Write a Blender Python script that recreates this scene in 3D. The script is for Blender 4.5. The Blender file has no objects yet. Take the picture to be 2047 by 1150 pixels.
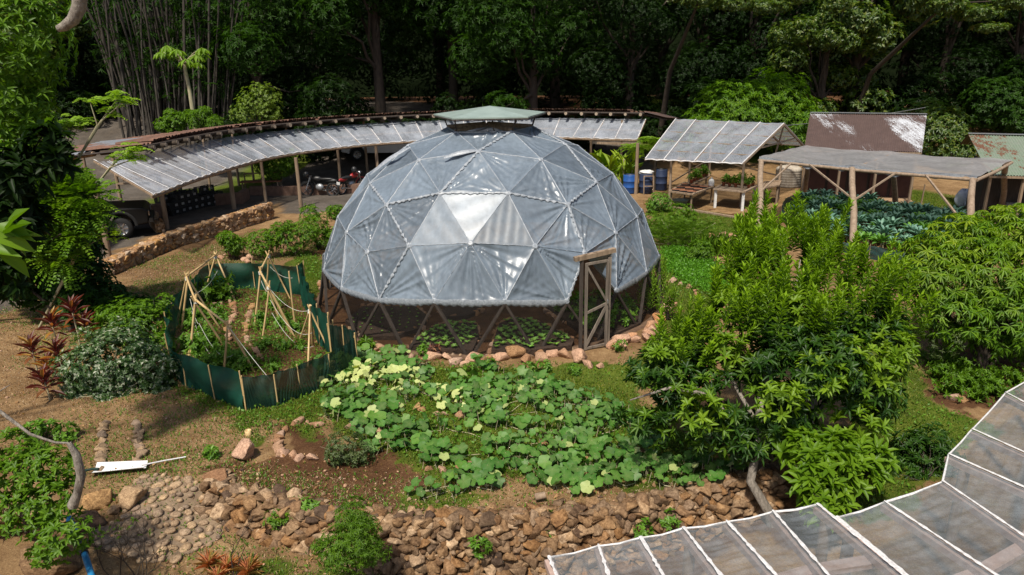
import bpy, math, random
import numpy as np
from mathutils import Vector, Matrix
random.seed(7); rng = np.random.default_rng(7)
SC = bpy.context.scene
COL = SC.collection
R_ = math.radians

# ------------------------------------------------------------------ camera
CAMH = 5.73; FOC = 1400.0; PITCH = R_(17.5625); ROLL = R_(-0.95268)
_cp, _sp = math.cos(PITCH), math.sin(PITCH)
_fw = Vector((0, _cp, -_sp)); _r = Vector((1, 0, 0)); _u = Vector((0, _sp, _cp))
_cr, _sr = math.cos(ROLL), math.sin(ROLL)
RT = _r * _cr + _u * _sr; UP = _u * _cr - _r * _sr
cam = bpy.data.cameras.new('camera'); camo = bpy.data.objects.new('camera', cam); COL.objects.link(camo)
m = Matrix((RT, UP, -_fw)).transposed().to_4x4(); m.translation = Vector((0, 0, CAMH)); camo.matrix_world = m
cam.sensor_width = 36; cam.lens = FOC / 2047 * 36; cam.clip_start = .1; cam.clip_end = 2000
SC.camera = camo
# ------------------------------------------------------------------ light
SUN_EL, SUN_AZ = R_(60), R_(200)       # azimuth clockwise from +Y
w = bpy.data.worlds.new('World'); SC.world = w; w.use_nodes = True
nt = w.node_tree; sky = nt.nodes.new('ShaderNodeTexSky'); sky.sky_type = 'NISHITA'; sky.sun_disc = False
sky.sun_elevation = SUN_EL; sky.sun_rotation = SUN_AZ; sky.air_density = 1.0; sky.dust_density = 2.5; sky.ozone_density = 1
bg = nt.nodes['Background']; nt.links.new(sky.outputs[0], bg.inputs[0]); bg.inputs[1].default_value = 0.085
sl = bpy.data.lights.new('sun', 'SUN'); sl.energy = 4.4; sl.angle = R_(4.0); sl.color = (1, .93, .82)
so = bpy.data.objects.new('sun', sl); COL.objects.link(so)
sd = Vector((math.sin(SUN_AZ) * math.cos(SUN_EL), math.cos(SUN_AZ) * math.cos(SUN_EL), math.sin(SUN_EL)))
so.rotation_euler = sd.to_track_quat('Z', 'Y').to_euler(); so.location = (0, 0, 30)
SC.view_settings.view_transform = 'Standard'; SC.view_settings.look = 'None'
SC.view_settings.exposure = 0.34; SC.view_settings.gamma = 1
SC.render.engine = 'CYCLES'
SC.cycles.max_bounces = 6; SC.cycles.transparent_max_bounces = 12; SC.cycles.diffuse_bounces = 3
SC.cycles.transmission_bounces = 4; SC.cycles.glossy_bounces = 2

# ------------------------------------------------------------------ pixel helpers (photo measurements -> metres)
def ray(px, py):
    return _fw * FOC + RT * (px - 1023.5) - UP * (py - 575)
def G(px, py, z=0.0):
    d = ray(px, py); t = (z - CAMH) / d.z
    return Vector((d.x * t, d.y * t, z))
def Y3(px, py, y):
    d = ray(px, py); t = y / d.y
    return Vector((d.x * t, y, CAMH + d.z * t))

# ------------------------------------------------------------------ object helpers
ORG = {}
def tag(o, label=None, cat=None, group=None, kind=None):
    if label: o['label'] = label
    if cat: o['category'] = cat
    if group: o['group'] = group
    if kind: o['kind'] = kind
    return o
def empty(name, loc, label=None, cat=None, group=None, rz=0):
    o = bpy.data.objects.new(name, None); COL.objects.link(o); o.location = loc; o.rotation_euler.z = rz
    o.empty_display_size = .2
    ORG[o.name] = Vector(loc)
    return tag(o, label, cat, group)
def link(name, me, mat, parent=None, loc=None):
    o = bpy.data.objects.new(name, me); COL.objects.link(o)
    if mat and not me.materials:
        for mm in (mat if isinstance(mat, (list, tuple)) else [mat]): me.materials.append(mm)
    if parent: o.parent = parent
    if loc is not None: o.location = loc
    ORG[o.name] = ORG.get(parent.name, Vector((0, 0, 0))) if parent else (Vector(loc) if loc is not None else Vector((0, 0, 0)))
    return o
def copy_tree(o, parent=None):
    c = o.copy(); COL.objects.link(c)
    if parent:
        c.parent = parent
    for ch in o.children: copy_tree(ch, c)
    return c
def npmesh(name, V, F, smooth=False, attr=None, uv=None):
    V = np.asarray(V, np.float32).reshape(-1, 3); F = np.asarray(F, np.int32)
    k = F.shape[1]
    me = bpy.data.meshes.new(name)
    me.vertices.add(len(V)); me.vertices.foreach_set('co', V.ravel())
    me.loops.add(F.size); me.loops.foreach_set('vertex_index', F.ravel())
    me.polygons.add(len(F)); me.polygons.foreach_set('loop_start', np.arange(0, F.size, k, dtype=np.int32))
    me.polygons.foreach_set('loop_total', np.full(len(F), k, np.int32))
    if smooth: me.polygons.foreach_set('use_smooth', np.ones(len(F), bool))
    if attr:
        for an, av in attr.items():
            av = np.asarray(av, np.float32)
            if av.ndim == 1:
                a = me.attributes.new(an, 'FLOAT', 'POINT'); a.data.foreach_set('value', av)
            else:
                a = me.attributes.new(an, 'FLOAT_COLOR', 'POINT')
                a.data.foreach_set('color', np.c_[av, np.ones(len(av))].astype(np.float32).ravel())
    me.update(); me.validate()
    return me

class MB:
    """collects pieces, build() links them as ONE mesh object"""
    def __init__(s): s.v = []; s.f = []; s.sm = []
    def add(s, vs, fs, smooth=False):
        o = len(s.v); s.v += [Vector(v) for v in vs]; s.f += [tuple(i + o for i in f) for f in fs]; s.sm += [smooth] * len(fs); return s
    def box(s, c, size, rz=0, M=None):
        c = Vector(c); hx, hy, hz = [k / 2 for k in size]
        Q = M if M is not None else Matrix.Rotation(rz, 3, 'Z')
        vs = [c + Q @ Vector((x * hx, y * hy, z * hz)) for x in (-1, 1) for y in (-1, 1) for z in (-1, 1)]
        return s.add(vs, [(0, 1, 3, 2), (4, 6, 7, 5), (0, 4, 5, 1), (2, 3, 7, 6), (0, 2, 6, 4), (1, 5, 7, 3)])
    def bar(s, a, b, wd, th=None, up=(0, 0, 1)):
        a = Vector(a); b = Vector(b); d = b - a; L = d.length
        z = d.normalized(); u = Vector(up)
        if abs(z.dot(u)) > .98: u = Vector((0, 1, 0))
        x = u.cross(z).normalized(); y = z.cross(x)
        M = Matrix((x, y, z)).transposed()
        return s.box((a + b) / 2, (wd, th or wd, L), M=M)
    def tube(s, pts, rad, n=8, cap=True, jit=0):
        pts = [Vector(p) for p in pts]
        if not isinstance(rad, (list, tuple)): rad = [rad] * len(pts)
        vs = []; fs = []; prev = None
        for i, p in enumerate(pts):
            d = (pts[min(i + 1, len(pts) - 1)] - pts[max(i - 1, 0)]).normalized()
            if prev is None:
                u = Vector((0, 0, 1)) if abs(d.z) < .9 else Vector((1, 0, 0)); x = u.cross(d).normalized()
            else:
                x = (prev - d * prev.dot(d)).normalized()
            prev = x; y = d.cross(x)
            for k in range(n):
                a = 2 * math.pi * k / n; r = rad[i] * (1 + (random.uniform(-jit, jit) if jit else 0))
                vs.append(p + x * math.cos(a) * r + y * math.sin(a) * r)
        for i in range(len(pts) - 1):
            for k in range(n):
                a = i * n + k; b = i * n + (k + 1) % n
                fs.append((a, b, b + n, a + n))
        s.add(vs, fs, True)
        if cap:
            s.add(vs[:n], [tuple(range(n))[::-1]]); s.add(vs[-n:], [tuple(range(n))])
        return s
    def lathe(s, c, prof, n=16, axis='Z', smooth=True):
        c = Vector(c); vs = []; fs = []
        for r, h in prof:
            for k in range(n):
                a = 2 * math.pi * k / n
                if axis == 'Z': vs.append(c + Vector((r * math.cos(a), r * math.sin(a), h)))
                elif axis == 'Y': vs.append(c + Vector((r * math.cos(a), h, r * math.sin(a))))
                else: vs.append(c + Vector((h, r * math.cos(a), r * math.sin(a))))
        for i in range(len(prof) - 1):
            for k in range(n):
                a = i * n + k; b = i * n + (k + 1) % n
                fs.append((a, b, b + n, a + n))
        return s.add(vs, fs, smooth)
    def grid(s, fn, nu, nv, smooth=True):
        vs = [fn(i / nu, j / nv) for j in range(nv + 1) for i in range(nu + 1)]
        fs = [(j * (nu + 1) + i, j * (nu + 1) + i + 1, (j + 1) * (nu + 1) + i + 1, (j + 1) * (nu + 1) + i) for j in range(nv) for i in range(nu)]
        return s.add(vs, fs, smooth)
    def build(s, name, mat, parent=None, loc=None):
        og = ORG.get(parent.name, Vector((0, 0, 0))) if parent else (Vector(loc) if loc is not None else Vector((0, 0, 0)))
        me = bpy.data.meshes.new(name); me.from_pydata([v - og for v in s.v], [], s.f)
        me.polygons.foreach_set('use_smooth', s.sm); me.update()
        return link(name, me, mat, parent, loc if not parent else None)

# vector noise in numpy (cheap value noise)
_perm = rng.random((64, 64, 8)).astype(np.float32)
def vnoise(x, y, seed=0):
    x = np.asarray(x, float); y = np.asarray(y, float)
    xi = np.floor(x).astype(int); yi = np.floor(y).astype(int); fx = x - xi; fy = y - yi
    fx = fx * fx * (3 - 2 * fx); fy = fy * fy * (3 - 2 * fy); P = _perm[:, :, seed % 8]
    a = P[xi % 64, yi % 64]; b = P[(xi + 1) % 64, yi % 64]; c = P[xi % 64, (yi + 1) % 64]; d = P[(xi + 1) % 64, (yi + 1) % 64]
    return (a * (1 - fx) + b * fx) * (1 - fy) + (c * (1 - fx) + d * fx) * fy
def vnoise1(a, b): return float(vnoise(np.array([a]), np.array([b]), 2)[0])
def inpoly(x, y, poly):
    c = np.zeros(np.shape(x), bool); n = len(poly)
    for i in range(n):
        x0, y0 = poly[i][:2]; x1, y1 = poly[(i + 1) % n][:2]
        if y0 == y1: continue
        cond = ((y0 > y) != (y1 > y)) & (x < (x1 - x0) * (y - y0) / (y1 - y0) + x0)
        c ^= cond
    return c

# ------------------------------------------------------------------ materials
def newmat(name):
    mt = bpy.data.materials.new(name); mt.use_nodes = True
    n = mt.node_tree; return mt, n, n.nodes['Principled BSDF']
def N(n, t, **k):
    q = n.nodes.new('ShaderNode' + t)
    for a, b in k.items(): setattr(q, a, b)
    return q
def ramp(n, stops, interp='LINEAR'):
    q = N(n, 'ValToRGB'); e = q.color_ramp.elements; q.color_ramp.interpolation = interp
    e[0].position, e[0].color = stops[0][0], (*stops[0][1], 1); e[1].position, e[1].color = stops[1][0], (*stops[1][1], 1)
    for p, c in stops[2:]:
        x = e.new(p); x.color = (*c, 1)
    return q
def noise(n, scale, detail=4, rough=.6, vec=None, stretch=None):
    tc = N(n, 'TexCoord'); q = N(n, 'TexNoise'); q.inputs['Scale'].default_value = scale
    q.inputs['Detail'].default_value = detail; q.inputs['Roughness'].default_value = rough
    if stretch:
        mp = N(n, 'Mapping'); mp.inputs['Scale'].default_value = stretch
        n.links.new(tc.outputs['Object'], mp.inputs[0]); n.links.new(mp.outputs[0], q.inputs[0])
    else: n.links.new(tc.outputs['Object'], q.inputs[0])
    return q
def mixc(n, fac, a, b, mode='MIX'):
    q = N(n, 'MixRGB', blend_type=mode)
    for i, v in ((0, fac), (1, a), (2, b)):
        if isinstance(v, (int, float)): q.inputs[i].default_value = v
        elif isinstance(v, tuple): q.inputs[i].default_value = (*v, 1)
        else: n.links.new(v, q.inputs[i])
    return q.outputs[0]
def bump(n, bs, h, strength=.5, dist=.02):
    q = N(n, 'Bump'); q.inputs['Strength'].default_value = strength; q.inputs['Distance'].default_value = dist
    n.links.new(h, q.inputs['Height']); n.links.new(q.outputs[0], bs.inputs['Normal'])
def simple(name, c1, c2=None, scale=6, rough=.8, stretch=None, bmp=.3, metal=0, dist=.01, island=0, spec=.3):
    mt, n, bs = newmat(name)
    c2 = c2 or tuple(k * .6 for k in c1)
    q = noise(n, scale, 6, .65, stretch=stretch)
    rp = ramp(n, [(.3, c2), (.7, c1)]); n.links.new(q.outputs[0], rp.inputs[0]); out = rp.outputs[0]
    if island:
        g = N(n, 'NewGeometry'); mr = N(n, 'MapRange'); mr.inputs[3].default_value = 1 - island; mr.inputs[4].default_value = 1 + island
        n.links.new(g.outputs['Random Per Island'], mr.inputs[0]); cb = N(n, 'CombineXYZ')
        for i in range(3): n.links.new(mr.outputs[0], cb.inputs[i])
        out = mixc(n, 1.0, out, cb.outputs[0], 'MULTIPLY')
    n.links.new(out, bs.inputs['Base Color']); bs.inputs['Roughness'].default_value = rough; bs.inputs['Metallic'].default_value = metal
    bs.inputs['Specular IOR Level'].default_value = spec
    if bmp: bump(n, bs, q.outputs[0], bmp, dist)
    return mt
def leafmat(name, cols, young=None, rough=.45, trans=.35, spec=.35, tcol=None):
    mt, n, bs = newmat(name); g = N(n, 'NewGeometry')
    k = len(cols); rp = ramp(n, [(0, cols[0]), (1, cols[-1])] + [(i / (k - 1), cols[i]) for i in range(1, k - 1)])
    n.links.new(g.outputs['Random Per Island'], rp.inputs[0]); out = rp.outputs[0]
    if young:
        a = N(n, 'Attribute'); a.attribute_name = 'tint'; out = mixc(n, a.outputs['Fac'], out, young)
    n.links.new(out, bs.inputs['Base Color']); bs.inputs['Roughness'].default_value = rough
    bs.inputs['Specular IOR Level'].default_value = spec
    tr = N(n, 'BsdfTranslucent'); t2 = mixc(n, 1.0, out, tcol or (1.5, 1.6, .5), 'MULTIPLY'); n.links.new(t2, tr.inputs[0])
    ms = N(n, 'MixShader'); ms.inputs[0].default_value = trans
    n.links.new(bs.outputs[0], ms.inputs[1]); n.links.new(tr.outputs[0], ms.inputs[2])
    n.links.new(ms.outputs[0], n.nodes['Material Output'].inputs[0])
    return mt
def film(name, col, alpha, rough=.3, trans=.3, streak=None, spec=.5, dirt_sheen=.2, col2=None, bmp=.25):
    mt, n, bs = newmat(name)
    q = noise(n, 1.3, 5, .6); q2 = noise(n, 9, 4, .6, stretch=streak or (1, 1, 1))
    mm = mixc(n, .5, q.outputs[0], q2.outputs[0])
    rp = ramp(n, [(.35, tuple(c * (1 - dirt_sheen) for c in (col2 or col))), (.65, col)]); n.links.new(mm, rp.inputs[0])
    oi = N(n, 'ObjectInfo'); mo = N(n, 'MapRange'); mo.inputs[3].default_value = .76; mo.inputs[4].default_value = 1.24; n.links.new(oi.outputs['Random'], mo.inputs[0])
    cb = N(n, 'CombineXYZ')
    for i in range(3): n.links.new(mo.outputs[0], cb.inputs[i])
    oc = mixc(n, 1.0, rp.outputs[0], cb.outputs[0], 'MULTIPLY')
    n.links.new(oc, bs.inputs['Base Color']); bs.inputs['Roughness'].default_value = rough
    bs.inputs['Specular IOR Level'].default_value = spec
    tr = N(n, 'BsdfTranslucent'); n.links.new(oc, tr.inputs[0])
    ms = N(n, 'MixShader'); ms.inputs[0].default_value = trans; n.links.new(bs.outputs[0], ms.inputs[1]); n.links.new(tr.outputs[0], ms.inputs[2])
    tp = N(n, 'BsdfTransparent'); m2 = N(n, 'MixShader')
    mr = N(n, 'MapRange'); mr.inputs[1].default_value = .3; mr.inputs[2].default_value = .7; mr.inputs[3].default_value = alpha - .12; mr.inputs[4].default_value = min(1, alpha + .12)
    n.links.new(mm, mr.inputs[0]); n.links.new(mr.outputs[0], m2.inputs[0])
    n.links.new(tp.outputs[0], m2.inputs[1]); n.links.new(ms.outputs[0], m2.inputs[2])
    n.links.new(m2.outputs[0], n.nodes['Material Output'].inputs[0])
    bump(n, bs, q2.outputs[0], bmp, .01)
    return mt
def netmat(name, col, alpha, scale=0):
    mt, n, bs = newmat(name); q = noise(n, 2.5, 4); rp = ramp(n, [(.3, tuple(c * .7 for c in col)), (.7, col)]); n.links.new(q.outputs[0], rp.inputs[0])
    n.links.new(rp.outputs[0], bs.inputs['Base Color']); bs.inputs['Roughness'].default_value = .6
    tr = N(n, 'BsdfTranslucent'); n.links.new(rp.outputs[0], tr.inputs[0]); ms = N(n, 'MixShader'); ms.inputs[0].default_value = .4
    n.links.new(bs.outputs[0], ms.inputs[1]); n.links.new(tr.outputs[0], ms.inputs[2])
    tp = N(n, 'BsdfTransparent'); m2 = N(n, 'MixShader'); m2.inputs[0].default_value = alpha
    n.links.new(tp.outputs[0], m2.inputs[1]); n.links.new(ms.outputs[0], m2.inputs[2]); n.links.new(m2.outputs[0], n.nodes['Material Output'].inputs[0])
    return mt
def stonemat(name, cols, sc=9):
    mt, n, bs = newmat(name); g = N(n, 'NewGeometry'); oi = N(n, 'ObjectInfo')
    ad = N(n, 'Math', operation='ADD'); n.links.new(g.outputs['Random Per Island'], ad.inputs[0]); n.links.new(oi.outputs['Random'], ad.inputs[1])
    fr = N(n, 'Math', operation='FRACT'); n.links.new(ad.outputs[0], fr.inputs[0])
    k = len(cols); rp = ramp(n, [(0, cols[0]), (1, cols[-1])] + [(i / (k - 1), cols[i]) for i in range(1, k - 1)])
    n.links.new(fr.outputs[0], rp.inputs[0])
    q = noise(n, sc, 8, .7); r2 = ramp(n, [(.3, (.38, .32, .28)), (.7, (1.25, 1.2, 1.12))]); n.links.new(q.outputs[0], r2.inputs[0])
    q3 = noise(n, sc * 4, 5, .7); r3 = ramp(n, [(.35, (.55, .5, .45)), (.6, (1.1, 1.1, 1.1))]); n.links.new(q3.outputs[0], r3.inputs[0])
    o = mixc(n, 1.0, rp.outputs[0], r2.outputs[0], 'MULTIPLY'); o = mixc(n, .7, o, r3.outputs[0], 'MULTIPLY')
    n.links.new(o, bs.inputs['Base Color']); bs.inputs['Roughness'].default_value = .85; bs.inputs['Specular IOR Level'].default_value = .2
    bump(n, bs, q.outputs[0], .7, .03)
    return mt

M = {}
M['wood'] = simple('weathered_wood', (.34, .25, .17), (.14, .095, .06), 14, .85, (1, 1, .12), .5)
M['darkwood'] = simple('dark_wood', (.07, .055, .045), (.03, .022, .018), 14, .8, (1, 1, .2), .4)
M['greywood'] = simple('grey_wood', (.24, .2, .16), (.1, .08, .065), 14, .85, (1, 1, .12), .5)
M['palewood'] = simple('pale_wood', (.33, .25, .18), (.17, .12, .08), 12, .85, (1, 1, .15), .4)
M['reed'] = simple('pink_grey_wood', (.52, .38, .32), (.34, .24, .2), 12, .8, (1, 1, .15), .3)
M['bamboo'] = simple('dry_bamboo', (.62, .45, .22), (.4, .26, .11), 10, .5, (1, 1, .3), .2, spec=.4)
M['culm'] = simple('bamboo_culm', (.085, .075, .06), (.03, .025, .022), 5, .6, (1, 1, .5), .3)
M['log'] = simple('log_end', (.42, .34, .26), (.2, .15, .1), 20, .9)
M['seam'] = simple('seam_tape', (.36, .39, .42), (.17, .19, .22), 25, .4, None, .6, dist=.006, spec=.5)
M['batten'] = simple('plastic_batten', (.78, .77, .76), (.45, .43, .42), 30, .4, None, .5, dist=.006)
M['dome'] = film('greenhouse_film', (.235, .29, .35), .88, .32, .3, (1, 1, .4), .85, .22, bmp=.0)
M['awning'] = film('clear_awning_film', (.62, .67, .75), .56, .2, .22, (6, 1, .6), .7, .42)  # streaky base colour also paints highlight streaks on the film
M['roofilm'] = film('porch_roof_film', (.36, .40, .42), .45, .2, .25, None, .7, .35, bmp=.05)
M['milk'] = film('milky_sheet', (.56, .55, .56), .8, .5, .45, None, .3, .2)
M['cap'] = simple('fibreglass_cap', (.3, .37, .33), (.22, .28, .25), 3, .35, None, .1, spec=.5)
M['net'] = netmat('green_shade_net', (.006, .082, .05), .95)
M['net2'] = netmat('green_shade_net_thin', (.007, .045, .03), .92)
M['net3'] = netmat('dark_teal_net', (.03, .09, .085), .93)
M['screen'] = netmat('insect_screen', (.04, .035, .03), .24)
M['string'] = simple('white_string', (.7, .68, .6), None, 20, .8, None, 0)
M['stone'] = stonemat('tan_fieldstone', [(.42, .25, .15), (.5, .34, .24), (.36, .2, .1), (.52, .38, .3), (.3, .17, .1), (.46, .3, .14)])
M['pinkstone'] = stonemat('pinkish_limestone', [(.56, .36, .26), (.62, .42, .31), (.5, .3, .2), (.66, .46, .34), (.55, .28, .13)])
M['wallstone'] = stonemat('dry_wall_stone', [(.12, .08, .05), (.3, .19, .1), (.17, .12, .08), (.4, .28, .17), (.085, .06, .045), (.3, .17, .075), (.22, .155, .105), (.52, .39, .26)], 7)
M['mortarstone'] = stonemat('mortared_wall_stone', [(.46, .31, .16), (.36, .2, .1), (.5, .36, .22), (.2, .13, .09), (.46, .27, .1), (.6, .5, .4)], 7)
M['mortar'] = simple('mortar', (.4, .27, .16), (.25, .16, .09), 8, .9)
M['earth'] = simple('packed_earth', (.16, .1, .06), (.08, .045, .028), 9, .95)
M['redwall'] = simple('low_red_wall', (.22, .13, .09), (.12, .07, .05), 6, .9)
M['cobble'] = stonemat('river_cobble', [(.3, .23, .17), (.46, .34, .22), (.24, .19, .15), (.5, .37, .23), (.36, .28, .22)], 10)
M['black'] = simple('black_plastic', (.02, .02, .02), (.01, .01, .01), 5, .45, None, 0, spec=.5)
M['crate'] = simple('crate_plastic', (.035, .035, .035), (.015, .015, .015), 8, .5, None, 0)
M['carblack'] = simple('black_paint', (.008, .008, .008), (.005, .005, .005), 3, .4, None, 0, spec=.25)
M['carwhite'] = simple('white_paint', (.65, .66, .68), (.55, .56, .58), 3, .25, None, 0, spec=.5)
M['glass'] = simple('dark_glass', (.02, .025, .03), None, 3, .08, None, 0, spec=.6)
M['tyre'] = simple('tyre_rubber', (.02, .02, .02), (.012, .012, .012), 20, .8)
M['chrome'] = simple('alloy', (.6, .6, .62), (.4, .4, .42), 8, .25, None, 0, metal=.9)
M['redpaint'] = simple('red_paint', (.35, .02, .02), (.2, .015, .015), 3, .3, None, 0, spec=.5)
M['white'] = simple('white_plastic', (.75, .75, .74), (.5, .5, .48), 6, .5, None, .2)
M['blue'] = simple('blue_plastic', (.02, .09, .32), (.015, .06, .2), 5, .45, None, 0)
M['navy'] = simple('navy_plastic', (.03, .045, .1), (.02, .03, .06), 5, .5, None, 0)
M['pipe'] = simple('blue_pipe', (.02, .2, .42), (.015, .12, .26), 10, .5, None, .1)
M['rust'] = simple('rust_soil', (.3, .13, .07), (.15, .06, .03), 8, .8)
M['terracotta'] = simple('clay_roof_tile', (.2, .1, .065), (.06, .04, .032), 9, .85, None, .4, island=.25)
M['tank'] = simple('dirty_white_tank', (.55, .5, .42), (.25, .2, .15), 5, .7, (1, 1, .4), .1)
M['pot'] = simple('clay_pot', (.35, .13, .07), (.2, .07, .04), 8, .8)
M['galv'] = simple('galvanised', (.4, .41, .42), (.25, .26, .27), 12, .4, None, .1, metal=.6)
M['bark'] = simple('bark', (.07, .052, .038), (.025, .02, .015), 12, .9, (1, 1, .3), .8, dist=.03)
M['greybark'] = simple('grey_bark', (.34, .3, .25), (.13, .11, .09), 22, .9, (1, 1, .35), 1, dist=.04)
M['palebark'] = simple('pale_stem', (.42, .38, .25), (.28, .24, .14), 14, .8, (1, 1, .3), .3)
M['tarp'] = simple('woven_bag', (.5, .54, .62), (.3, .33, .4), 5, .55, None, .4)
# painted, peeling corrugated iron
def ironmat(name, base, base2, peel, thr, st):
    mt, n, bs = newmat(name); q = noise(n, 3, 7, .7); rp = ramp(n, [(.3, base2), (.7, base)]); n.links.new(q.outputs[0], rp.inputs[0])
    a = noise(n, .8, 3, .5, stretch=(1, .3, .3)); b = noise(n, 5, 6, .75, stretch=st); ad = N(n, 'Math', operation='MULTIPLY')
    n.links.new(a.outputs[0], ad.inputs[0]); n.links.new(b.outputs[0], ad.inputs[1])
    r2 = ramp(n, [(thr, (0, 0, 0)), (thr + .02, (1, 1, 1))]); n.links.new(ad.outputs[0], r2.inputs[0])
    o = mixc(n, r2.outputs[0], rp.outputs[0], peel); n.links.new(o, bs.inputs['Base Color']); bs.inputs['Roughness'].default_value = .55
    bump(n, bs, b.outputs[0], .2, .01); return mt
M['iron_red'] = ironmat('peeling_maroon_iron', (.105, .068, .058), (.07, .045, .038), (.5, .52, .55), .315, (7, .3, .3))
M['iron_green'] = ironmat('mossy_iron', (.14, .2, .13), (.2, .22, .18), (.14, .065, .035), .29, (1, .4, .4))
M['cobblebed'] = simple('cobble_mortar', (.26, .19, .12), (.15, .1, .065), 10, .9)
# foliage
M['lf_mango'] = leafmat('mango_leaf', [(0.0128, 0.0352, 0.0043), (0.0214, 0.0599, 0.0065), (0.032, 0.0844, 0.0077), (0.0214, 0.0492, 0.0086)], (.09, .18, .02), spec=.15)
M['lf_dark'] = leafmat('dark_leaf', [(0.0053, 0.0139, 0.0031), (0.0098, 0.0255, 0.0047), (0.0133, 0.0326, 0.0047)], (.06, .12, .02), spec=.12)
M['lf_broad'] = leafmat('broad_leaf', [(0.0242, 0.0554, 0.0077), (0.0496, 0.1008, 0.0117), (0.0771, 0.131, 0.0162), (0.1432, 0.1714, 0.0194)], (.16, .24, .04), spec=.5)
M['lf_yellow'] = leafmat('yellow_green_leaf', [(.11, .18, .02), (.17, .25, .025), (.09, .15, .02)], (.26, .32, .05))
M['lf_bright'] = leafmat('bright_leaf', [(0.0485, 0.1107, 0.0054), (0.0808, 0.1722, 0.0082), (0.113, 0.2214, 0.0095)], (.24, .38, .03), spec=.25)
M['lf_shoot'] = leafmat('glossy_shoot_leaf', [(0.0144, 0.041, 0.0054), (0.024, 0.0697, 0.0072), (0.04, 0.0984, 0.009)], (.24, .42, .02), rough=.42, spec=.28)
M['lf_plume'] = leafmat('young_shoot_leaf', [(0.034, 0.082, 0.0054), (0.0595, 0.1312, 0.0072), (0.085, 0.164, 0.009)], (.26, .42, .015), rough=.45, spec=.25)
M['lf_lime'] = leafmat('lime_leaf', [(0.0612, 0.1353, 0.0054), (0.102, 0.1984, 0.0082), (0.1428, 0.2526, 0.0136)], (.3, .42, .03), rough=.45, spec=.25)
M['lf_bush'] = leafmat('fruit_bush_leaf', [(0.0384, 0.1044, 0.0054), (0.0768, 0.1696, 0.0065), (0.128, 0.248, 0.0081)], (.34, .42, .02), rough=.45, spec=.25)
M['lf_kale'] = leafmat('kale_leaf', [(0.0729, 0.158, 0.1173), (0.1094, 0.2281, 0.1656), (0.1458, 0.2808, 0.1932), (0.0729, 0.1755, 0.0966)], None, trans=.15, tcol=(1, 1.2, .8))
M['lf_kale2'] = leafmat('green_kale_leaf', [(0.065, 0.1625, 0.03), (0.104, 0.25, 0.03), (0.13, 0.3, 0.04)], None, trans=.25)
M['lf_pump'] = leafmat('pumpkin_leaf', [(.015,.085,.006),(.026,.13,.008),(.045,.18,.012),(.02,.11,.01),(.08,.22,.015)], (.52, .57, .22), rough=.5, trans=.3)
M['lf_veg'] = leafmat('vegetable_leaf', [(0.065, 0.1495, 0.014), (0.104, 0.23, 0.0175), (0.156, 0.299, 0.028)], (.2, .35, .05))
M['lf_seed'] = leafmat('seedling_leaf', [(.16, .32, .05), (.24, .42, .08), (.12, .28, .04)])
M['lf_red'] = leafmat('cordyline_leaf', [(.07, .016, .016), (.12, .03, .024), (.16, .06, .04), (.05, .014, .018), (.28, .13, .05)], (.45, .3, .06), tcol=(1.6, .7, .6))
M['lf_vari'] = leafmat('variegated_leaf', [(.03, .08, .015), (.05, .11, .02), (.04, .09, .02), (.09, .15, .05), (.5, .52, .4)], (.55, .55, .42), spec=.5)
M['lf_grass'] = leafmat('grass_blade', [(0.0675, 0.1265, 0.0096), (0.108, 0.1955, 0.012), (0.1485, 0.23, 0.016), (0.27, 0.23, 0.048)], (.3, .3, .1), trans=.3)
M['lf_clover'] = leafmat('groundcover_leaf', [(0.072, 0.192, 0.0096), (0.096, 0.256, 0.016), (0.12, 0.288, 0.016)], None)
M['lf_orange'] = leafmat('bromeliad_leaf', [(.42, .15, .06), (.5, .22, .08), (.3, .22, .05), (.16, .2, .04)], (.65, .25, .12), tcol=(1.4, .8, .4))
M['lf_dry'] = leafmat('dry_leaf', [(.3, .2, .1), (.42, .3, .16), (.24, .14, .07), (.5, .4, .25)], None, trans=.1, tcol=(1, 1, 1))
# ------------------------------------------------------------------ foliage generators
def nrm(a): return a / np.maximum(np.linalg.norm(a, axis=-1, keepdims=True), 1e-9)
def rdirs(n, up=0.0):
    d = rng.normal(size=(n, 3)); d = nrm(d); d[:, 2] += up; return nrm(d)
# leaf templates: x = along, y = across, z = normal
T2 = (np.array([(0, 0, 0), (.45, .5, .1), (1, 0, -.12), (.45, -.5, .1)]), np.array([(0, 2, 1), (0, 3, 2)]))
T4 = (np.array([(0, 0, 0), (.3, .42, .1), (.68, .36, .06), (1, 0, -.15), (.68, -.36, .06), (.3, -.42, .1), (.4, 0, .0)]),
      np.array([(0, 6, 1), (1, 6, 2), (2, 6, 3), (0, 5, 6), (5, 4, 6), (4, 3, 6)]))
TB = (np.array([(0, .5, 0), (0, -.5, 0), (.6, .35, .0), (.6, -.35, 0), (1, 0, -.1)]), np.array([(0, 1, 2), (1, 3, 2), (2, 3, 4)]))
def lobed():
    v = [(.42, 0, -.05)]; nn = 15
    for i in range(nn):
        a = math.pi + 2 * math.pi * i / nn
        r = .5 + .06 * math.cos(a * 5) + .02 * math.cos(11 * a)
        if i == 0: v.append((.16, 0, -.02)); continue
        v.append((.45 + r * math.cos(a), r * 1.08 * math.sin(a), .10 * abs(math.sin(a * 2.5)) - .10 * (abs(math.cos(a)) ** 2)))
    f = [(0, 1 + i, 1 + (i + 1) % nn) for i in range(nn)]
    return np.array(v), np.array(f)
TP = lobed(); TP = TP + (np.array([.13] + [.09 * max(0, math.cos((math.pi + 2 * math.pi * i / 15) * 5)) for i in range(15)]),)
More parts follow.
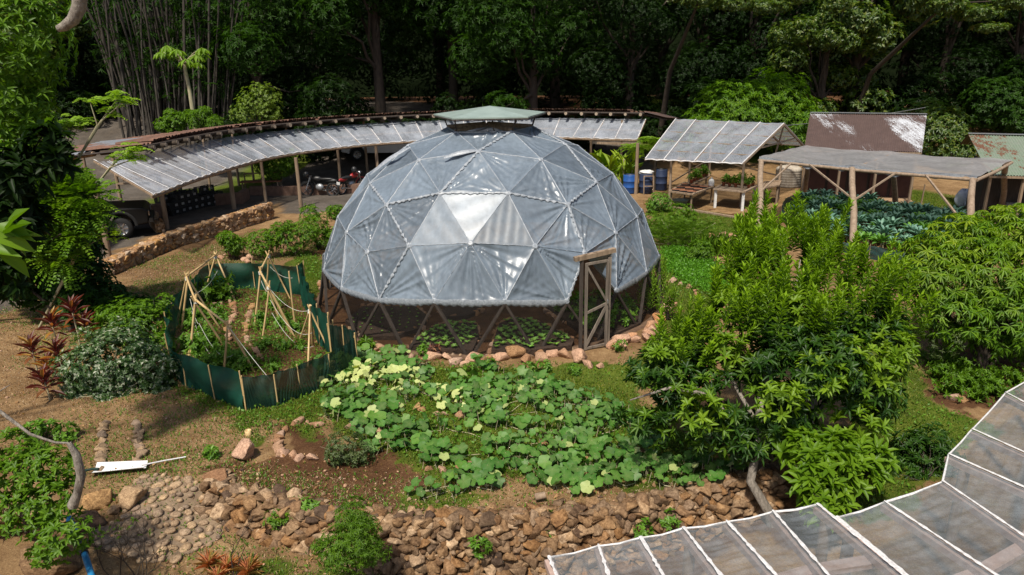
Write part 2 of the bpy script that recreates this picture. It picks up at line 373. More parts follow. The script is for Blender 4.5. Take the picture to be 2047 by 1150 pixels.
class Leaves:
    def __init__(s): s.V = []; s.F = []; s.t = []; s.n = 0
    def add(s, tmpl, org, d, up, L, W, tint=0.0):
        org = np.asarray(org, float); n = len(org)
        if n == 0: return s
        d = nrm(np.broadcast_to(np.asarray(d, float), (n, 3))); up = np.broadcast_to(np.asarray(up, float), (n, 3))
        y = nrm(np.cross(up, d) + 1e-6); z = np.cross(d, y)
        L = np.broadcast_to(np.asarray(L, float), (n,))[:, None]; W = np.broadcast_to(np.asarray(W, float), (n,))[:, None]
        tv, tf = tmpl[:2]; vt = tmpl[2] if len(tmpl) > 2 else 0
        V = org[:, None, :] + d[:, None, :] * tv[None, :, 0:1] * L[:, None] + y[:, None, :] * tv[None, :, 1:2] * W[:, None] + z[:, None, :] * tv[None, :, 2:3] * L[:, None]
        F = tf[None] + (np.arange(n) * len(tv))[:, None, None] + s.n
        s.V.append(V.reshape(-1, 3)); s.F.append(F.reshape(-1, 3)); s.n += n * len(tv)
        s.t.append(np.repeat(np.broadcast_to(np.asarray(tint, float), (n,)), len(tv)) + np.tile(np.broadcast_to(vt, (len(tv),)), n))
        return s
    def arrays(s): return np.concatenate(s.V), np.concatenate(s.F), np.concatenate(s.t)
    def build(s, name, mat, parent=None, loc=None):
        V, F, t = s.arrays()
        og = ORG.get(parent.name, Vector((0, 0, 0))) if parent else (Vector(loc) if loc is not None else Vector((0, 0, 0)))
        me = npmesh(name, V - np.array(og), F, True, {'tint': t})
        return link(name, me, mat, parent, loc if not parent else None)
def shell(lobes, n, inner=.55):
    """random points in a set of ellipsoid lobes [(cx,cy,cz,rx,ry,rz)], mostly near the surface; returns pts, outward dirs"""
    lb = np.array(lobes, float); wgt = (lb[:, 3] * lb[:, 4] + lb[:, 4] * lb[:, 5] + lb[:, 3] * lb[:, 5]); wgt /= wgt.sum()
    k = rng.choice(len(lb), n, p=wgt); d = rdirs(n)
    r = (1 - (1 - inner) * rng.random(n) ** 1.5) * (.82 + .42 * vnoise(d[:, 0] * 2.3 + k * 3.1, d[:, 1] * 2.3 + d[:, 2] * 1.9, 5))
    c = lb[k]; p = c[:, :3] + d * c[:, 3:] * r[:, None]
    # drop points deep inside another lobe
    keep = np.ones(n, bool)
    for q in lb:
        dd = np.linalg.norm((p - q[:3]) / q[3:], axis=1); keep &= dd > .62 * inner / .55
    o = nrm(d / c[:, 3:]); return p[keep], o[keep]
def whorl(LV, p, o, K, L, W, droop=.35, spread=1.0, tmpl=T2, tint=0.0, along=.0):
    """K leaves fanned round each shoot tip p with shoot direction o"""
    n = len(p); a = nrm(np.cross(o, rdirs(n))); b = np.cross(o, a)
    for k in range(K):
        th = 2 * math.pi * (k / K) + rng.random(n) * .9
        rad = a * np.cos(th)[:, None] + b * np.sin(th)[:, None]
        d = rad * spread + o * (.15 + .7 * rng.random(n))[:, None]; d[:, 2] -= droop
        Lk = L * (.7 + .6 * rng.random(n))
        LV.add(tmpl, p - o * (along * L * rng.random(n))[:, None], d, o + rad * .2 + [0, 0, .4], Lk, W * (.8 + .4 * rng.random(n)), tint)
def shoots(LV, p, d, H, K, L, W, ang=.8, tmpl=T4, tint_fn=None):
    """upright leafy shoots: K leaves spiralling up each axis of length H"""
    n = len(p); d = nrm(d); a = nrm(np.cross(d, rdirs(n))); b = np.cross(d, a); ph = rng.random(n) * 6.28
    H = np.broadcast_to(H, (n,))
    for k in range(K):
        t = (k + .5) / K; th = ph + k * 2.4
        rad = a * np.cos(th)[:, None] + b * np.sin(th)[:, None]
        an = ang * (1 - .65 * t)
        ld = rad * math.sin(an) + d * math.cos(an)
        tint = (t ** 2.5 if tint_fn is None else tint_fn(t))
        LV.add(tmpl, p + d * (H * t)[:, None] + rad * .004, ld + rng.normal(size=(n, 3)) * .12, -rad * .5 + d, L * (1.05 - .35 * t) * (.8 + .4 * rng.random(n)), W, tint * (.5 + .5 * rng.random(n)))
def pinnate(LV, p, d, RL, K, L, W, droop=.3, tint=0.0):
    """feathery leaves: K pairs of leaflets on a rachis of length RL"""
    n = len(p); d = nrm(d); side = nrm(np.cross(d, [0, 0, 1.]) + 1e-6); up = np.cross(side, d)
    for k in range(K):
        t = (k + 1) / K; q = p + d * (RL * t)[:, None] if np.ndim(RL) else p + d * RL * t
        q = q + np.array([0, 0, -1.]) * droop * RL * t * t if not np.ndim(RL) else q
        for sg in (-1, 1):
            LV.add(T2, q, side * sg + d * .45 + rng.normal(size=(n, 3)) * .12 - [0, 0, .15], up, L * (1.15 - .5 * t), W, tint)
def limbs(mb, base, tips, r0, r1, split=.4, wob=.12, n=6):
    base = Vector(base)
    for t in tips:
        t = Vector(t); pts = []
        for i in range(6):
            s = i / 5; q = base.lerp(t, s); q.z = base.z + (t.z - base.z) * (s ** .8)
            q += Vector((random.uniform(-1, 1), random.uniform(-1, 1), random.uniform(-.5, .5))) * wob * (0 if i in (0,) else 1)
            pts.append(q)
        mb.tube(pts, [r0 + (r1 - r0) * (i / 5) ** .7 for i in range(6)], n)
    return mb

# ------------------------------------------------------------------ rocks
def rockmesh(seed, sub=2, flat=.7, rough=.28, name='rock'):
    """angular broken stone: hull of a few random points, edges knocked off, surface slightly rough"""
    import bmesh
    r = np.random.default_rng(seed); bm = bmesh.new()
    for p in nrm(r.normal(size=(9 + seed % 5, 3))) * (.42 + .16 * r.random((9 + seed % 5, 1))): bm.verts.new(p)
    res = bmesh.ops.convex_hull(bm, input=bm.verts); loose_ = [v for v in bm.verts if not v.link_faces]; bmesh.ops.delete(bm, geom=loose_, context='VERTS')
    bmesh.ops.bevel(bm, geom=bm.edges[:] + bm.verts[:], offset=.035, segments=1, affect='EDGES')
    bmesh.ops.triangulate(bm, faces=bm.faces[:])
    bmesh.ops.subdivide_edges(bm, edges=bm.edges[:], cuts=1 if sub < 3 else 2, use_grid_fill=True); bmesh.ops.triangulate(bm, faces=bm.faces[:])
    V = np.array([v.co for v in bm.verts]); F = np.array([[v.index for v in f.verts] for f in bm.faces]); bm.free()
    V += (vnoise(V[:, 0] * 7 + seed, V[:, 1] * 7 + V[:, 2] * 5, seed)[:, None] - .5) * nrm(V) * .07 + r.normal(size=V.shape) * .006
    V /= (V.max(0) - V.min(0))[None]; V -= (V.max(0) + V.min(0)) / 2; V[:, 2] *= 1.0
    return V, F
ROCKS = [rockmesh(i, 2) for i in range(9)]
ROCKS3 = [rockmesh(40 + i, 3, .8, .12) for i in range(4)]
COBS = []
for i in range(4):
    V, F = rockmesh(80 + i, 2, .6, .0); _i = __import__('bmesh').new(); __import__('bmesh').ops.create_icosphere(_i, subdivisions=2, radius=.5); V = np.array([v.co for v in _i.verts]); F = np.array([[v.index for v in f.verts] for f in _i.faces]); _i.free(); V = V * (1 + .07 * np.sin(V * 7 + i)); COBS.append((V, F))
class Rocks:
    def __init__(s): s.V = []; s.F = []; s.n = 0
    def add(s, c, size, rz=None, tilt=.25, lib=ROCKS, k=None):
        V, F = lib[random.randrange(len(lib)) if k is None else k]; rz = random.uniform(0, 6.3) if rz is None else rz
        Q = Matrix.Rotation(rz, 3, 'Z') @ Matrix.Rotation(random.uniform(-tilt, tilt), 3, 'X') @ Matrix.Rotation(random.uniform(-tilt, tilt), 3, 'Y')
        s.V.append((V * np.array(size)) @ np.array(Q).T + np.array(c)); s.F.append(F + s.n); s.n += len(V)
    def build(s, name, mat, parent=None, loc=(0, 0, 0)):
        og = ORG.get(parent.name, Vector((0, 0, 0))) if parent else Vector(loc)
        me = npmesh(name, np.concatenate(s.V) - np.array(og), np.concatenate(s.F), False)
        return link(name, me, mat, parent, None if parent else loc)
_rk = {}
def rock(name, label, cat, group, p, size, mat='stone', k=None, lib='R', tilt=.25, rz=None):
    """one loose stone, a thing of its own (shared mesh data per shape)"""
    lb = {'R': ROCKS, 'R3': ROCKS3, 'C': COBS}[lib]; k = random.randrange(len(lb)) if k is None else k
    key = (lib, k, mat)
    if key not in _rk:
        me = npmesh('stone', lb[k][0], lb[k][1], lib == 'C'); me.materials.append(M[mat]); _rk[key] = me
    o = bpy.data.objects.new(name, _rk[key]); COL.objects.link(o)
    if not hasattr(size, '__len__'): size = (size, size * random.uniform(.65, .95), size * random.uniform(.5, .75))
    o.scale = size; o.location = Vector(p) + Vector((0, 0, size[2] * .25))
    o.rotation_euler = (random.uniform(-tilt, tilt), random.uniform(-tilt, tilt), random.uniform(0, 6.3) if rz is None else rz)
    return tag(o, label, cat, group)

# ------------------------------------------------------------------ terrain
DC = Vector((-0.53, 17.905, 0)); DR = 4.5                         # dome centre and radius
_wl = [(330, 990, .03), (425, 955, .2), (520, 990, .3), (640, 1018, .38), (740, 1032, .48), (830, 1036, .62), (950, 1032, .68), (1150, 1022, .68), (1300, 1000, .6), (1420, 968, .5), (1540, 935, .35), (1640, 900, .05)]
WLN = np.array([(*G(a, b).xy, d) for a, b, d in _wl])
def wally(x): return np.interp(x, WLN[:, 0], WLN[:, 1])
def walld(x): return np.interp(x, WLN[:, 0], WLN[:, 2])
def sst(a, b, x): t = np.clip((x - a) / (b - a), 0, 1); return t * t * (3 - 2 * t)
def hgt(x, y):
    x = np.asarray(x, float); y = np.asarray(y, float)
    z = -walld(x) * sst(0.0, .28, wally(x) - .12 - y)
    z = z + 3.2 * sst(37, 56, y + .12 * np.abs(x))                # rises towards the wood
    z = z + .35 * np.exp(-(((x + 7.5) / 1.2) ** 2 + ((y - 24) / 6.) ** 2)) * 0
    fade = 1 - sst(40, 60, y); inside = (np.hypot(x - DC.x, y - DC.y) > DR + .1)
    z = z + fade * inside * (.05 * (vnoise(x * .9, y * .9) - .5) + .03 * (vnoise(x * 3, y * 3, 1) - .5))
    return z
def gz(x, y): return float(hgt(np.array([x]), np.array([y]))[0])
def GH(px, py):
    """pixel -> point on the terrain"""
    z = 0.0
    for _ in range(12):
        p = G(px, py, z); z2 = gz(p.x, p.y); z = z + (z2 - z) * .6
    return G(px, py, z)
def poly(pts, z=0): return [tuple(G(a, b, z).xy) for a, b in pts]

GRASS = [poly(q) for q in (
    [(360, 770), (470, 800), (640, 770), (640, 880), (560, 850), (500, 890), (470, 850), (360, 800)],
    [(840, 735), (1250, 730), (1320, 690), (1340, 560), (1330, 500), (1420, 530), (1420, 640), (1330, 760), (1250, 800), (840, 770)],
    [(1760, 700), (1820, 640), (1840, 700), (1850, 800), (1960, 850), (1900, 900), (1780, 1010), (1640, 1010), (1700, 860)],
    [(595, 500), (650, 520), (650, 560), (600, 560)],
    [(640, 720), (850, 720), (1250, 780), (1480, 930), (1300, 960), (900, 960), (700, 870), (630, 800)],
    [(1290, 400), (1500, 440), (1520, 500), (1340, 520)],
    [(600, 520), (650, 540), (640, 620), (610, 600)],
    [(400, 1090), (640, 1100), (1120, 1090), (1100, 1160), (600, 1170)],
    [(1800, 380), (1940, 395), (1960, 440), (1830, 430)], [(820, 985), (900, 960), (980, 1010), (860, 1020)],
    [(340, 420), (690, 330), (700, 300), (300, 400)], [(1270, 270), (1620, 300), (1600, 340), (1280, 330)])]
SOIL = [poly(q) for q in (
    [(425, 950), (640, 1005), (950, 1020), (1300, 985), (1500, 935), (1560, 960), (1400, 1060), (1000, 1110), (700, 1090), (430, 1000)],
    [(560, 860), (600, 840), (650, 850), (660, 900), (560, 905)], [(440, 930), (700, 880), (1000, 960), (780, 1010), (600, 1005), (450, 960)],
    [(380, 560), (470, 545), (590, 545), (640, 640), (690, 700), (520, 755), (390, 740), (350, 640)],
    [(1850, 720), (1900, 690), (2060, 700), (2060, 800), (1950, 840), (1870, 810), (1850, 780)],
    [(1570, 400), (1760, 400), (1960, 430), (1930, 530), (1640, 500)], [(590, 490), (650, 480), (640, 530), (600, 520)],
    [(1470, 980), (1560, 930), (1650, 960), (1560, 1060)], [(1340, 410), (1500, 430), (1510, 470), (1340, 440)])]
ASPH = [poly(q) for q in ([(190, 520), (300, 470), (560, 405), (560, 430), (720, 420), (900, 380), (1300, 350), (1300, 320), (700, 280), (260, 270), (80, 290), (60, 420), (150, 470)],
                          [(-60, 480), (40, 480), (45, 610), (-60, 640)])]
REDD = [poly(q) for q in ([(1700, 520), (1830, 530), (1800, 640), (1740, 560)], [(1290, 400), (1480, 430), (1490, 460), (1300, 430)], [(230, 540), (420, 470), (640, 440), (640, 500), (440, 540), (300, 600)])]
def masks(x, y):
    K = 5; o = [masks1(x + rng.normal(size=x.shape) * .07, y + rng.normal(size=x.shape) * .07) for _ in range(K)]
    return tuple(sum(q[i] for q in o) / K for i in range(3))
def masks1(x, y):
    jx = x + .7 * (vnoise(x * 1.3, y * 1.3, 2) - .5) + .3 * (vnoise(x * 5, y * 5, 3) - .5); jy = y + .7 * (vnoise(x * 1.3 + 9, y * 1.3, 4) - .5) + .3 * (vnoise(x * 5, y * 5 + 7, 5) - .5)
    g = np.zeros(x.shape); s = g.copy(); a = g.copy(); r = g.copy()
    for P in GRASS: g = np.maximum(g, inpoly(jx, jy, P))
    for P in SOIL: s = np.maximum(s, inpoly(jx, jy, P))
    for P in ASPH: a = np.maximum(a, inpoly(jx, jy, P))
    for P in REDD: r = np.maximum(r, inpoly(jx, jy, P))
    rr = np.hypot(x - DC.x, y - DC.y); inside = rr < DR + .15
    s = np.where(inside, 1, s); g = np.where(inside, 0, g); a = np.where(inside | (rr < 7.2), 0, a)
    s = np.maximum(s, r * .45)
    fr = (y > 44 + .2 * np.abs(x)); s = np.where(fr, .8, s)
    return g, s, a
def build_ground():
    ax = np.r_[np.arange(-400, -60, 40), np.arange(-60, -14, 2), np.arange(-14, 16, .11), np.arange(16, 60, 2), np.arange(60, 420, 40)]
    ay = np.r_[-20, 0, 4, 5, np.arange(6, 30, .11), np.arange(30, 60, .5), np.arange(60, 120, 5), np.arange(120, 700, 60)]
    X, Y = np.meshgrid(ax, ay); Z = hgt(X, Y); g, s, a = masks(X.ravel(), Y.ravel())
    nx, ny = len(ax), len(ay); I = np.arange(nx * ny).reshape(ny, nx)
    F = np.stack([I[:-1, :-1], I[:-1, 1:], I[1:, 1:], I[1:, :-1]], -1).reshape(-1, 4)
    me = npmesh('ground', np.stack([X, Y, Z], -1).reshape(-1, 3), F, True, {'cover': np.c_[g, s, a]})
    mt, n, bs = newmat('ground'); at = N(n, 'Attribute'); at.attribute_name = 'cover'; sp = N(n, 'SeparateColor'); n.links.new(at.outputs['Color'], sp.inputs[0])
    q1 = noise(n, 2.2, 8, .7); q2 = noise(n, 30, 6, .75); q3 = noise(n, .45, 4, .6)
    m1 = mixc(n, .5, q1.outputs[0], q2.outputs[0])
    def rc(a, b, c): r = ramp(n, [(.32, a), (.5, b), (.66, c)]); n.links.new(m1, r.inputs[0]); return r.outputs[0]
    tan = rc((.10, .058, .028), (.235, .148, .074), (.38, .265, .14)); gr = rc((.035, .045, .01), (.075, .11, .014), (.14, .16, .025))
    so = rc((.03, .016, .009), (.10, .05, .025), (.19, .11, .055)); aspc = rc((.06, .052, .045), (.10, .088, .077), (.16, .135, .11))
    r3 = ramp(n, [(.35, (.72, .68, .62)), (.65, (1.1, 1.08, 1.05))]); n.links.new(q3.outputs[0], r3.inputs[0])
    def jag(o):   # ragged edge of a cover
        ad = N(n, 'Math', operation='ADD'); n.links.new(o, ad.inputs[0]); sb = N(n, 'Math', operation='MULTIPLY_ADD'); n.links.new(q2.outputs[0], sb.inputs[0]); sb.inputs[1].default_value = 1.2; sb.inputs[2].default_value = -.6
        n.links.new(sb.outputs[0], ad.inputs[1]); r = ramp(n, [(.35, (0, 0, 0)), (.65, (1, 1, 1))]); n.links.new(ad.outputs[0], r.inputs[0]); return r.outputs[0]
    c = mixc(n, jag(sp.outputs[1]), tan, so); c = mixc(n, sp.outputs[2], c, aspc); c = mixc(n, jag(sp.outputs[0]), c, gr); c = mixc(n, 1., c, r3.outputs[0], 'MULTIPLY')
    n.links.new(c, bs.inputs['Base Color']); bs.inputs['Roughness'].default_value = .95; bs.inputs['Specular IOR Level'].default_value = .1
    bump(n, bs, m1, .9, .06)
    tag(link('ground', me, mt), kind='structure')
build_ground()
def scatter(poly_, n):
    P = np.array(poly_); lo, hi = P.min(0), P.max(0); x = rng.uniform(lo[0], hi[0], n * 3); y = rng.uniform(lo[1], hi[1], n * 3)
    k = inpoly(x, y, poly_); x, y = x[k][:n], y[k][:n]; return x, y
def area(P):
    P = np.array(P); return .5 * abs(np.dot(P[:, 0], np.roll(P[:, 1], 1)) - np.dot(P[:, 1], np.roll(P[:, 0], 1)))
# ------------------------------------------------------------------ geodesic dome greenhouse
def dome():
    a = math.atan(.5); V = [(0, 0, 1)]
    for k in range(5): V.append((math.cos(a) * math.cos(k * 2 * math.pi / 5), math.cos(a) * math.sin(k * 2 * math.pi / 5), math.sin(a)))
    for k in range(5): V.append((math.cos(a) * math.cos((k + .5) * 2 * math.pi / 5), math.cos(a) * math.sin((k + .5) * 2 * math.pi / 5), -math.sin(a)))
    V = np.array(V); F = []
    for k in range(5):
        n = (k + 1) % 5; F += [(0, 1 + k, 1 + n), (1 + k, 6 + k, 1 + n), (6 + k, 6 + n, 1 + n)]
    pts = []; tris = []
    def pid(p):
        p = p / np.linalg.norm(p)
        for i, q in enumerate(pts):
            if np.linalg.norm(q - p) < 1e-5: return i
        pts.append(p); return len(pts) - 1
    for f in F:
        A, B, C = V[list(f)]; ids = {}
        for i in range(5):
            for j in range(5 - i): ids[i, j] = pid(A * (4 - i - j) + B * i + C * j)
        for i in range(4):
            for j in range(4 - i):
                tris.append((ids[i, j], ids[i + 1, j], ids[i, j + 1]))
                if i + j < 3: tris.append((ids[i + 1, j], ids[i + 1, j + 1], ids[i, j + 1]))
    pts = np.array(pts); lat = np.degrees(np.arcsin(np.clip(pts[:, 2], -1, 1)))
    th = R_(13.31939); c, s = math.cos(th), math.sin(th)
    P = np.c_[pts[:, 0] * c - pts[:, 1] * s, pts[:, 0] * s + pts[:, 1] * c, pts[:, 2]] * DR + np.array([DC.x, DC.y, -.12])
    low = lat < 5; P[low, 2] = .02
    root = empty('dome_greenhouse', DC, 'large geodesic dome greenhouse covered with grey plastic film in the middle of the garden', 'greenhouse')
    C0 = np.array([DC.x, DC.y, -.12])
    def vid(px, py, rows):   # nearest hub to a pixel
        best = None
        for i in np.where((lat > rows[0]) & (lat < rows[1]) & (P[:, 1] < DC.y + 1.5))[0]:
            d = Vector(P[i]) - Vector((0, 0, CAMH)); z = d.dot(_fw); x = 1023.5 + FOC * d.dot(RT) / z; y = 575 - FOC * d.dot(UP) / z
            e = (x - px) ** 2 + (y - py) ** 2
            if best is None or e < best[0]: best = (e, i)
        return best[1]
    A5, A6 = vid(1129, 601, (10, 20)), vid(1247, 577, (10, 20))
    up_ = [t for t in tris if all(lat[i] > 5 for i in t)]
    door_tri = [t for t in up_ if A5 in t and A6 in t]
    panels = [t for t in up_ if not all(lat[i] > 74 for i in t) and t not in door_tri]
    # panel = subdivided triangle, slightly slack, with pleats running out of its corners
    NS = 42; bc = [(i / NS, j / NS) for i in range(NS + 1) for j in range(NS + 1 - i)]; idx = {(i, j): k for k, (i, j) in enumerate((i, j) for i in range(NS + 1) for j in range(NS + 1 - i))}
    TF = []
    for i in range(NS):
        for j in range(NS - i):
            TF.append((idx[i, j], idx[i + 1, j], idx[i, j + 1]))
            if i + j < NS - 1: TF.append((idx[i + 1, j], idx[i + 1, j + 1], idx[i, j + 1]))
    TF = np.array(TF); bc = np.array(bc); bu, bv = bc[:, 0], bc[:, 1]; bw = 1 - bu - bv
    heavy = {vid(941, 491, (25, 35)), vid(1134, 412, (38, 45)), vid(881, 388, (38, 50)), vid(761, 601, (10, 20)), vid(1129, 601, (10, 20))}
    for t in panels:
        A, B, C = P[list(t)]; nn = np.cross(B - A, C - A); nn /= np.linalg.norm(nn)
        if nn @ ((A + B + C) / 3 - C0) < 0: nn = -nn; A, B = B, A; t = (t[1], t[0], t[2])
        Q = A * bw[:, None] + B * bu[:, None] + C * bv[:, None]
        edge = np.minimum(np.minimum(bu, bv), bw) * 3; slack = rng.uniform(.0, .05)
        cen = (A + B + C) / 3; gv = Vector(cen) - Vector((0, 0, CAMH)); gx = 1023.5 + FOC * gv.dot(RT) / gv.dot(_fw); gy = 575 - FOC * gv.dot(UP) / gv.dot(_fw)
        glare = abs(gx - 943) < 75 and abs(gy - 440) < 45 and cen[1] < DC.y
        if glare: slack = .004
        h = -slack * np.clip(edge, 0, 1) ** .8
        for ci, (o, e1, e2) in enumerate(((A, B, C), (B, C, A), (C, A, B))):
            amp = rng.choice([0, .010, .024, .042], p=[.25, .3, .27, .18])
            if t[ci] in heavy: amp = max(amp, .03)
            if rng.random() < .1: amp = .045
            if glare: amp = 0
            r = Q - o; x1 = e1 - o; x1 = x1 / np.linalg.norm(x1); y1 = np.cross(nn, x1)
            ang = np.arctan2(r @ y1, r @ x1); dist = np.linalg.norm(r, axis=1)
            fr = rng.uniform(12, 21); ph = rng.uniform(0, 6)
            wv = 1.4 - 2.4 * np.abs(np.sin(ang * fr * .5 + ph + 1.5 * np.sin(ang * 5 + ph))) ** .7 + .4 * np.sin(ang * fr * 1.9 + ph * 2)
            h = h + amp * wv * np.exp(-dist / rng.uniform(.5, 1.3)) * np.clip(dist / .12, 0, 1) * np.clip(edge * 6, 0, 1)
        e2 = np.clip(edge * 5, 0, 1); dirn = rng.normal(size=3)
        h = h + e2 * .0015 * np.sin(Q @ dirn * rng.uniform(6, 14) + rng.uniform(0, 6))
        V3 = Q + nn * h[:, None] + nn * .012
        me = npmesh('film_panel', V3 - np.array(DC), TF, True)
        link('film_panel', me, M['dome'], root)
    # frame: struts under the film, seams over it
    edges = {}
    for t in panels:
        for i in range(3):
            e = tuple(sorted((t[i], t[(i + 1) % 3]))); edges[e] = edges.get(e, 0) + 1
    st = MB(); sm = MB()
    for (i, j), cnt in edges.items():
        a_, b_ = P[i], P[j]; mid = (a_ + b_) / 2 - C0; mid /= np.linalg.norm(mid)
        st.tube([a_ - mid * .03, b_ - mid * .03], .022, 6)
        # a taped seam: thin wrinkled strip that stands just proud of the film
        d = b_ - a_; L = np.linalg.norm(d); d /= L; sd_ = np.cross(mid, d); wdt = rng.uniform(.005, .013); K = 22
        vs = []; jt = rng.normal(size=(K + 1, 2)) * .0025
        for k in range(K + 1):
            c_ = a_ + (b_ - a_) * k / K + mid * (.022 + jt[k, 1])
            vs += [c_ + sd_ * (wdt + jt[k, 0]) - mid * .012, c_ + mid * .006, c_ - sd_ * (wdt + jt[k, 1]) - mid * .012]
        sm.add(vs, [q for k in range(K) for q in ((3 * k, 3 * k + 1, 3 * k + 4, 3 * k + 3), (3 * k + 1, 3 * k + 2, 3 * k + 5, 3 * k + 4))], True)
    st.build('strut_frame', M['galv'], root); sm.build('taped_seam', M['seam'], root)
    # thick gathered joins where the big sheets overlap
    def path(pix):
        return [vid(x, y, r) for x, y, r in pix]
    ga = [path([(740, 360, (38, 62)), (778, 408, (38, 50)), (881, 388, (38, 50)), (1010, 386, (38, 50)), (1134, 412, (38, 50)), (1196, 362, (38, 62))]),
          path([(778, 408, (38, 50)), (819, 492, (25, 35)), (761, 601, (10, 20))]),
          path([(1134, 412, (38, 50)), (1165, 490, (25, 35)), (1129, 601, (10, 20))]), path([(1019, 262, (70, 80)), (957, 305, (57, 66)), (881, 388, (38, 50))]),
          path([(1062, 252, (70, 80)), (1125, 281, (57, 66)), (1196, 362, (38, 62)), (1285, 421, (25, 35)), (1321, 496, (10, 20))])]
    for ids in ga:
        g = MB()
        for i, j in zip(ids[:-1], ids[1:]):
            if i == j: continue
            a_, b_ = P[i], P[j]; K = 46; L = np.linalg.norm(b_ - a_)
            if L > 2.2: continue
            mid = (a_ + b_) / 2 - C0; mid /= np.linalg.norm(mid); d = (b_ - a_) / L; sd_ = np.cross(mid, d); vs = []
            for k in range(K + 1):
                c_ = a_ + (b_ - a_) * k / K; w_ = .024 + .014 * math.sin(k * 1.3) + rng.uniform(-.014, .014)
                for q in range(5):
                    s_ = (q / 4 - .5) * 2; hh = .02 + (.026 if q in (1, 3) else .012 if q == 2 else 0) + rng.uniform(-.006, .010)
                    vs.append(c_ + sd_ * s_ * w_ + mid * hh)
            g.add(vs, [(k * 5 + q, k * 5 + q + 1, (k + 1) * 5 + q + 1, (k + 1) * 5 + q) for k in range(K) for q in range(4)], True)
        if g.v: g.build('gathered_seam', M['seam'], root)
    # turned up hem along the lower edge of the film
    ring = [i for i in np.where((lat > 10) & (lat < 20))[0]]; ring.sort(key=lambda i: math.atan2(P[i][1] - DC.y, P[i][0] - DC.x))
    for i, j in zip(ring, ring[1:] + ring[:1]):
        if {i, j} == {A5, A6}: continue
        a_, b_ = P[i], P[j]; o = (a_ + b_) / 2 - C0; o[2] = 0; o /= np.linalg.norm(o); K = 30; vs = []
        for k in range(K + 1):
            c_ = a_ + (b_ - a_) * k / K + rng.normal(size=3) * .004
            sag = .035 * math.sin(math.pi * k / K)
            vs += [c_ + o * .035 + [0, 0, .05], c_ + o * (.055 + .01 * math.sin(k * 2.1)) - [0, 0, .01 + sag], c_ + o * .02 - [0, 0, .075 + sag + .012 * math.sin(k * 1.7)]]
        g = MB(); g.add(vs, [q for k in range(K) for q in ((3 * k, 3 * k + 1, 3 * k + 4, 3 * k + 3), (3 * k + 1, 3 * k + 2, 3 * k + 5, 3 * k + 4))], True)
        g.build('film_hem', M['seam'], root)
    for i in set(k for e in edges for k in e):
        o = P[i] - C0; o /= np.linalg.norm(o); h = MB()
        h.tube([P[i] + o * .005, P[i] + o * .03], [.07, .045], 9); h.build('hub', M['seam'], root)
    # legs from the film edge down to the ground, in V pairs, plus uprights at the back
    base = np.where(low)[0]
    legs = set()
    for t in tris:
        for i in range(3):
            a_, b_ = t[i], t[(i + 1) % 3]
            if low[a_] != low[b_] and max(lat[a_], lat[b_]) < 20 and min(lat[a_], lat[b_]) > -5: legs.add((a_, b_) if low[b_] else (b_, a_))
    for hi, lo in legs:
        if {hi} & {A5, A6} and 0: continue
        g = MB(); g.bar(P[hi] - [0, 0, .03], P[lo] - [0, 0, .1], .065, .05); g.build('leg', M['darkwood'], root)
    # insect screen between legs: faceted band from film edge to ground
    bs_ = sorted(base, key=lambda i: math.atan2(P[i][1] - DC.y, P[i][0] - DC.x)); sc = MB()
    for t in tris:
        l = [low[i] for i in t]
        if any(l) and all(lat[i] > -5 for i in t) and not all(l) and max(lat[i] for i in t) < 20:
            q = [(P[i] - C0) * 1.006 + C0 for i in t]; sc.add(q, [(0, 1, 2)])
    sc.build('insect_screen', M['screen'], root)
    # ring opening at the top, its beams and the raised cap
    e5 = [i for i in np.where((lat > 70) & (lat < 80))[0]]; e5.sort(key=lambda i: math.atan2(P[i][1] - DC.y, P[i][0] - DC.x))
    apex = np.array([DC.x, DC.y, P[e5[0]][2] + .13])
    for i, j in zip(e5, e5[1:] + e5[:1]):
        g = MB(); g.tube([P[i], P[j]], .03, 7); g.build('ring_beam', M['galv'], root)
        g = MB(); g.tube([P[i] + [0, 0, .03], apex + (P[i] - apex) * .08], .055, 8, jit=.1); g.build('roof_log', M['wood'], root)
    cz = P[e5[0]][2] + .36; cc = np.array([DC.x + .05, DC.y, cz]); cr = []
    for k in range(5):
        an = R_(-90 - 36 + 72 * k + 2); cr.append(cc + 1.5 * np.array([math.cos(an), math.sin(an), 0]))
    g = MB(); ap = cc + [0, 0, .2]
    for k in range(5):
        g.add([ap, cr[k], cr[(k + 1) % 5]], [(0, 1, 2)]); g.add([ap - [0, 0, .025], cr[k] - [0, 0, .025], cr[(k + 1) % 5] - [0, 0, .025]], [(0, 2, 1)])
        g.add([cr[k], cr[(k + 1) % 5], cr[(k + 1) % 5] - [0, 0, .03], cr[k] - [0, 0, .03]], [(0, 3, 2, 1)])
    g.build('roof_cap', M['cap'], root)
    for k in range(5):
        g = MB(); g.bar(cr[k] - [0, 0, .045], cr[(k + 1) % 5] - [0, 0, .045], .03, .03); g.build('cap_frame', M['darkwood'], root)
        g = MB(); p = e5[min(range(5), key=lambda q: np.linalg.norm(P[e5[q]][:2] - cr[k][:2]))]; pp = P[p]
        g.bar(pp, [pp[0] + (cr[k][0] - pp[0]) * .3, pp[1] + (cr[k][1] - pp[1]) * .3, cz - .04], .03); g.build('cap_post', M['darkwood'], root)
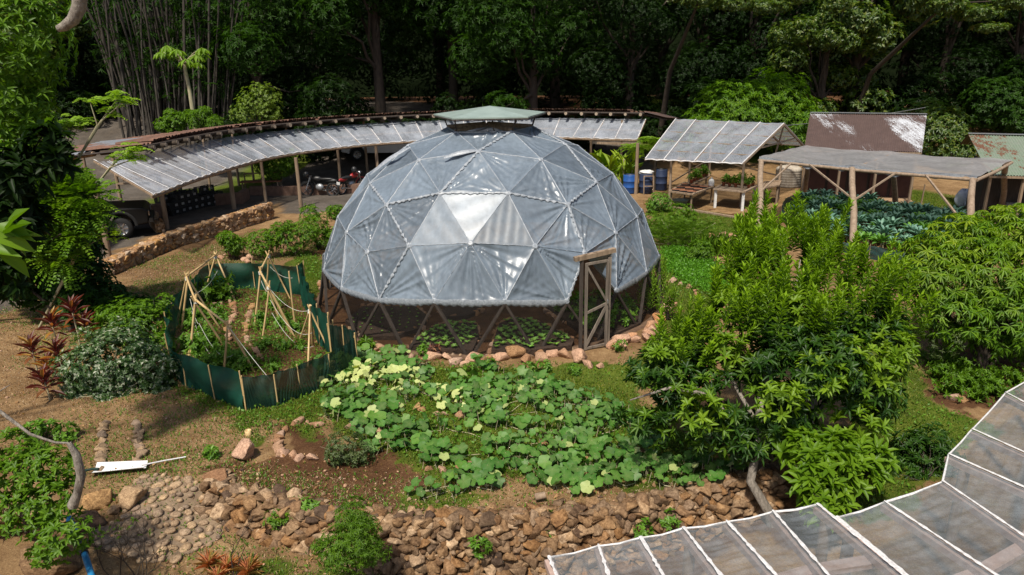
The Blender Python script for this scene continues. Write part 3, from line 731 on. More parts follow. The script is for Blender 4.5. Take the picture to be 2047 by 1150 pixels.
    # slipped film flaps on the upper left
    for a_, b_ in (((743, 352), (822, 297)), ((888, 318), (955, 303))):
        p0 = ray_sphere(*a_); p1 = ray_sphere(*b_); g = MB(); o = (p0 + p1) / 2 - Vector(C0); o.normalize(); d = (p1 - p0); s_ = o.cross(d).normalized()
        vs = []
        for k in range(13):
            t = k / 12; c_ = p0.lerp(p1, t); b = math.sin(math.pi * t); o2 = (c_ - Vector(C0)).normalized(); c_ = Vector(C0) + o2 * (DR + .0)
            vs += [c_ + o2 * (.03) - s_ * (.03 + .03 * b), c_ + o2 * (.05 + .05 * b), c_ + o2 * .02 + s_ * (.02 + .05 * b)]
        g.add(vs, [q for k in range(12) for q in ((3 * k, 3 * k + 1, 3 * k + 4, 3 * k + 3), (3 * k + 1, 3 * k + 2, 3 * k + 5, 3 * k + 4))], True)
        g.build('loose_flap', M['seam'], root)
    # doorway
    f = G(1160, 703); f2 = G(1214, 693); dv = (f2 - f).normalized(); nv = Vector((dv.y, -dv.x, 0))
    W = (f2 - f).length; H = 1.98
    for k, q in enumerate((f, f2)):
        g = MB(); g.bar(q - Vector((0, 0, .1)), q + Vector((0, 0, H)), .075, .07); g.build('door_post', M['greywood' if k else 'darkwood'], root)
    g = MB(); g.bar(f - dv * .16 + Vector((0, 0, H + .04)), f2 + dv * .12 + Vector((0, 0, H + .13)), .1, .09); g.build('door_lintel', M['wood'], root)
    dr = MB(); a0 = f + dv * .09 + nv * .05; a1 = f2 - dv * .07 + nv * .05
    U = lambda z: Vector((0, 0, z))
    for q in (a0, a1): dr.bar(q + U(.04), q + U(H - .06), .055, .035, up=nv)
    for z in (.07, H - .08): dr.bar(a0 + U(z), a1 + U(z + .02), .05, .03, up=nv)
    m0 = a0 + U(.85); m1 = a1 + U(1.0)
    dr.bar(m0, m1, .05, .03, up=nv); dr.bar(a0 + nv * .004 + U(H - .12), a1 + nv * .004 + U(1.03), .045, .028, up=nv); dr.bar(a0 + nv * .005 + U(.12), a1 + nv * .005 + U(.97), .06, .028, up=nv)
    D = dr.build('door', M['greywood'], root)
    s = MB(); s.add([a0 + U(.05) - nv * .02, a1 + U(.05) - nv * .02, a1 + U(H - .1) - nv * .02, a0 + U(H - .1) - nv * .02], [(0, 1, 2, 3)]); s.build('door_screen', M['screen'], D)
    g = MB(); g.tube([a1 + U(1.0) + nv * .03, a1 + U(1.03) + nv * .06, a1 + U(1.09) + nv * .03], .012, 6); g.build('latch', M['galv'], D)
    # crumpled film hanging over the door
    pA = Vector(P[A5]) + U(.1); vb = vid(1165, 490, (25, 35)); pB = Vector(P[vb]); pC = Vector(P[A6])
    g = MB(); l0 = f - dv * .05 + U(H + .1); l1 = f2 + dv * .1 + U(H + .17)
    def fn(u, v):
        t0 = pB.lerp(pB.lerp(pC, .55), u); t1 = l0.lerp(l1, u); p = t0.lerp(t1, v)
        return p + Vector((0, -1, .3)) * (.03 * math.sin(u * 21 + 2 * math.sin(v * 5)) * (.3 + v))
    g.grid(fn, 30, 10); g.build('door_flap', M['seam'], root)
    return P, lat
def ray_sphere(px, py, r=None):
    r = r or DR; d = ray(px, py).normalized(); o = Vector((0, 0, CAMH)); c = Vector((DC.x, DC.y, -.12)); oc = o - c
    b = oc.dot(d); cc = oc.dot(oc) - r * r; t = -b - math.sqrt(max(0, b * b - cc)); return o + d * t
DP, DLAT = dome()

# ------------------------------------------------------------------ beds inside the dome
g = MB(); g.lathe((DC.x, DC.y, .0), [(DR + .14, -.05), (DR + .1, .035), (DR - .02, .04), (DR - .04, -.05)], 72); g.build('ring_footing', M['earth'], None); tag(bpy.data.objects['ring_footing'], 'low earth and mortar footing ring under the legs of the plastic dome', 'footing')
def bed(name, label, px, z=.14):
    P = [G(a, b, z) for a, b in px]; c = sum(P, Vector()) / len(P); c.z = 0; mb = MB(); n = len(P)
    K = 10
    vs = [P[i] for i in range(n)] + [Vector((p.x, p.y, -.02)) for p in P]
    mb.add(vs, [tuple(range(n))] + [(i, i + n, (i + 1) % n + n, (i + 1) % n) for i in range(n)])
    o = mb.build(name, M['soil'], None, c); tag(o, label, 'garden bed'); return [tuple(p.xy) for p in P]
M['soil'] = simple('dark_bed_soil', (.065, .04, .026), (.025, .016, .012), 16, .95, None, 1, dist=.04)
b1 = bed('soil_bed', 'dark soil bed with leafy seedlings left of the path inside the dome', [(818, 690), (862, 654), (893, 645), (953, 646), (957, 672), (945, 699), (880, 698)])
b2 = bed('soil_bed', 'dark soil bed with leafy seedlings right of the path inside the dome', [(998, 646), (1033, 633), (1085, 645), (1148, 678), (1143, 690), (1071, 699), (982, 699), (990, 670)])
b3 = bed('soil_bed', 'bare soil bed sown in thin rows at the left inside the dome', [(690, 640), (725, 612), (830, 612), (856, 632), (840, 655), (790, 672), (735, 672)], .1)
b4 = bed('soil_bed', 'small bare soil bed at the back middle inside the dome', [(880, 622), (905, 600), (960, 600), (962, 618), (935, 630), (895, 634)], .1)
b5 = bed('soil_bed', 'soil bed with green plants behind the door inside the dome', [(1090, 612), (1140, 595), (1240, 590), (1290, 620), (1280, 645), (1220, 672), (1160, 660)], .1)
def stone_line(px, label, group, size=(.13, .2), mat='stone', step=.17, closed=False, z=.06, jit=.02, cat='stone', hz=None):
    P = [G(a, b, z) for a, b in px]
    if closed: P.append(P[0])
    acc = 0
    for a, b in zip(P[:-1], P[1:]):
        L = (b - a).length; t = acc
        while t < L:
            p = a.lerp(b, t / L); s = random.uniform(*size)
            p.z = gz(p.x, p.y) if hz is None else hz
            rock('edging_stone', label, cat, group, p + Vector((random.uniform(-jit, jit), random.uniform(-jit, jit), 0)), (s * 1.15, s * .8, s * .75), mat)
            t += step * random.uniform(.85, 1.2)
        acc = t - L
gi = 'stones edging the beds inside the dome'
stone_line([(818, 690), (862, 654), (893, 645), (953, 646), (957, 672), (945, 699)], 'tan stone edging the left seedling bed inside the dome', gi + ', left seedling bed')
stone_line([(982, 699), (990, 670), (998, 646), (1033, 633), (1085, 645), (1148, 678)], 'tan stone edging the right seedling bed inside the dome', gi + ', right seedling bed')
stone_line([(725, 610), (830, 608), (856, 632), (840, 655), (790, 672)], 'orange tan stone edging the bare bed at the left inside the dome', gi + ', bare bed', (.14, .24), step=.22)
stone_line([(880, 622), (895, 634), (935, 630), (962, 618), (962, 604)], 'tan stone edging the small middle bed inside the dome', gi + ', middle bed', (.13, .24), step=.2)
stone_line([(1088, 610), (1096, 625), (1125, 640), (1160, 655)], 'orange stone edging the bed behind the dome door', gi + ', door bed', (.14, .24), step=.2)
stone_line([(1165, 600), (1200, 597), (1240, 600), (1262, 606)], 'tan stone lying across the bed behind the dome door', gi + ', back of door bed', (.12, .22), step=.22)
stone_line([(700, 655), (760, 690), (860, 704), (950, 708), (1060, 704), (1150, 695)], 'small dark cobble set along the inner rim of the dome', 'dark cobbles along the rim inside the dome', (.09, .13), 'cobble', .16)
# seedlings: each a small rosette
def rosette(name, mat, K, L, W, h, seed, tmpl=T4, el=.6):
    LV = Leaves(); th = np.arange(K) * 2.4 + rng.random(K) * .4
    d = np.c_[np.cos(th), np.sin(th), el + rng.random(K) * .5]
    LV.add(tmpl, np.zeros((K, 3)) + [0, 0, h], d, np.tile([0, 0, 1.], (K, 1)), L * (.7 + .5 * rng.random(K)), W)
    V, F, t = LV.arrays(); me = npmesh(name, V, F, True, {'tint': t}); me.materials.append(M[mat]); return me
SEED = [rosette('seedling', 'lf_seed', 7, .1, .06, .02, i) for i in range(3)]
def plants(name, label, cat, group, meshes, pts, s=(.8, 1.2), tilt=.15):
    for p in pts:
        o = bpy.data.objects.new(name, random.choice(meshes)); COL.objects.link(o); k = random.uniform(*s)
        o.location = p; o.scale = (k, k, k); o.rotation_euler = (random.uniform(-tilt, tilt), random.uniform(-tilt, tilt), random.uniform(0, 6.3)); tag(o, label, cat, group)
def rowpts(P, dx, dy, ang, z, jit=.02, inset=.92):
    Pn = np.array(P); c = Pn.mean(0); Q = (Pn - c) * inset + c; out = []; ca, sa = math.cos(ang), math.sin(ang)
    for i in range(-30, 31):
        for j in range(-30, 31):
            x = i * dx + (.5 * dx if j % 2 else 0); y = j * dy; p = c + np.array([x * ca - y * sa, x * sa + y * ca]) + rng.normal(size=2) * jit
            if inpoly(p[0:1], p[1:2], [tuple(q) for q in Q])[0]: out.append(Vector((p[0], p[1], z)))
    return out
plants('seedling', 'young green seedling planted in the left seedling bed inside the dome', 'seedling', 'seedlings in the left dome bed', SEED, rowpts(b1, .2, .17, .15, .14))
plants('seedling', 'young green seedling planted in the right seedling bed inside the dome', 'seedling', 'seedlings in the right dome bed', SEED, rowpts(b2, .2, .17, -.2, .14))
plants('seedling', 'tiny sprout in the thin rows of the bare bed inside the dome', 'seedling', 'sprouts in the bare dome bed', SEED, rowpts(b3, .42, .13, .1, .1)[:60], (.3, .5))
LV_ = Leaves; YP = []
def bushlet(name, mat, S, K, L, W, r, h, tm=T4):
    LV = Leaves(); p = rng.normal(size=(S, 3)) * [r * .5, r * .5, 0]; p[:, 2] = h * (.2 + .8 * rng.random(S)); o = nrm(np.c_[p[:, :2] * 1.5, np.full(S, r)])
    whorl(LV, p, o, K, L, W, .1, .9, tm); ln = np.linalg.norm(p, axis=1); LV.add(T2, np.zeros((S, 3)), p, rdirs(S), ln * 1.02, .012)
    V, F, t = LV.arrays(); me = npmesh(name, V, F, True, {'tint': t}); me.materials.append(M[mat]); return me
YP = [bushlet('young_plant', 'lf_veg', 10, 5, .13, .07, .16, .3) for i in range(3)]
plants('young_plant', 'leafy green plant growing behind the door inside the dome', 'plant', 'plants in the bed behind the dome door', YP, rowpts(b5, .42, .34, .2, .1, .05), (.6, 1.0))
# ------------------------------------------------------------------ carport: curved lean-to with tiled roof and film awning
U = lambda z: Vector((0, 0, z))
# stations along the awning's lower edge (pixels) and upper edge
LOW_ = [(306, 389), (375, 362), (448, 338), (524, 316), (600, 303), (673, 294), (750, 286), (830, 281), (905, 277), (980, 275), (1060, 273), (1110, 273), (1190, 276), (1274, 278)]
UPP_ = [(188, 320), (265, 303), (337, 288), (423, 275), (526, 259), (592, 251), (700, 243), (790, 238), (880, 234), (970, 231), (1050, 229), (1110, 227), (1200, 224), (1296, 224)]
ZL, ZU = 2.15, 3.0
lowp = [G(x, y, ZL) for x, y in LOW_]; uppp = [G(x, y, ZU) for x, y in UPP_]
def resample(P, n):
    P = [Vector(p) for p in P]; d = [0]
    for a, b in zip(P[:-1], P[1:]): d.append(d[-1] + (b - a).length)
    out = []
    for k in range(n + 1):
        t = d[-1] * k / n; i = max(j for j in range(len(d)) if d[j] <= t + 1e-9); i = min(i, len(P) - 2)
        out.append(P[i].lerp(P[i + 1], (t - d[i]) / max(1e-6, d[i + 1] - d[i])))
    return out
def smooth(P, it=3):
    P = list(P)
    for _ in range(it): P = [P[0]] + [(P[i - 1] + P[i] * 2 + P[i + 1]) / 4 for i in range(1, len(P) - 1)] + [P[-1]]
    return P
# the awning has one real width: keep the lower edge measured, fix the upper edge at a constant run behind it
def at(P, t):
    t = max(0, min(1, t)) * (len(P) - 1); i = min(int(t), len(P) - 2); return P[i].lerp(P[i + 1], t - i)
lowS = smooth(resample(lowp, 64), 4)
def outward(i):
    a = lowS[max(0, i - 2)]; b = lowS[min(64, i + 2)]; d = (b - a).normalized(); return Vector((-d.y, d.x, 0))
RUN = 1.75
uppS = []
for i in range(65):
    uppS.append(Vector((*(lowS[i] + outward(i) * RUN).xy, ZU)))
uppS[0] = uppp[0]; uppS[1] = uppp[0].lerp(uppS[3], .4); uppS = smooth(uppS, 3)
cp = empty('carport', lowS[32].copy() - U(ZL), 'long curved open carport with clay tile roof and clear plastic awning behind the dome', 'carport')
def awning():
    g = MB()
    def fn(u, v):
        a = at(lowS, u); b = at(uppS, u); p = a.lerp(b, v); bay = u * 26
        p = p - U(.05 * math.sin(math.pi * (bay % 1)) * (1.1 - v)) + U(.012 * math.sin(v * 9 + bay * 7) + .010 * math.sin(bay * 21 + 4 * math.sin(v * 3)))
        if v == 0: p = p - U(.03 * abs(math.sin(bay * 3.7)))
        return p
    g.grid(fn, 520, 12); g.build('film_awning', M['awning'], cp)
    for k in range(27):
        u = k / 26; a = at(lowS, u); b = at(uppS, u); s = MB()
        s.bar(a + U(-.045), b + U(-.045), .07, .05); s.build('awning_rafter', M['wood'], cp)
        s = MB(); n_ = 24
        d = (at(lowS, min(1, u + .01)) - at(lowS, max(0, u - .01))).normalized()
        vs = []
        for i in range(n_ + 1):
            p = a.lerp(b, i / n_) + U(.02); w_ = .016 + random.uniform(-.009, .009)
            vs += [p - d * w_, p + U(.012 + random.uniform(-.004, .006)), p + d * w_]
        s.add(vs, [q for i in range(n_) for q in ((3 * i, 3 * i + 1, 3 * i + 4, 3 * i + 3), (3 * i + 1, 3 * i + 2, 3 * i + 5, 3 * i + 4))], True)
        s.build('awning_batten', M['batten'], cp)
    for nm, t in (('awning_purlin', .5), ('eave_beam', .02)):
        s = MB(); s.tube([at(lowS, i / 40).lerp(at(uppS, i / 40), t) - U(.1) for i in range(41)], .045 if t > .1 else .06, 7); s.build(nm, M['wood'], cp)
    s = MB(); s.tube([at(lowS, i / 200) + U(-.01 + .02 * math.sin(i * 1.7)) for i in range(201)], .018, 6, jit=.4); s.build('rolled_film_edge', M['batten'], cp)
awning()
# roof: starts just above the awning and climbs gently away from the garden
def roofpt(u, v, lift=0):
    i = u * 64; b = at(uppS, u); o = outward(min(64, max(0, int(round(i)))))
    return Vector((*(b + o * (-.25 + 4.3 * v)).xy, ZU + .36 - .36 * v + lift))
def roofs():
    # extend roof to the left with a corrugated metal tail
    left0 = [G(86, 334, 3.05), G(126, 316, 3.15), G(160, 305, 3.25)]
    n = 760; vs = []; fs = []
    V = []; K = 9
    for i in range(n + 1):
        u = .1 + .9 * i / n; ph = i * 2 * math.pi / 7.0
        for j in range(K + 1):
            v = j / K; p = roofpt(u, v); V.append(p + U(.05 * math.sin(ph) + .03 * ((j % 2) * .5) + random.uniform(-.010, .012)))
    F = [(i * (K + 1) + j, (i + 1) * (K + 1) + j, (i + 1) * (K + 1) + j + 1, i * (K + 1) + j + 1) for i in range(n) for j in range(K)]
    g = MB(); g.add(V, F); g.build('tile_roof', M['terracotta'], cp)
    # rows of real half-round tiles on the eave, where their ends show
    T = MB()
    for i in range(0, 250):
        u = .12 + .85 * i / 250
        for j in range(3):
            if random.random() < .06: continue
            a = roofpt(u + random.uniform(-.0008, .0008), -.02 + j * .1, .05 + random.uniform(0, .03)); b = roofpt(u, .10 + j * .1, .09); d = (b - a).normalized(); s = d.cross(U(1)).normalized()
            pts = []
            for t_, r in ((a, .085), (b, .07)):
                for k in range(6):
                    an = math.pi * k / 5; pts.append(t_ + s * math.cos(an) * r + U(math.sin(an) * r * .8))
            T.add(pts, [(k, k + 1, k + 7, k + 6) for k in range(5)], True)
    T.build('eave_tiles', M['terracotta'], cp)
    g = MB()
    for i in range(0, 61):
        pass
    # under side sheet and fascia
    g.grid(lambda u, v: roofpt(.08 + .92 * u, v, -.1), 90, 6); g.build('roof_lining', M['darkwood'], cp)
    s = MB(); s.tube([roofpt(.08 + .92 * i / 60, -.03, -.06) for i in range(61)], .05, 6); s.build('fascia_pole', M['darkwood'], cp)
    for k in range(34):
        u = .1 + .895 * k / 33; a = roofpt(u, -.085, -.13); b = roofpt(u, .35, -.13)
        s = MB(); r = random.uniform(.075, .1); s.tube([a, b], r, 10, cap=False, jit=.03)
        o = s.build('roof_log', M['bark'], cp); e = MB(); e.tube([a - (b - a).normalized() * .006, a + (b - a).normalized() * .004], r * .97, 10); e.build('log_end', M['log'], o)
        if k % 4 == 1:
            s = MB(); s.bar(roofpt(u, -.03, -.12), at(uppS, u) - U(.02), .05, .05); s.build('strut', M['darkwood'], cp)
    # metal tail at the left end
    p0 = [G(84, 335, 3.0), G(140, 311, 3.12), G(200, 297, 3.22), G(262, 283, 3.3), G(330, 272, 3.36)]
    pS = resample(p0, 20); vs = []; g = MB()
    def fn(u, v):
        p = at(pS, u); d = (at(pS, min(1, u + .02)) - at(pS, max(0, u - .02))).normalized(); o = Vector((-d.y, d.x, 0))
        return p + o * v * (1.2 + 2.4 * u) + U(-.3 * v + .03 * math.sin(u * 150))
    g.grid(fn, 380, 5); g.build('metal_roof_end', M['galv'], cp)
    g = MB(); g.tube([at(pS, i / 20) - U(.07) for i in range(21)], .05, 6); g.build('end_fascia', M['darkwood'], cp)
    for k in range(5):
        u = .3 + .16 * k; a = fn(u, -.05) - U(.12); b = fn(u, .5) - U(.14); s = MB(); s.tube([a, b], .085, 9); s.build('roof_log', M['wood'], cp)
roofs()
def post(px, py, H, r=.085, top=None, name='post', par=cp, mat='wood'):
    b = GH(px, py); t = Vector(top) if top else b + U(H); g = MB(); m = b.lerp(t, .5) + Vector((random.uniform(-.02, .02), random.uniform(-.02, .02), 0))
    g.tube([b - U(.1), m, t], [r * 1.1, r, r * .92], 9, jit=.06); return g.build(name, M[mat], par)
for px, py, H, r in ((218, 517, 2.2, .085), (334, 458, 2.15, .09), (468, 418, 2.15, .09), (532, 404, 2.2, .07), (602, 415, 2.15, .08), (681, 372, 2.3, .07), (757, 370, 2.2, .08),
                     (245, 420, 2.9, .07), (420, 375, 2.9, .06), (478, 372, 2.9, .06), (508, 366, 3.0, .06), (583, 356, 2.9, .06), (735, 345, 3.0, .07), (190, 436, 2.8, .07),
                     (1271, 388, 2.3, .08), (1240, 352, 2.9, .06), (1120, 345, 2.4, .06), (1180, 345, 2.4, .06), (1040, 345, 2.4, .07), (960, 345, 2.4, .07)): post(px, py, H, r)
a = G(218, 430, 1.2); g = MB(); g.bar(GH(245, 420) + U(1.15), GH(334, 458) + U(1.75), .09, .07); g.build('rail', M['wood'], cp)
g = MB(); g.bar(at(lowS, .93) - U(.25), at(lowS, 1) - U(.25), .1, .1); g.build('cross_beam', M['wood'], cp)
# right end of the carport: dark open gable
g = MB(); e0 = roofpt(1, 0); e1 = roofpt(1, 1)
g.grid(lambda u, v: roofpt(1, v) + (at(lowS, 1) - at(lowS, .97)).normalized() * u * 1.1 + U(.02 * math.sin(v * 60) - .25 * u), 8, 60); g.build('metal_roof_wing', M['iron_red'], cp)
for k in range(4):
    g = MB(); v = .05 + .3 * k; g.bar(roofpt(1, v, -.12), roofpt(1, v, -.12) + (at(lowS, 1) - at(lowS, .97)).normalized() * 1.1 - U(.25), .06, .06); g.build('wing_rafter', M['darkwood'], cp)

# low stone wall in front of the carport (fieldstone in mortar)
def stonewall(name, label, top_px, base_px, h, th, mat='mortarstone', core='mortar', size=.26, dens=1.0, bulge=.05, cat='wall', back=True):
    B = [GH(x, y) for x, y in base_px]; Bs = resample(B, 60); L = sum((Bs[i + 1] - Bs[i]).length for i in range(60)); c = Bs[30].copy()
    root = empty(name, c, label, cat); g = MB()
    hh = h if callable(h) else (lambda u: h)
    def nrm_(u):
        d = (at(Bs, min(1, u + .02)) - at(Bs, max(0, u - .02))); d.z = 0; d.normalize(); return Vector((-d.y, d.x, 0))
    prof = [(0, 0), (0, 1), (1, 1), (1, 0)]
    def fn(u, v):
        p = at(Bs, u); n_ = nrm_(u); k = v * 3; i = min(2, int(k)); a_, b_ = prof[i], prof[i + 1]; t = k - i
        return p + n_ * (th * (a_[0] + (b_[0] - a_[0]) * t)) + U(-.15 + (hh(u) + .13) * (a_[1] + (b_[1] - a_[1]) * t))
    g.grid(fn, 60, 12, False)
    for u in (0, 1): g.add([fn(u, 0), fn(u, 1 / 3), fn(u, 2 / 3), fn(u, 1)], [(0, 1, 2, 3)])
    g.build('mortar_core', M[core], root)
    R = Rocks(); nf = int(L * dens / size)
    for i in range(nf):
        u = (i + .5) / nf; z = 0
        while z < hh(u) - size * .25:
            s = size * random.uniform(.7, 1.35); uu = min(1, max(0, u + random.uniform(-.5, .5) / nf)); n_ = nrm_(uu); rz = math.atan2(n_.y, n_.x) + math.pi / 2
            R.add(at(Bs, uu) - n_ * random.uniform(-.02, bulge * .6) + U(z + s * .32), (s * 1.15, s * .5, s * .72), rz, .2); z += s * .62
        for q in range(max(1, int(th / size))):
            n_ = nrm_(u); s = size * random.uniform(.8, 1.4)
            R.add(at(Bs, u) + n_ * (th * (q + .5) / max(1, int(th / size))) + U(hh(u) - .03), (s * 1.1, s * .9, s * .45), None, .15)
    for u in (0.0, 1.0):
        for q in range(int(th / size) + 1):
            z = 0
            while z < hh(u) - .1:
                s = size * random.uniform(.8, 1.2); R.add(at(Bs, u) + nrm_(u) * (th * (q + .3) / (int(th / size) + 1)) + U(z + s * .3), (s * .7, s, s * .7), None, .2); z += s * .62
    R.build('facing_stones', M[mat], root); return root
stonewall('stone_wall', 'low tan stone wall curving in front of the open carport', None, [(222, 552), (290, 523), (352, 495), (456, 466), (546, 438)], lambda u: .42 + .22 * u, .42, size=.2)
stonewall('stone_wall', 'short piece of stone wall running inward beside the second carport post', None, [(330, 464), (318, 452), (312, 440)], .35, .3, size=.2)
def lowwall(label, px, h, th=.25):
    B = [GH(x, y) for x, y in px]; c = B[0].copy(); g = MB()
    for a_, b_ in zip(B[:-1], B[1:]):
        d = (b_ - a_).normalized(); n_ = Vector((-d.y, d.x, 0)) * th
        g.add([a_ - U(.1), b_ - U(.1), b_ + U(h), a_ + U(h), a_ + n_ - U(.1), b_ + n_ - U(.1), b_ + n_ + U(h), a_ + n_ + U(h)], [(0, 1, 2, 3), (5, 4, 7, 6), (3, 2, 6, 7), (0, 3, 7, 4), (1, 5, 6, 2)])
    o = g.build('low_wall', M['redwall'], None, c); tag(o, label, 'wall')
lowwall('low brown wall behind the black vehicle inside the carport', [(262, 449), (330, 432)], .55)
lowwall('low brown wall right of the stacked crates inside the carport', [(431, 411), (486, 408), (500, 398)], .5)
lowwall('low brown wall behind the left motorbike inside the carport', [(500, 391), (600, 391), (690, 388), (740, 384)], .42)

# crates stacked under the carport
def crate_proto():
    g = MB(); w_, d_, h_ = .5, .34, .27; t = .015
    r = empty('crate', (0, 0, 0), 'x', 'crate')
    g.box((0, 0, t / 2), (w_, d_, t))
    for z in (.045, .1, .155, .21, .255):
        for sx in (-1, 1): g.box((sx * (w_ / 2 - t / 2), 0, z), (t, d_ - .002, .03))
        for sy in (-1, 1): g.box((0, sy * (d_ / 2 - t / 2), z), (w_ - .034, t, .03))
    for sx in (-1, 1):
        for sy in (-1, 1): g.box((sx * (w_ / 2 - .02), sy * (d_ / 2 - .02), h_ / 2 + .002), (.045, .045, h_ + .004))
    g.build('crate_body', M['crate'], r)
    g = MB(); g.box((.06, -d_ / 2 - .004, .15), (.14, .006, .1)); g.build('paper_label', M['galv'], r)
    return r
cr = crate_proto(); first = True; K = 0
cA = GH(340, 432); cB = GH(440, 406)
names = ['black plastic crate at the bottom of the stacks under the carport', 'black plastic crate in the second tier of the stacks under the carport', 'black plastic crate in the third tier of the stacks under the carport', 'black plastic crate on top of the stacks under the carport']
dirc = (cB - cA).normalized(); back = Vector((-dirc.y, dirc.x, 0))
for row in range(2):
    for i in range(8):
        nst = random.choice([2, 3, 3, 4]) if row else random.choice([2, 3, 3])
        if i > 5 and not row: nst = 2
        for k in range(nst):
            o = cr if first else copy_tree(cr); first = False
            p = cA.lerp(cB, (i + .5) / 8) + back * (.45 * row) + U(.275 * k); o.location = p + Vector((random.uniform(-.02, .02), random.uniform(-.02, .02), 0))
            o.rotation_euler.z = math.atan2(dirc.y, dirc.x) + random.uniform(-.1, .1); o['group'] = 'black crates stacked in the carport, tier %s' % ('one', 'two', 'three', 'four')[k]
            o['label'] = names[k]
# bench table by the low wall
t = empty('wood_bench', GH(525, 384), 'brown wooden bench with a thin frame above it beside the low wall of the carport', 'bench')
bp = GH(525, 388)
g = MB(); g.box(bp + U(.62), (1.9, .5, .06), .1); g.build('seat', M['rust'], t)
for sx in (-.85, .85):
    for sy in (-.18, .18):
        g = MB(); g.bar(bp + Vector((sx, sy, 0)), bp + Vector((sx, sy, .6)), .06); g.build('leg', M['wood'], t)
g = MB(); g.bar(bp + Vector((-.9, .3, .95)), bp + Vector((.9, .3, .98)), .06); g.build('rail', M['wood'], t)
for sx in (-.88, .88): g = MB(); g.bar(bp + Vector((sx, .3, .0)), bp + Vector((sx, .3, .95)), .05); g.build('rail_post', M['wood'], t)

# ---- vehicles
def wheel(par, c, r, w_, ang, rim='chrome'):
    Q = Matrix.Rotation(ang, 3, 'Z')
    def tr(mb): mb.v = [Q @ v + Vector(c) for v in mb.v]; return mb
    g = MB(); g.lathe((0, 0, 0), [(r * .6, -w_ / 2), (r * .93, -w_ / 2), (r, -w_ * .3), (r, w_ * .3), (r * .93, w_ / 2), (r * .6, w_ / 2)], 28, 'Y'); W = tr(g).build('wheel', M['tyre'], par)
    g = MB(); g.lathe((0, 0, 0), [(r * .6, -w_ * .42), (r * .56, -w_ * .3), (r * .2, -w_ * .34), (.01, -w_ * .36)], 24, 'Y'); g.lathe((0, 0, 0), [(r * .6, w_ * .42), (r * .5, w_ * .1), (.01, w_ * .1)], 24, 'Y')
    tr(g).build('rim', M['galv'], W)
    for k in range(6):
        g = MB(); a_ = k * math.pi / 3
        g.bar((math.cos(a_) * r * .12, -w_ * .42, math.sin(a_) * r * .12), (math.cos(a_) * r * .57, -w_ * .44, math.sin(a_) * r * .57), r * .14, r * .06, up=(0, 1, 0)); tr(g).build('spoke', M[rim], W)
    return W
def truck(name, label, base, ang, mat, cab_back=True, S=1.0):
    r = empty(name, (0, 0, 0), label, 'pickup'); L, W, = 5.0, 1.8
    # side profile extruded, x forward, with rounded shoulders
    def body(prof, w0, w1, nm, mt_):
        g = MB(); n = len(prof); vs = [(x, -w0 / 2, z) for x, z in prof] + [(x, w0 / 2, z) for x, z in prof]
        vi = [(x, -w1 / 2, z) for x, z in prof]
        g.add(vs, [tuple(range(n))[::-1], tuple(range(n, 2 * n))] + [(i, (i + 1) % n, (i + 1) % n + n, i + n) for i in range(n)])
        o = g.build(nm, mt_, r); bv = o.modifiers.new('b', 'BEVEL'); bv.width = .05; bv.segments = 2; bv.limit_method = 'ANGLE'; return o
    def arch(cx, rr=.46, z0=.45, n=8): return [(cx + rr * math.cos(a_), z0 + rr * math.sin(a_)) for a_ in [math.pi * k / n for k in range(n + 1)]]
    low = [(-2.5, .5)] + list(reversed(arch(-1.5))) + list(reversed(arch(1.55))) + [(2.45, .5), (2.5, .95), (2.35, 1.08), (.95, 1.15), (-2.5, 1.15)]
    body(low, W, W, 'body', M[mat])
    body([(-.55, 1.13), (-.5, 1.7), (.25, 1.72), (.95, 1.13)], W * .86, W * .8, 'cab', M[mat])
    for sy in (-1, 1):
        g = MB(); y = sy * (W * .43 + .006); g.add([(-.42, y, 1.18), (.2, y, 1.18), (.2, y, 1.6), (-.4, y, 1.6)], [(0, 1, 2, 3)]); g.build('side_window', M['glass'], r)
        g = MB(); g.add([(.26, y, 1.18), (.8, y, 1.18), (.3, y, 1.6)], [(0, 1, 2)]); g.build('side_window', M['glass'], r)
        g = MB(); g.box((2.5, sy * .68, .85), (.04, .3, .16)); g.build('headlight', M['chrome'], r)
        g = MB(); g.box((-2.51, sy * .82, .9), (.03, .14, .3)); g.build('tail_light', M['redpaint'], r)
        for cx in (-1.5, 1.55):
            g = MB(); P_ = []
            for k in range(13):
                a_ = math.pi * k / 12; P_ += [(cx + .45 * math.cos(a_), sy * W / 2 * .98, .45 + .45 * math.sin(a_)), (cx + .53 * math.cos(a_), sy * (W / 2 + .045), .45 + .53 * math.sin(a_)), (cx + .56 * math.cos(a_), sy * (W / 2), .45 + .57 * math.sin(a_))]
            g.add(P_, [q for k in range(12) for q in ((3 * k, 3 * k + 1, 3 * k + 4, 3 * k + 3), (3 * k + 1, 3 * k + 2, 3 * k + 5, 3 * k + 4))], True); g.build('wheel_arch', M['tyre' if mat == 'carblack' else mat], r)
            wheel(r, (cx, sy * (W / 2 - .1), .38), .38, .25, 0 if sy < 0 else math.pi)
    g = MB(); g.add([(.99, -.7, 1.17), (.99, .7, 1.17), (.3, .64, 1.69), (.3, -.64, 1.69)], [(0, 1, 2, 3)]); g.build('windscreen', M['glass'], r)
    g = MB(); g.box((2.54, 0, .6), (.12, W * .95, .16)); g.build('bumper', M['black'], r)
    g = MB(); g.box((-1.55, 0, 1.16), (1.75, W * .8, .02)); g.build('load_bed', M['black'], r)
    r.location = base; r.rotation_euler.z = ang; r.scale = (S, S, S); return r
wp = GH(247, 478); an = R_(24)
truck('parked_pickup', 'black pickup with silver alloy wheels parked under the left end of the carport', Vector((wp.x, wp.y, 0)) - Matrix.Rotation(an, 3, 'Z') @ Vector((1.55, -.82, 0)), an, 'carblack')
truck('parked_pickup', 'white pickup parked on the road behind the carport, partly hidden by the dome', GH(775, 318), R_(178), 'carwhite')
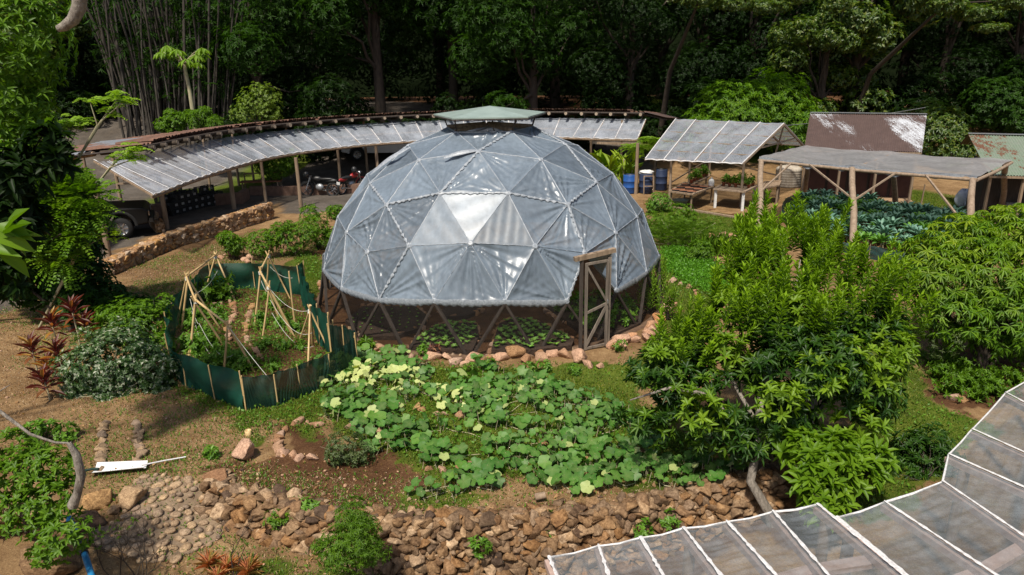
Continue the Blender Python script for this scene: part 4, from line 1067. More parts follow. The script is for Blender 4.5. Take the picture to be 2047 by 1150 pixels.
def motorbike(label, base, ang, col):
    r = empty('motorbike', (0, 0, 0), label, 'motorbike')
    for cx in (-.65, .65):
        g = MB(); 
        Rr = .3
        pts = [(cx + Rr * math.cos(2 * math.pi * k / 24), 0, .3 + Rr * math.sin(2 * math.pi * k / 24)) for k in range(25)]
        g.tube(pts, .045, 8, cap=False); W = g.build('wheel', M['tyre'], r)
        g = MB(); g.lathe((cx, 0, .3), [(.25, -.02), (.27, 0), (.25, .02)], 24, 'Y'); g.lathe((cx, 0, .3), [(.05, -.05), (.05, .05)], 10, 'Y')
        for k in range(8): a_ = k * math.pi / 4; g.bar((cx, 0, .3), (cx + .25 * math.cos(a_), 0, .3 + .25 * math.sin(a_)), .012)
        g.build('rim', M['chrome'], W)
    g = MB()
    for sy in (-.07, .07): g.bar((.65, sy, .3), (.4, sy * .8, .98), .035)
    g.build('fork', M['chrome'], r)
    g = MB(); g.tube([(.36, -.34, 1.02), (.4, -.15, 1.05), (.42, 0, 1.02), (.4, .15, 1.05), (.36, .34, 1.02)], .014, 6); g.build('handlebar', M['black'], r)
    g = MB(); g.lathe((.5, 0, .9), [(.02, -.02), (.09, 0), (.085, .05), (.03, .1)], 14, 'X'); g.build('headlight', M['chrome'], r)
    def blob(c, s, nm, mt_):
        g = MB(); n = 12; vs = []
        for i in range(7):
            ph = math.pi * i / 6 - math.pi / 2
            for k in range(n): a_ = 2 * math.pi * k / n; vs.append((c[0] + s[0] * math.sin(ph), c[1] + s[1] * math.cos(ph) * math.cos(a_), c[2] + s[2] * math.cos(ph) * math.sin(a_)))
        g.add(vs, [(i * n + k, i * n + (k + 1) % n, (i + 1) * n + (k + 1) % n, (i + 1) * n + k) for i in range(6) for k in range(n)], True); g.build(nm, M[mt_], r)
    blob((.15, 0, .82), (.28, .13, .13), 'fuel_tank', col); blob((-.35, 0, .8), (.42, .13, .07), 'seat', 'black'); blob((0, 0, .42), (.2, .12, .17), 'engine', 'galv'); blob((-.6, 0, .72), (.3, .09, .1), 'tail_fairing', col)
    g = MB(); g.tube([(.1, -.12, .3), (-.2, -.14, .25), (-.75, -.14, .36)], [.02, .03, .045], 8); g.build('exhaust', M['chrome'], r)
    for s_, e_ in (((.38, 0, .9), (.1, 0, .3)), ((.36, 0, .85), (-.5, 0, .7)), ((.05, 0, .3), (-.65, 0, .32)), ((-.65, 0, .3), (-.5, 0, .75))):
        g = MB(); g.bar(s_, e_, .045); g.build('frame_tube', M['black'], r)
    g = MB()
    for k in range(9):
        a_ = R_(20 + k * 17); b_ = R_(20 + (k + 1) * 17); g.bar((.65 + .36 * math.cos(a_), 0, .3 + .36 * math.sin(a_)), (.65 + .36 * math.cos(b_), 0, .3 + .36 * math.sin(b_)), .1, .012, up=(0, 1, 0))
    g.build('mudguard', M[col], r)
    g = MB(); g.box((-.93, 0, .58), (.01, .2, .13)); g.build('number_plate', M['white'], r)
    r.location = base; r.rotation_euler.z = ang; r.rotation_euler.x = .12; return r
motorbike('black and red motorbike parked beside the low wall with a helmet on its handlebar', GH(640, 392), R_(172), 'black')
motorbike('red motorbike with white number plate seen from behind next to the dome', GH(703, 385), R_(60), 'redpaint')
for lb_, q in (('black helmet hung on the handlebar of the left parked motorbike', (612, 350)), ('black helmet resting on the seat of the red motorbike', (708, 340))):
    c = Y3(*q, (GH(640, 392).y if q[0] < 650 else GH(703, 385).y) - .1); h = empty('helmet', c, lb_, 'helmet'); g = MB()
    g.lathe(c, [(.001, .17), (.07, .155), (.115, .11), (.135, .04), (.135, -.03), (.12, -.1), (.1, -.12)], 16); g.build('shell', M['black'], h)
    g = MB(); g.lathe(c, [(.139, .05), (.141, 0), (.139, -.04)], 16); g.build('visor', M['glass'], h)

# ------------------------------------------------------------------ A-frame nursery shelter
def sheet(P00, P10, P11, P01, nu, nv, sag=.0, wr=.01, f1=20, f2=3, bays=1, ph=0.0):
    P00, P10, P11, P01 = map(Vector, (P00, P10, P11, P01)); n_ = (P10 - P00).cross(P01 - P00).normalized()
    if n_.z < 0: n_ = -n_
    g = MB()
    def fn(u, v):
        p = P00.lerp(P10, u).lerp(P01.lerp(P11, u), v); bu = (u * bays) % 1
        return p + n_ * (-sag * math.sin(math.pi * bu) * math.sin(math.pi * min(1, v + .15)) + wr * math.sin(u * f1 + 3 * math.sin(v * f2 + ph) + ph) + wr * .5 * math.sin(u * f1 * 2.3 + 5 * math.sin(v * f2 * 1.7) + ph))
    g.grid(fn, nu, nv); return g
ns = empty('nursery_shelter', GH(1410, 412), 'A-frame plant nursery shelter roofed with clear plastic film over pale battens', 'shelter')
ez, rz_ = 1.95, 3.3
eL, eR = G(1290, 318, ez), G(1484, 327, ez); rL, rR = G(1351, 238, rz_), G(1567, 247, rz_)
bR = G(1607, 291, ez + .15); bL = rL + (bR - rR)
sheet(eL, eR, rR, rL, 90, 40, .03, .016, 30, 4, 4).build('front_film', M['awning'], ns)
sheet(rL, rR, bR, bL, 60, 30, .02, .012, 24, 4, 4, 2.).build('back_film', M['awning'], ns)
for k in range(5):
    u = k / 4 if k else .0
    u = [0, .2, .52, .8, 1][k]
    for a_, b_ in ((eL.lerp(eR, u), rL.lerp(rR, u)), (bL.lerp(bR, u), rL.lerp(rR, u))):
        g = MB(); g.bar(a_ - U(.05), b_ - U(.05), .06, .07); g.build('rafter', M['palewood'], ns)
        g = MB(); g.bar(a_ + U(.022), b_ + U(.022), .035, .012); g.build('film_batten', M['batten'], ns)
for t in (.02, .22, .45, .68, .97):
    g = MB(); g.bar(eL.lerp(rL, t) - U(.03), eR.lerp(rR, t) - U(.03), .05, .035); g.build('purlin', M['palewood'], ns)
    g = MB(); g.bar(bL.lerp(rL, t) - U(.03), bR.lerp(rR, t) - U(.03), .05, .035); g.build('purlin', M['palewood'], ns)
g = MB(); g.tube([eL.lerp(eR, i / 40) + U(-.03 + .03 * abs(math.sin(i * .62))) for i in range(41)], .025, 6, jit=.4); g.build('rolled_film_edge', M['batten'], ns)
g = MB(); g.bar(eR.lerp(rR, .45) - U(.1), bR.lerp(rR, .45) - U(.1), .06); g.bar(rR - U(.1), eR.lerp(bR, .5) - U(.05), .05); g.build('gable_truss', M['palewood'], ns)
for px, py, h in ((1337, 411, 1.95), (1480, 413, 1.95), (1377, 372, 2.0), (1417, 354, 2.0), (1555, 398, 2.1), (1337, 411, .3)): 
    if h > 1: post(px, py, h, .055, name='post', par=ns, mat='palewood')
g = MB(); g.bar(GH(1337, 411) + U(.95), GH(1417, 354) + U(.95), .05); g.build('rail', M['wood'], ns)
g = MB(); g.bar(GH(1417, 354) + U(.95), GH(1555, 398) + U(1.0), .05); g.build('rail', M['wood'], ns)
# benches
def table(name, label, quad, z, legs, mat='palewood', legm='white', th=.05, tray=None, lw=.1):
    P = [G(x, y, z) for x, y in quad]; c = sum(P, Vector()) / 4; c.z = 0; r = empty(name, c, label, 'table')
    for i in range(4):
        g = MB(); g.bar(P[i], P[(i + 1) % 4], .1, .06); g.build('top_frame', M[mat], r)
    g = MB(); g.add([p - U(.015) for p in P] + [p - U(.045) for p in P], [(0, 1, 2, 3), (7, 6, 5, 4), (0, 4, 5, 1), (1, 5, 6, 2), (2, 6, 7, 3), (3, 7, 4, 0)]); g.build('table_top', M[tray or mat], r)
    for k in legs:
        p = P[k] + (c - P[k]) * .08; g = MB(); g.bar(Vector((p.x, p.y, -.05)), Vector((p.x, p.y, z - .05)), lw, lw * .8); g.build('leg', M[legm], r)
    return P
tA = table('tray_table', 'wooden table with red brown seed trays at the left of the nursery shelter', [(1339, 383), (1383, 389), (1427, 373), (1369, 365)], .72, (0, 1, 2, 3), 'wood', 'wood', tray='rust', lw=.06)
tB = table('potting_table', 'pale wooden potting table standing on white legs in the nursery shelter', [(1428, 378), (1488, 384), (1512, 372), (1450, 366)], .78, (0, 1, 2), 'palewood', 'white')
tC = table('side_table', 'narrow grey table on wooden legs at the right of the nursery shelter', [(1522, 376), (1556, 371), (1560, 362), (1530, 364)], .8, (0, 1, 2, 3), 'wood', 'palewood', lw=.07)
for i in range(9):
    g = empty('seed_tray', (0, 0, 0), 'seed tray of red brown soil lying on the left nursery table', 'tray', 'seed trays on the left nursery table')
    u, v = (i % 3 + .5) / 3, (i // 3 + .5) / 3; p = tA[0].lerp(tA[1], u).lerp(tA[3].lerp(tA[2], u), v * .9); b = MB(); b.box((0, 0, .03), (.36, .24, .05)); b.build('tray_rim', M['black'], g)
    b = MB(); b.box((0, 0, .058), (.33, .21, .01)); b.build('soil_fill', M['rust'], g); g.location = p; g.rotation_euler.z = -.2
# potted plants
POTL = [bushlet('foliage', 'lf_bright', 14, 6, .12, .05, .16, .35) for _ in range(2)] + [bushlet('foliage', 'lf_veg', 12, 6, .1, .05, .14, .28)]
def pots(pts, where, grp):
    for p in pts:
        r = empty('potted_plant', (0, 0, 0), 'leafy potted plant on ' + where, 'potted plant', grp)
        b = MB(); b.lathe((0, 0, 0), [(.001, 0), (.055, 0), (.075, .13), (.085, .13), (.085, .15), (.07, .15), (.065, .12)], 12); b.build('pot', M['pot'], r)
        f = link('foliage', random.choice(POTL), None, r, (0, 0, .1)); k = random.uniform(.7, 1.15); f.scale = (k, k, k); r.location = p; r.rotation_euler.z = random.uniform(0, 6)
pots([tB[0].lerp(tB[1], u).lerp(tB[3].lerp(tB[2], u), v) + U(.01) for u in (.1, .3, .5, .7, .92) for v in (.55, .9)], 'the white legged potting table', 'potted plants on the potting table')
shelfP = [G(1382, 366, .85).lerp(G(1412, 352, .85), k / 5) for k in range(6)]
g = MB(); g.bar(shelfP[0] - U(.03), shelfP[-1] - U(.03), .3, .05); g.bar(shelfP[0] - U(.9), shelfP[0] - U(.04), .06); g.bar(shelfP[-1] - U(.9), shelfP[-1] - U(.04), .06)
o = g.build('plant_shelf', M['wood'], None, shelfP[0] - U(.88)); tag(o, 'rough wooden plant shelf at the back left of the nursery shelter', 'shelf')
pots([p + U(0) for p in shelfP], 'the shelf at the back of the nursery shelter', 'potted plants on the back shelf')
p = tA[2] + Vector((-.1, .05, .02)); bt = empty('bottle', p, 'white plastic bottle standing on the corner of the left nursery table', 'bottle')
g = MB(); g.lathe(p, [(.001, 0), (.11, 0), (.12, .04), (.12, .2), (.09, .27), (.04, .3)], 14); g.build('bottle_body', M['white'], bt); g = MB(); g.lathe(p, [(.045, .3), (.045, .35), (.001, .35)], 10); g.build('cap', M['galv'], bt)
p = GH(1360, 412); r = empty('basin', p, 'pale green basin standing under the left nursery table', 'basin'); g = MB(); M['palegreen'] = simple('pale_green_basin', (.42, .48, .36), None, 5, .5, None, 0)
g.lathe(p, [(.001, .02), (.2, .02), (.34, .26), (.36, .27), (.33, .25), (.2, .05), (.001, .05)], 20); g.build('basin_body', M['palegreen'], r)
p0, p1 = GH(1344, 416), GH(1476, 438); g = MB(); g.bar(p0 + U(.03), p1 + U(.03), .16, .1); o = g.build('edging_plank', M['wood'], None, p0); tag(o, 'long weathered plank lying on the soil in front of the nursery shelter', 'plank')

# barrels and tank
def barrel(label, px, py, r_, h, mat, name='barrel'):
    p = GH(px, py); e = empty(name, p, label, 'barrel'); g = MB()
    g.lathe(p, [(.001, 0), (r_ * .92, 0), (r_, .05), (r_, h * .32), (r_ * 1.05, h * .34), (r_, h * .36), (r_, h * .64), (r_ * 1.05, h * .66), (r_, h * .68), (r_, h - .04), (r_ * .95, h), (r_ * .9, h)], 22); g.build('barrel_body', M[mat], e)
    g = MB(); g.lathe(p, [(r_ * .9, h - .0), (r_ * .88, h - .05), (.001, h - .05)], 22); g.build('lid', M['black' if mat != 'blue' else 'navy'], e); return p
barrel('bright blue plastic barrel standing left of the last carport post', 1258, 386, .3, .85, 'blue')
barrel('dark navy barrel behind a leaning wooden frame right of the last carport post', 1290, 386, .31, .9, 'navy')
barrel('tall dark barrel standing furthest right beside the nursery shelter post', 1320, 380, .3, 1.0, 'navy')
p = GH(1294, 388); g = MB()
for a_, b_ in (((-.22, -.3, 0), (-.22, -.18, .85)), ((.22, -.3, 0), (.22, -.18, .85)), ((-.24, -.18, .85), (.24, -.18, .85)), ((-.22, -.25, .4), (.22, -.25, .4))): g.bar(p + Vector(a_), p + Vector(b_), .04)
o = g.build('wooden_frame', M['wood'], None, p); tag(o, 'thin wooden frame leaning on the dark navy barrel', 'frame')
def bag(label, c, s, mat='tarp', seed=0, name='bag'):
    r = np.random.default_rng(seed); g = MB(); n = 22; vs = []
    for i in range(15):
        ph = math.pi * i / 14
        for k in range(n):
            a_ = 2 * math.pi * k / n; rr = (math.sin(ph) ** .6) * (1 + .09 * math.sin(3 * a_ + i) + .05 * math.sin(7 * a_ + 2 * i) + r.normal() * .015)
            vs.append(Vector(c) + Vector((s[0] * rr * math.cos(a_), s[1] * rr * math.sin(a_), s[2] * (.5 - .5 * math.cos(ph)) * (1 + .05 * math.sin(4 * a_)))))
    g.add(vs, [(i * n + k, i * n + (k + 1) % n, (i + 1) * n + (k + 1) % n, (i + 1) * n + k) for i in range(14) for k in range(n)], True)
    o = g.build(name, M[mat], None, Vector(c)); tag(o, label, 'bag'); return o
bag('white plastic bag lying on top of the navy barrel', GH(1290, 386) + U(.86), (.34, .22, .2), 'white', 3)
bag('grey blue woven sack leaning on the right kale canopy post', GH(1924, 416), (.32, .3, .75), 'tarp', 1)
bag('small pale sack lying beside the taller woven sack', GH(1945, 420), (.3, .3, .5), 'tarp', 2)
p = GH(1574, 373); tk = empty('water_tank', p, 'dirty white round water tank behind the kale canopy', 'tank'); g = MB()
prof = [(.001, 0), (.56, 0)]
for k in range(7): z = .03 + k * .12; prof += [(.58, z), (.6, z + .03), (.58, z + .09)]
prof += [(.56, .9), (.4, .98), (.2, 1.0), (.001, 1.0)]; g.lathe(p, prof, 30); g.build('tank_body', M['tank'], tk); g = MB(); g.lathe(p, [(.17, 1.0), (.17, 1.05), (.001, 1.06)], 16); g.build('lid', M['tank'], tk)

# ------------------------------------------------------------------ kale canopy
kc = empty('kale_canopy', G(1706, 521), 'flat canopy of milky plastic sheet on rough wooden posts over the kale bed', 'canopy')
zc = 2.42; FL, FR, BR_, BL_ = G(1518, 314, zc), G(1954, 352, zc), G(2024, 318, zc + .12), G(1613, 290, zc + .12)
g = MB(); n_ = 1
def fnc(u, v):
    p = FL.lerp(FR, u).lerp(BL_.lerp(BR_, u), v); bay = (u * 2.2) % 1
    z = -.10 * math.sin(math.pi * u) * math.sin(math.pi * (v * .8 + .1)) - .05 * math.sin(math.pi * bay) + .01 * math.sin(u * 40 + 4 * math.sin(v * 4)) + .012 * math.sin(v * 23 + u * 9)
    return p + U(z + .05 * math.exp(-((u - .5) / .04) ** 2) * (v < .2))
g.grid(fnc, 110, 30); g.build('milky_sheet', M['milk'], kc)
g = MB(); g.grid(lambda u, v: fnc(u, 0) + Vector((0, -.02, 0)) * math.sin(u * 50) + U(.02 - v * (.14 + .05 * math.sin(u * 31) + .03 * math.sin(u * 77))), 150, 4); g.build('hanging_edge', M['seam'], kc)
for a_, b_ in ((FL, FR), (BL_, BR_), (FL, BL_), (FR, BR_), (FL.lerp(FR, .47), BL_.lerp(BR_, .47))):
    g = MB(); g.tube([a_ - U(.12), a_.lerp(b_, .5) - U(.16), b_ - U(.12)], .05, 8, jit=.1); g.build('beam', M['palewood'], kc)
def kpost(label_, base, top, r=.1):
    g = MB(); m = base.lerp(top, .5) + Vector((.03, 0, 0)); g.tube([base - U(.15), base.lerp(top, .25), m, base.lerp(top, .78) - Vector((.02, 0, 0)), top - U(.12)], [r * 1.15, r * 1.05, r, r * .95, r * .9], 10, jit=.08); g.build('post', M['palewood'], kc)
kb = [(GH(1515, 508), FL.lerp(FR, .0) + Vector((.1, .05, 0))), (GH(1706, 521), FL.lerp(FR, .48)), (GH(1930, 560), FL.lerp(FR, .985)), (GH(1608, 392), BL_ + Vector((.1, 0, 0))), (GH(1792, 415), BL_.lerp(BR_, .45)), (GH(2000, 440), BR_ - Vector((.2, 0, 0)))]
for b_, t_ in kb: kpost('', b_, t_)
for a_, b_ in ((kb[1][0].lerp(kb[1][1], .62), FL.lerp(FR, .27)), (kb[1][0].lerp(kb[1][1], .6), FL.lerp(FR, .68)), (kb[2][0].lerp(kb[2][1], .45), FL.lerp(FR, .8)), (kb[0][0].lerp(kb[0][1], .6), FL.lerp(FR, .18)), (kb[4][0].lerp(kb[4][1], .7), BL_.lerp(BR_, .33)), (kb[5][0].lerp(kb[5][1], .7), BL_.lerp(BR_, .85)), (kb[3][0].lerp(kb[3][1], .7), BL_.lerp(BR_, .12))):
    g = MB(); g.bar(a_, b_ - U(.1), .055, .045); g.build('brace', M['palewood'], kc)

# sheds
def shed(name, label, ridge, eave, zr, ze, wall_y, mat, wl, wallmat, doors=()):
    r0, r1 = [G(x, y, zr) for x, y in ridge]; e0, e1 = [G(x, y, ze) for x, y in eave]; c = (e0 + e1) / 2; c.z = 0; r = empty(name, c, label, 'shed')
    L = (r1 - r0).length; nn = int(L / .02); per = .09; n_ = (e1 - e0).cross(r0 - e0).normalized()
    if n_.z < 0: n_ = -n_
    g = MB(); g.grid(lambda u, v: e0.lerp(e1, u).lerp(r0.lerp(r1, u), v) + n_ * (.018 * math.sin(u * L / per * 2 * math.pi)), nn, 6); g.build('corrugated_roof', M[mat], r)
    d = (e1 - e0).normalized(); back = Vector((-d.y, d.x, 0)); rb0, rb1 = r0 + back * .9 - U(.5), r1 + back * .9 - U(.5)
    g = MB(); g.grid(lambda u, v: r0.lerp(r1, u).lerp(rb0.lerp(rb1, u), v) + U(.018 * math.sin(u * L / per * 2 * math.pi)), nn, 2); g.build('rear_roof', M[mat], r)
    g = MB(); g.bar(r0 + U(.03), r1 + U(.03), .3, .02); g.build('ridge_cap', M['galv'], r)
    g = MB(); w0 = e0.lerp(r0, .35) + d * .2; w1 = e1.lerp(r1, .35) - d * .2; w0.z = w1.z = 0; H = ze + (zr - ze) * .35 - .05
    g.add([w0, w1, w1 + U(H), w0 + U(H)], [(0, 1, 2, 3)]); g.add([w0, w0 + back * 1.6, w0 + back * 1.6 + U(H), w0 + U(H)], [(0, 1, 2, 3)]); g.add([w1, w1 + back * 1.6, w1 + back * 1.6 + U(H), w1 + U(H)], [(0, 1, 2, 3)])
    g.build('wall', M[wallmat], r)
    for k in range(wl):
        u = (k + .5) / wl; p = w0.lerp(w1, u) - back * .03; g = MB(); g.box(p + U(.95), ((w1 - w0).length / wl * .86, .05, 1.85), math.atan2(d.y, d.x)); g.build('door', M['reddoor'], r)
    for k in range(4):
        p = e0.lerp(e1, (k + .1) / 3.2); g = MB(); g.bar(Vector((p.x, p.y + .1, 0)), p + Vector((0, .1, -.03)), .08); g.build('post', M['wood'], r)
    g = MB(); g.bar(e0 - U(.06), e1 - U(.06), .07); g.build('eave_beam', M['wood'], r)
    g = MB(); q0 = w0 - back * 1.0; q1 = w1 - back * 1.0
    g.add([q0, q1, w1, w0, q0 + U(.12), q1 + U(.12), w1 + U(.12), w0 + U(.12)], [(4, 5, 6, 7), (0, 1, 5, 4)]); g.build('concrete_apron', M['mortar'], r)
    return r
M['reddoor'] = simple('maroon_door', (.10, .045, .035), (.06, .028, .022), 3, .7)
shed('iron_roof_shed', 'shed with a peeling maroon corrugated iron roof and dark red doors behind the kale canopy', [(1620, 226), (1853, 229)], [(1607, 299), (1843, 304)], 3.4, 2.2, 0, 'iron_red', 5, 'darkwood')
shed('iron_roof_shed', 'shed with a rusty and moss green corrugated roof at the right edge', [(1935, 268), (2140, 273)], [(1978, 350), (2200, 356)], 2.9, 1.95, 0, 'iron_green', 0, 'darkwood')
# film covered table at the right edge
P = [G(1972, 398, .8), G(2140, 425, .8), G(2140, 380, .8), G(1990, 374, .8)]; c = sum(P, Vector()) / 4; c.z = 0; r = empty('covered_table', c, 'low table draped with pale plastic sheet at the right edge', 'table')
sheet(P[0], P[1], P[2], P[3], 40, 14, .03, .015, 22, 4).build('plastic_sheet', M['milk'], r)
g = MB(); g.grid(lambda u, v: P[0].lerp(P[1], u) + U(-v * (.35 + .06 * math.sin(u * 19))) + Vector((0, -.05 * v, 0)) + Vector((0, .03 * math.sin(u * 40), 0)), 60, 5); g.build('sheet_skirt', M['awning'], r)
for k in range(4): g = MB(); q = P[k] + (c - P[k]) * .06; g.bar(Vector((q.x, q.y, 0)), Vector((q.x, q.y, .76)), .08); g.build('leg', M['wood'], r)
g = MB(); g.bar(P[0] - U(.45), P[1] - U(.45), .04, .5, up=(0, 1, 0)); g.build('side_board', M['darkwood'], r)
# tub of plants, stakes behind the kale
p = GH(1809, 393); r = empty('plant_tub', p, 'small green net tub with white flowers behind the kale canopy', 'tub'); g = MB(); g.lathe(p, [(.001, .01), (.2, .01), (.26, .42), (.24, .42), (.2, .1)], 14); g.build('tub', M['net'], r)
f = link('foliage', bushlet('foliage', 'lf_vari', 20, 6, .1, .06, .2, .2), None, r, (0, 0, .35))
for q, h in (((1840, 416), .95), ((1698, 398), .95)):
    p = GH(*q); g = MB(); g.bar(p, p + Vector((.03, 0, h)), .04); o = g.build('fence_stake', M['wood'], None, p); tag(o, 'thin wooden stake standing behind the kale bed, %s' % ('right of the middle back post' if q[0] > 1800 else 'left of the middle back post'), 'stake')
# shade net round the kale
def netfence(name, label, px, h, mat, stakes=True, closed=False, wob=.03, sm='palewood', bulge=0.0, sh=None):
    B = [GH(x, y) for x, y in px]
    Bs = resample(B, 120); c = Bs[60].copy(); c.z = 0; r = empty(name, c, label, 'fence'); hf = h if callable(h) else (lambda u: h); g = MB()
    n = len(px) - 1
    def fn(u, v):
        p = at(Bs, u); d = (at(Bs, min(1, u + .01)) - at(Bs, max(0, u - .01))).normalized(); o = Vector((-d.y, d.x, 0))
        z = hf(u) * v - .04 * math.sin(math.pi * ((u * n) % 1)) * v
        return p + U(z) + o * (wob * math.sin(u * 60 + 3 * math.sin(v * 3)) * (.3 + v) * .5 + wob * .6 * math.sin(u * 23 + v * 5) + bulge * math.sin(math.pi * v) + .008 * math.sin(u * 260 + v * 14 * math.sin(u * 17)))
    g.grid(fn, 420, 14); g.build('shade_net', M[mat], r)
    if stakes:
        for x, y in px:
            b_ = GH(x, y); u = min(range(121), key=lambda i: (Bs[i] - b_).length) / 120; s = MB(); hh = hf(u) + (sh if sh is not None else random.uniform(-.06, .08))
            s.tube([b_ - U(.05), b_ + Vector((random.uniform(-.03, .03), random.uniform(-.03, .03), hh))], .013, 7, jit=.1); s.build('stake', M[sm], r)
    return r
netfence('net_fence', 'low dark teal shade net around the kale bed under the canopy', [(1640, 494), (1669, 506), (1737, 518), (1810, 530), (1900, 545), (1955, 520), (1962, 450), (1880, 437), (1790, 424), (1716, 415), (1605, 402), (1569, 414), (1560, 440), (1600, 475), (1640, 494)], .42, 'net3')
M['lf_dryorange'] = leafmat('dry_orange_leaf', [(.35, .18, .07), (.45, .28, .12), (.25, .13, .06)])
# ------------------------------------------------------------------ bean bed: green shade net, bamboo trellises
netfence('net_fence', 'waist high green shade net curving round the bamboo trellises left of the dome',
         [(612, 592), (604, 600), (640, 690), (664, 720)], .95, 'net', sm='bamboo', wob=.05)
netfence('net_fence', 'sagging green shade net along the back and left side of the bamboo trellis bed',
         [(606, 590), (510, 578), (424, 583), (395, 610), (352, 660), (340, 690), (345, 740), (372, 775), (430, 800), (492, 820)], lambda u: .8 - .08 * u, 'net', sm='bamboo', wob=.07)
netfence('net_fence', 'dark see-through green net along the front of the bamboo trellis bed',
         [(492, 822), (556, 812), (602, 795), (660, 770), (716, 735)], .66, 'net2', sm='bamboo', wob=.03)
netfence('net_fence', 'short dark net panel joining the front net to the right side of the trellis bed',
         [(716, 735), (690, 722), (664, 720)], .8, 'net2', sm='bamboo', wob=.03)
def apex(px, feet, h=None):
    F = [GH(*f) for f in feet]; y = sum(f.y for f in F) / len(F); return Y3(*px, y)
def pole(par, a, b, r=.021, name='pole', ext=.12):
    a = Vector(a); b = Vector(b); d = (b - a).normalized(); g = MB(); L = (b - a).length; n = max(4, int(L / .28)); pts = []; rd = []
    o = Vector((random.uniform(-1, 1), random.uniform(-1, 1), 0)) * .012
    for i in range(n + 1):
        t = i / n; pts.append(a.lerp(b + d * ext, t) + o * math.sin(t * math.pi)); rd.append(r * (1 + .12 * (i % 2)) * (1 - .15 * t))
    g.tube(pts, rd, 7); g.build(name, M['bamboo'], par)
def trellis(label, sets, ridges, base):
    r = empty('bamboo_trellis', GH(*base), label, 'trellis'); A = []
    for px, feet in sets:
        ap = apex(px, feet); A.append(ap)
        for f in feet: pole(r, GH(*f) - U(.05), ap + Vector((random.uniform(-.02, .02), random.uniform(-.03, .03), 0)), random.uniform(.019, .026), 'leg', .14)
        g = MB(); g.tube([ap - U(.05), ap + U(.02)], [.045, .04], 8, jit=.2); g.build('lashing', M['string'], r)
    for i, j in ridges:
        a = A[i] if isinstance(i, int) else GH(*i); b = A[j] if isinstance(j, int) else GH(*j); pole(r, a + U(.03), b + U(.03), .024, 'ridge_pole', .12)
    return r, A
def string_(par, a, b, sag=.1):
    g = MB(); g.tube([Vector(a).lerp(Vector(b), i / 12) - U(sag * 4 * (i / 12) * (1 - i / 12)) for i in range(13)], .005, 4, cap=False); g.build('string', M['string'], par)
tr, A = trellis('left bamboo pole trellis of four lashed tripods inside the green net',
    [((430, 513), [(405, 595), (471, 602), (422, 570)]), ((373, 556), [(362, 659), (441, 655), (352, 650)]), ((391, 602), [(376, 711), (449, 690), (380, 712)]), ((457, 653), [(446, 746), (510, 743)])],
    [(1, 0), (1, 2), (2, 3)], (420, 660))
for a_, b_, s_ in ((A[0] - U(.4), A[1] - U(.4), .15), (A[1] - U(.5), A[2] - U(.5), .2), (A[2] - U(.5), A[3] - U(.6), .3), (A[2] - U(.9), A[3] - U(.95), .25), (A[3], GH(545, 790) + U(.3), .03), (A[1] - U(.8), A[2] - U(.9), .2)): string_(tr, a_, b_, s_)
tr, B = trellis('right bamboo pole trellis of lashed tripods leaning beside the dome',
    [((537, 511), [(531, 589), (581, 597)]), ((520, 545), [(508, 650), (513, 640), (560, 640)]), ((537, 574), [(523, 679), (589, 671), (585, 668)]), ((619, 621), [(594, 690), (615, 733), (663, 706), (625, 690)])],
    [(1, 0), (1, 2)], (560, 660))
for a_, b_, s_ in ((B[2], B[3], .2), (B[2] - U(.3), B[3] - U(.5), .3), (B[2] - U(.6), B[3] - U(.8), .3), (B[0] - U(.3), GH(590, 600) + U(.6), .1), (B[1] - U(.2), B[2] - U(.1), .1)): string_(tr, a_, b_, s_)
for k, (px, h) in enumerate((((664, 712), .95), ((671, 708), .75), ((590, 650), 1.3))):
    p = GH(*px); r = empty('bamboo_stake', p, ['taller bamboo stake of the pair at the right corner of the trellis bed', 'shorter bamboo stake of the pair at the right corner of the trellis bed', 'single tall bamboo stake in front of the right net of the trellis bed'][k], 'stake'); pole(r, p, p + U(h), .022, 'pole', .02)
stone_line([(405, 610), (462, 600), (470, 620), (455, 655), (462, 700), (475, 730)], 'tan stone edging the left half of the trellis bed', 'stones edging the left trellis bed', (.12, .22), step=.22)
stone_line([(505, 605), (495, 640), (490, 665), (505, 690), (525, 715)], 'orange stone edging the right half of the trellis bed', 'stones edging the right trellis bed', (.1, .2), step=.22)
VG = [bushlet('leafy_plant', 'lf_veg', 34, 6, .10, .045, .3, .34) for i in range(3)]
VB = [bushlet('leafy_plant', 'lf_bright', 60, 6, .12, .05, .42, .55) for i in range(2)]
plants('bean_plant', 'low green vegetable plant growing in the left half of the trellis bed', 'plant', 'vegetable plants in the left trellis bed', VG, [GH(x + random.uniform(-6, 6), y + random.uniform(-5, 5)) for x, y in [(425, 590), (445, 598), (400, 640), (385, 660), (410, 665), (425, 690), (400, 705), (440, 712), (420, 730), (395, 690), (455, 735), (470, 745), (480, 720), (375, 640), (490, 745), (430, 640)]], (.6, 1.1))
plants('bean_plant', 'small green vegetable plant growing in the right half of the trellis bed', 'plant', 'vegetable plants in the right trellis bed', VG, [GH(x + random.uniform(-6, 6), y + random.uniform(-5, 5)) for x, y in [(530, 600), (545, 620), (560, 650), (520, 660), (540, 690), (570, 700), (550, 725), (600, 700), (575, 640), (525, 700), (590, 660), (600, 740), (545, 745), (520, 640)]], (.4, .9))
plants('tomato_plant', 'bushy green plant at the back of the left trellis, tallest in the net', 'plant', None, VB[:1], [GH(437, 597)], (1.0, 1.1))

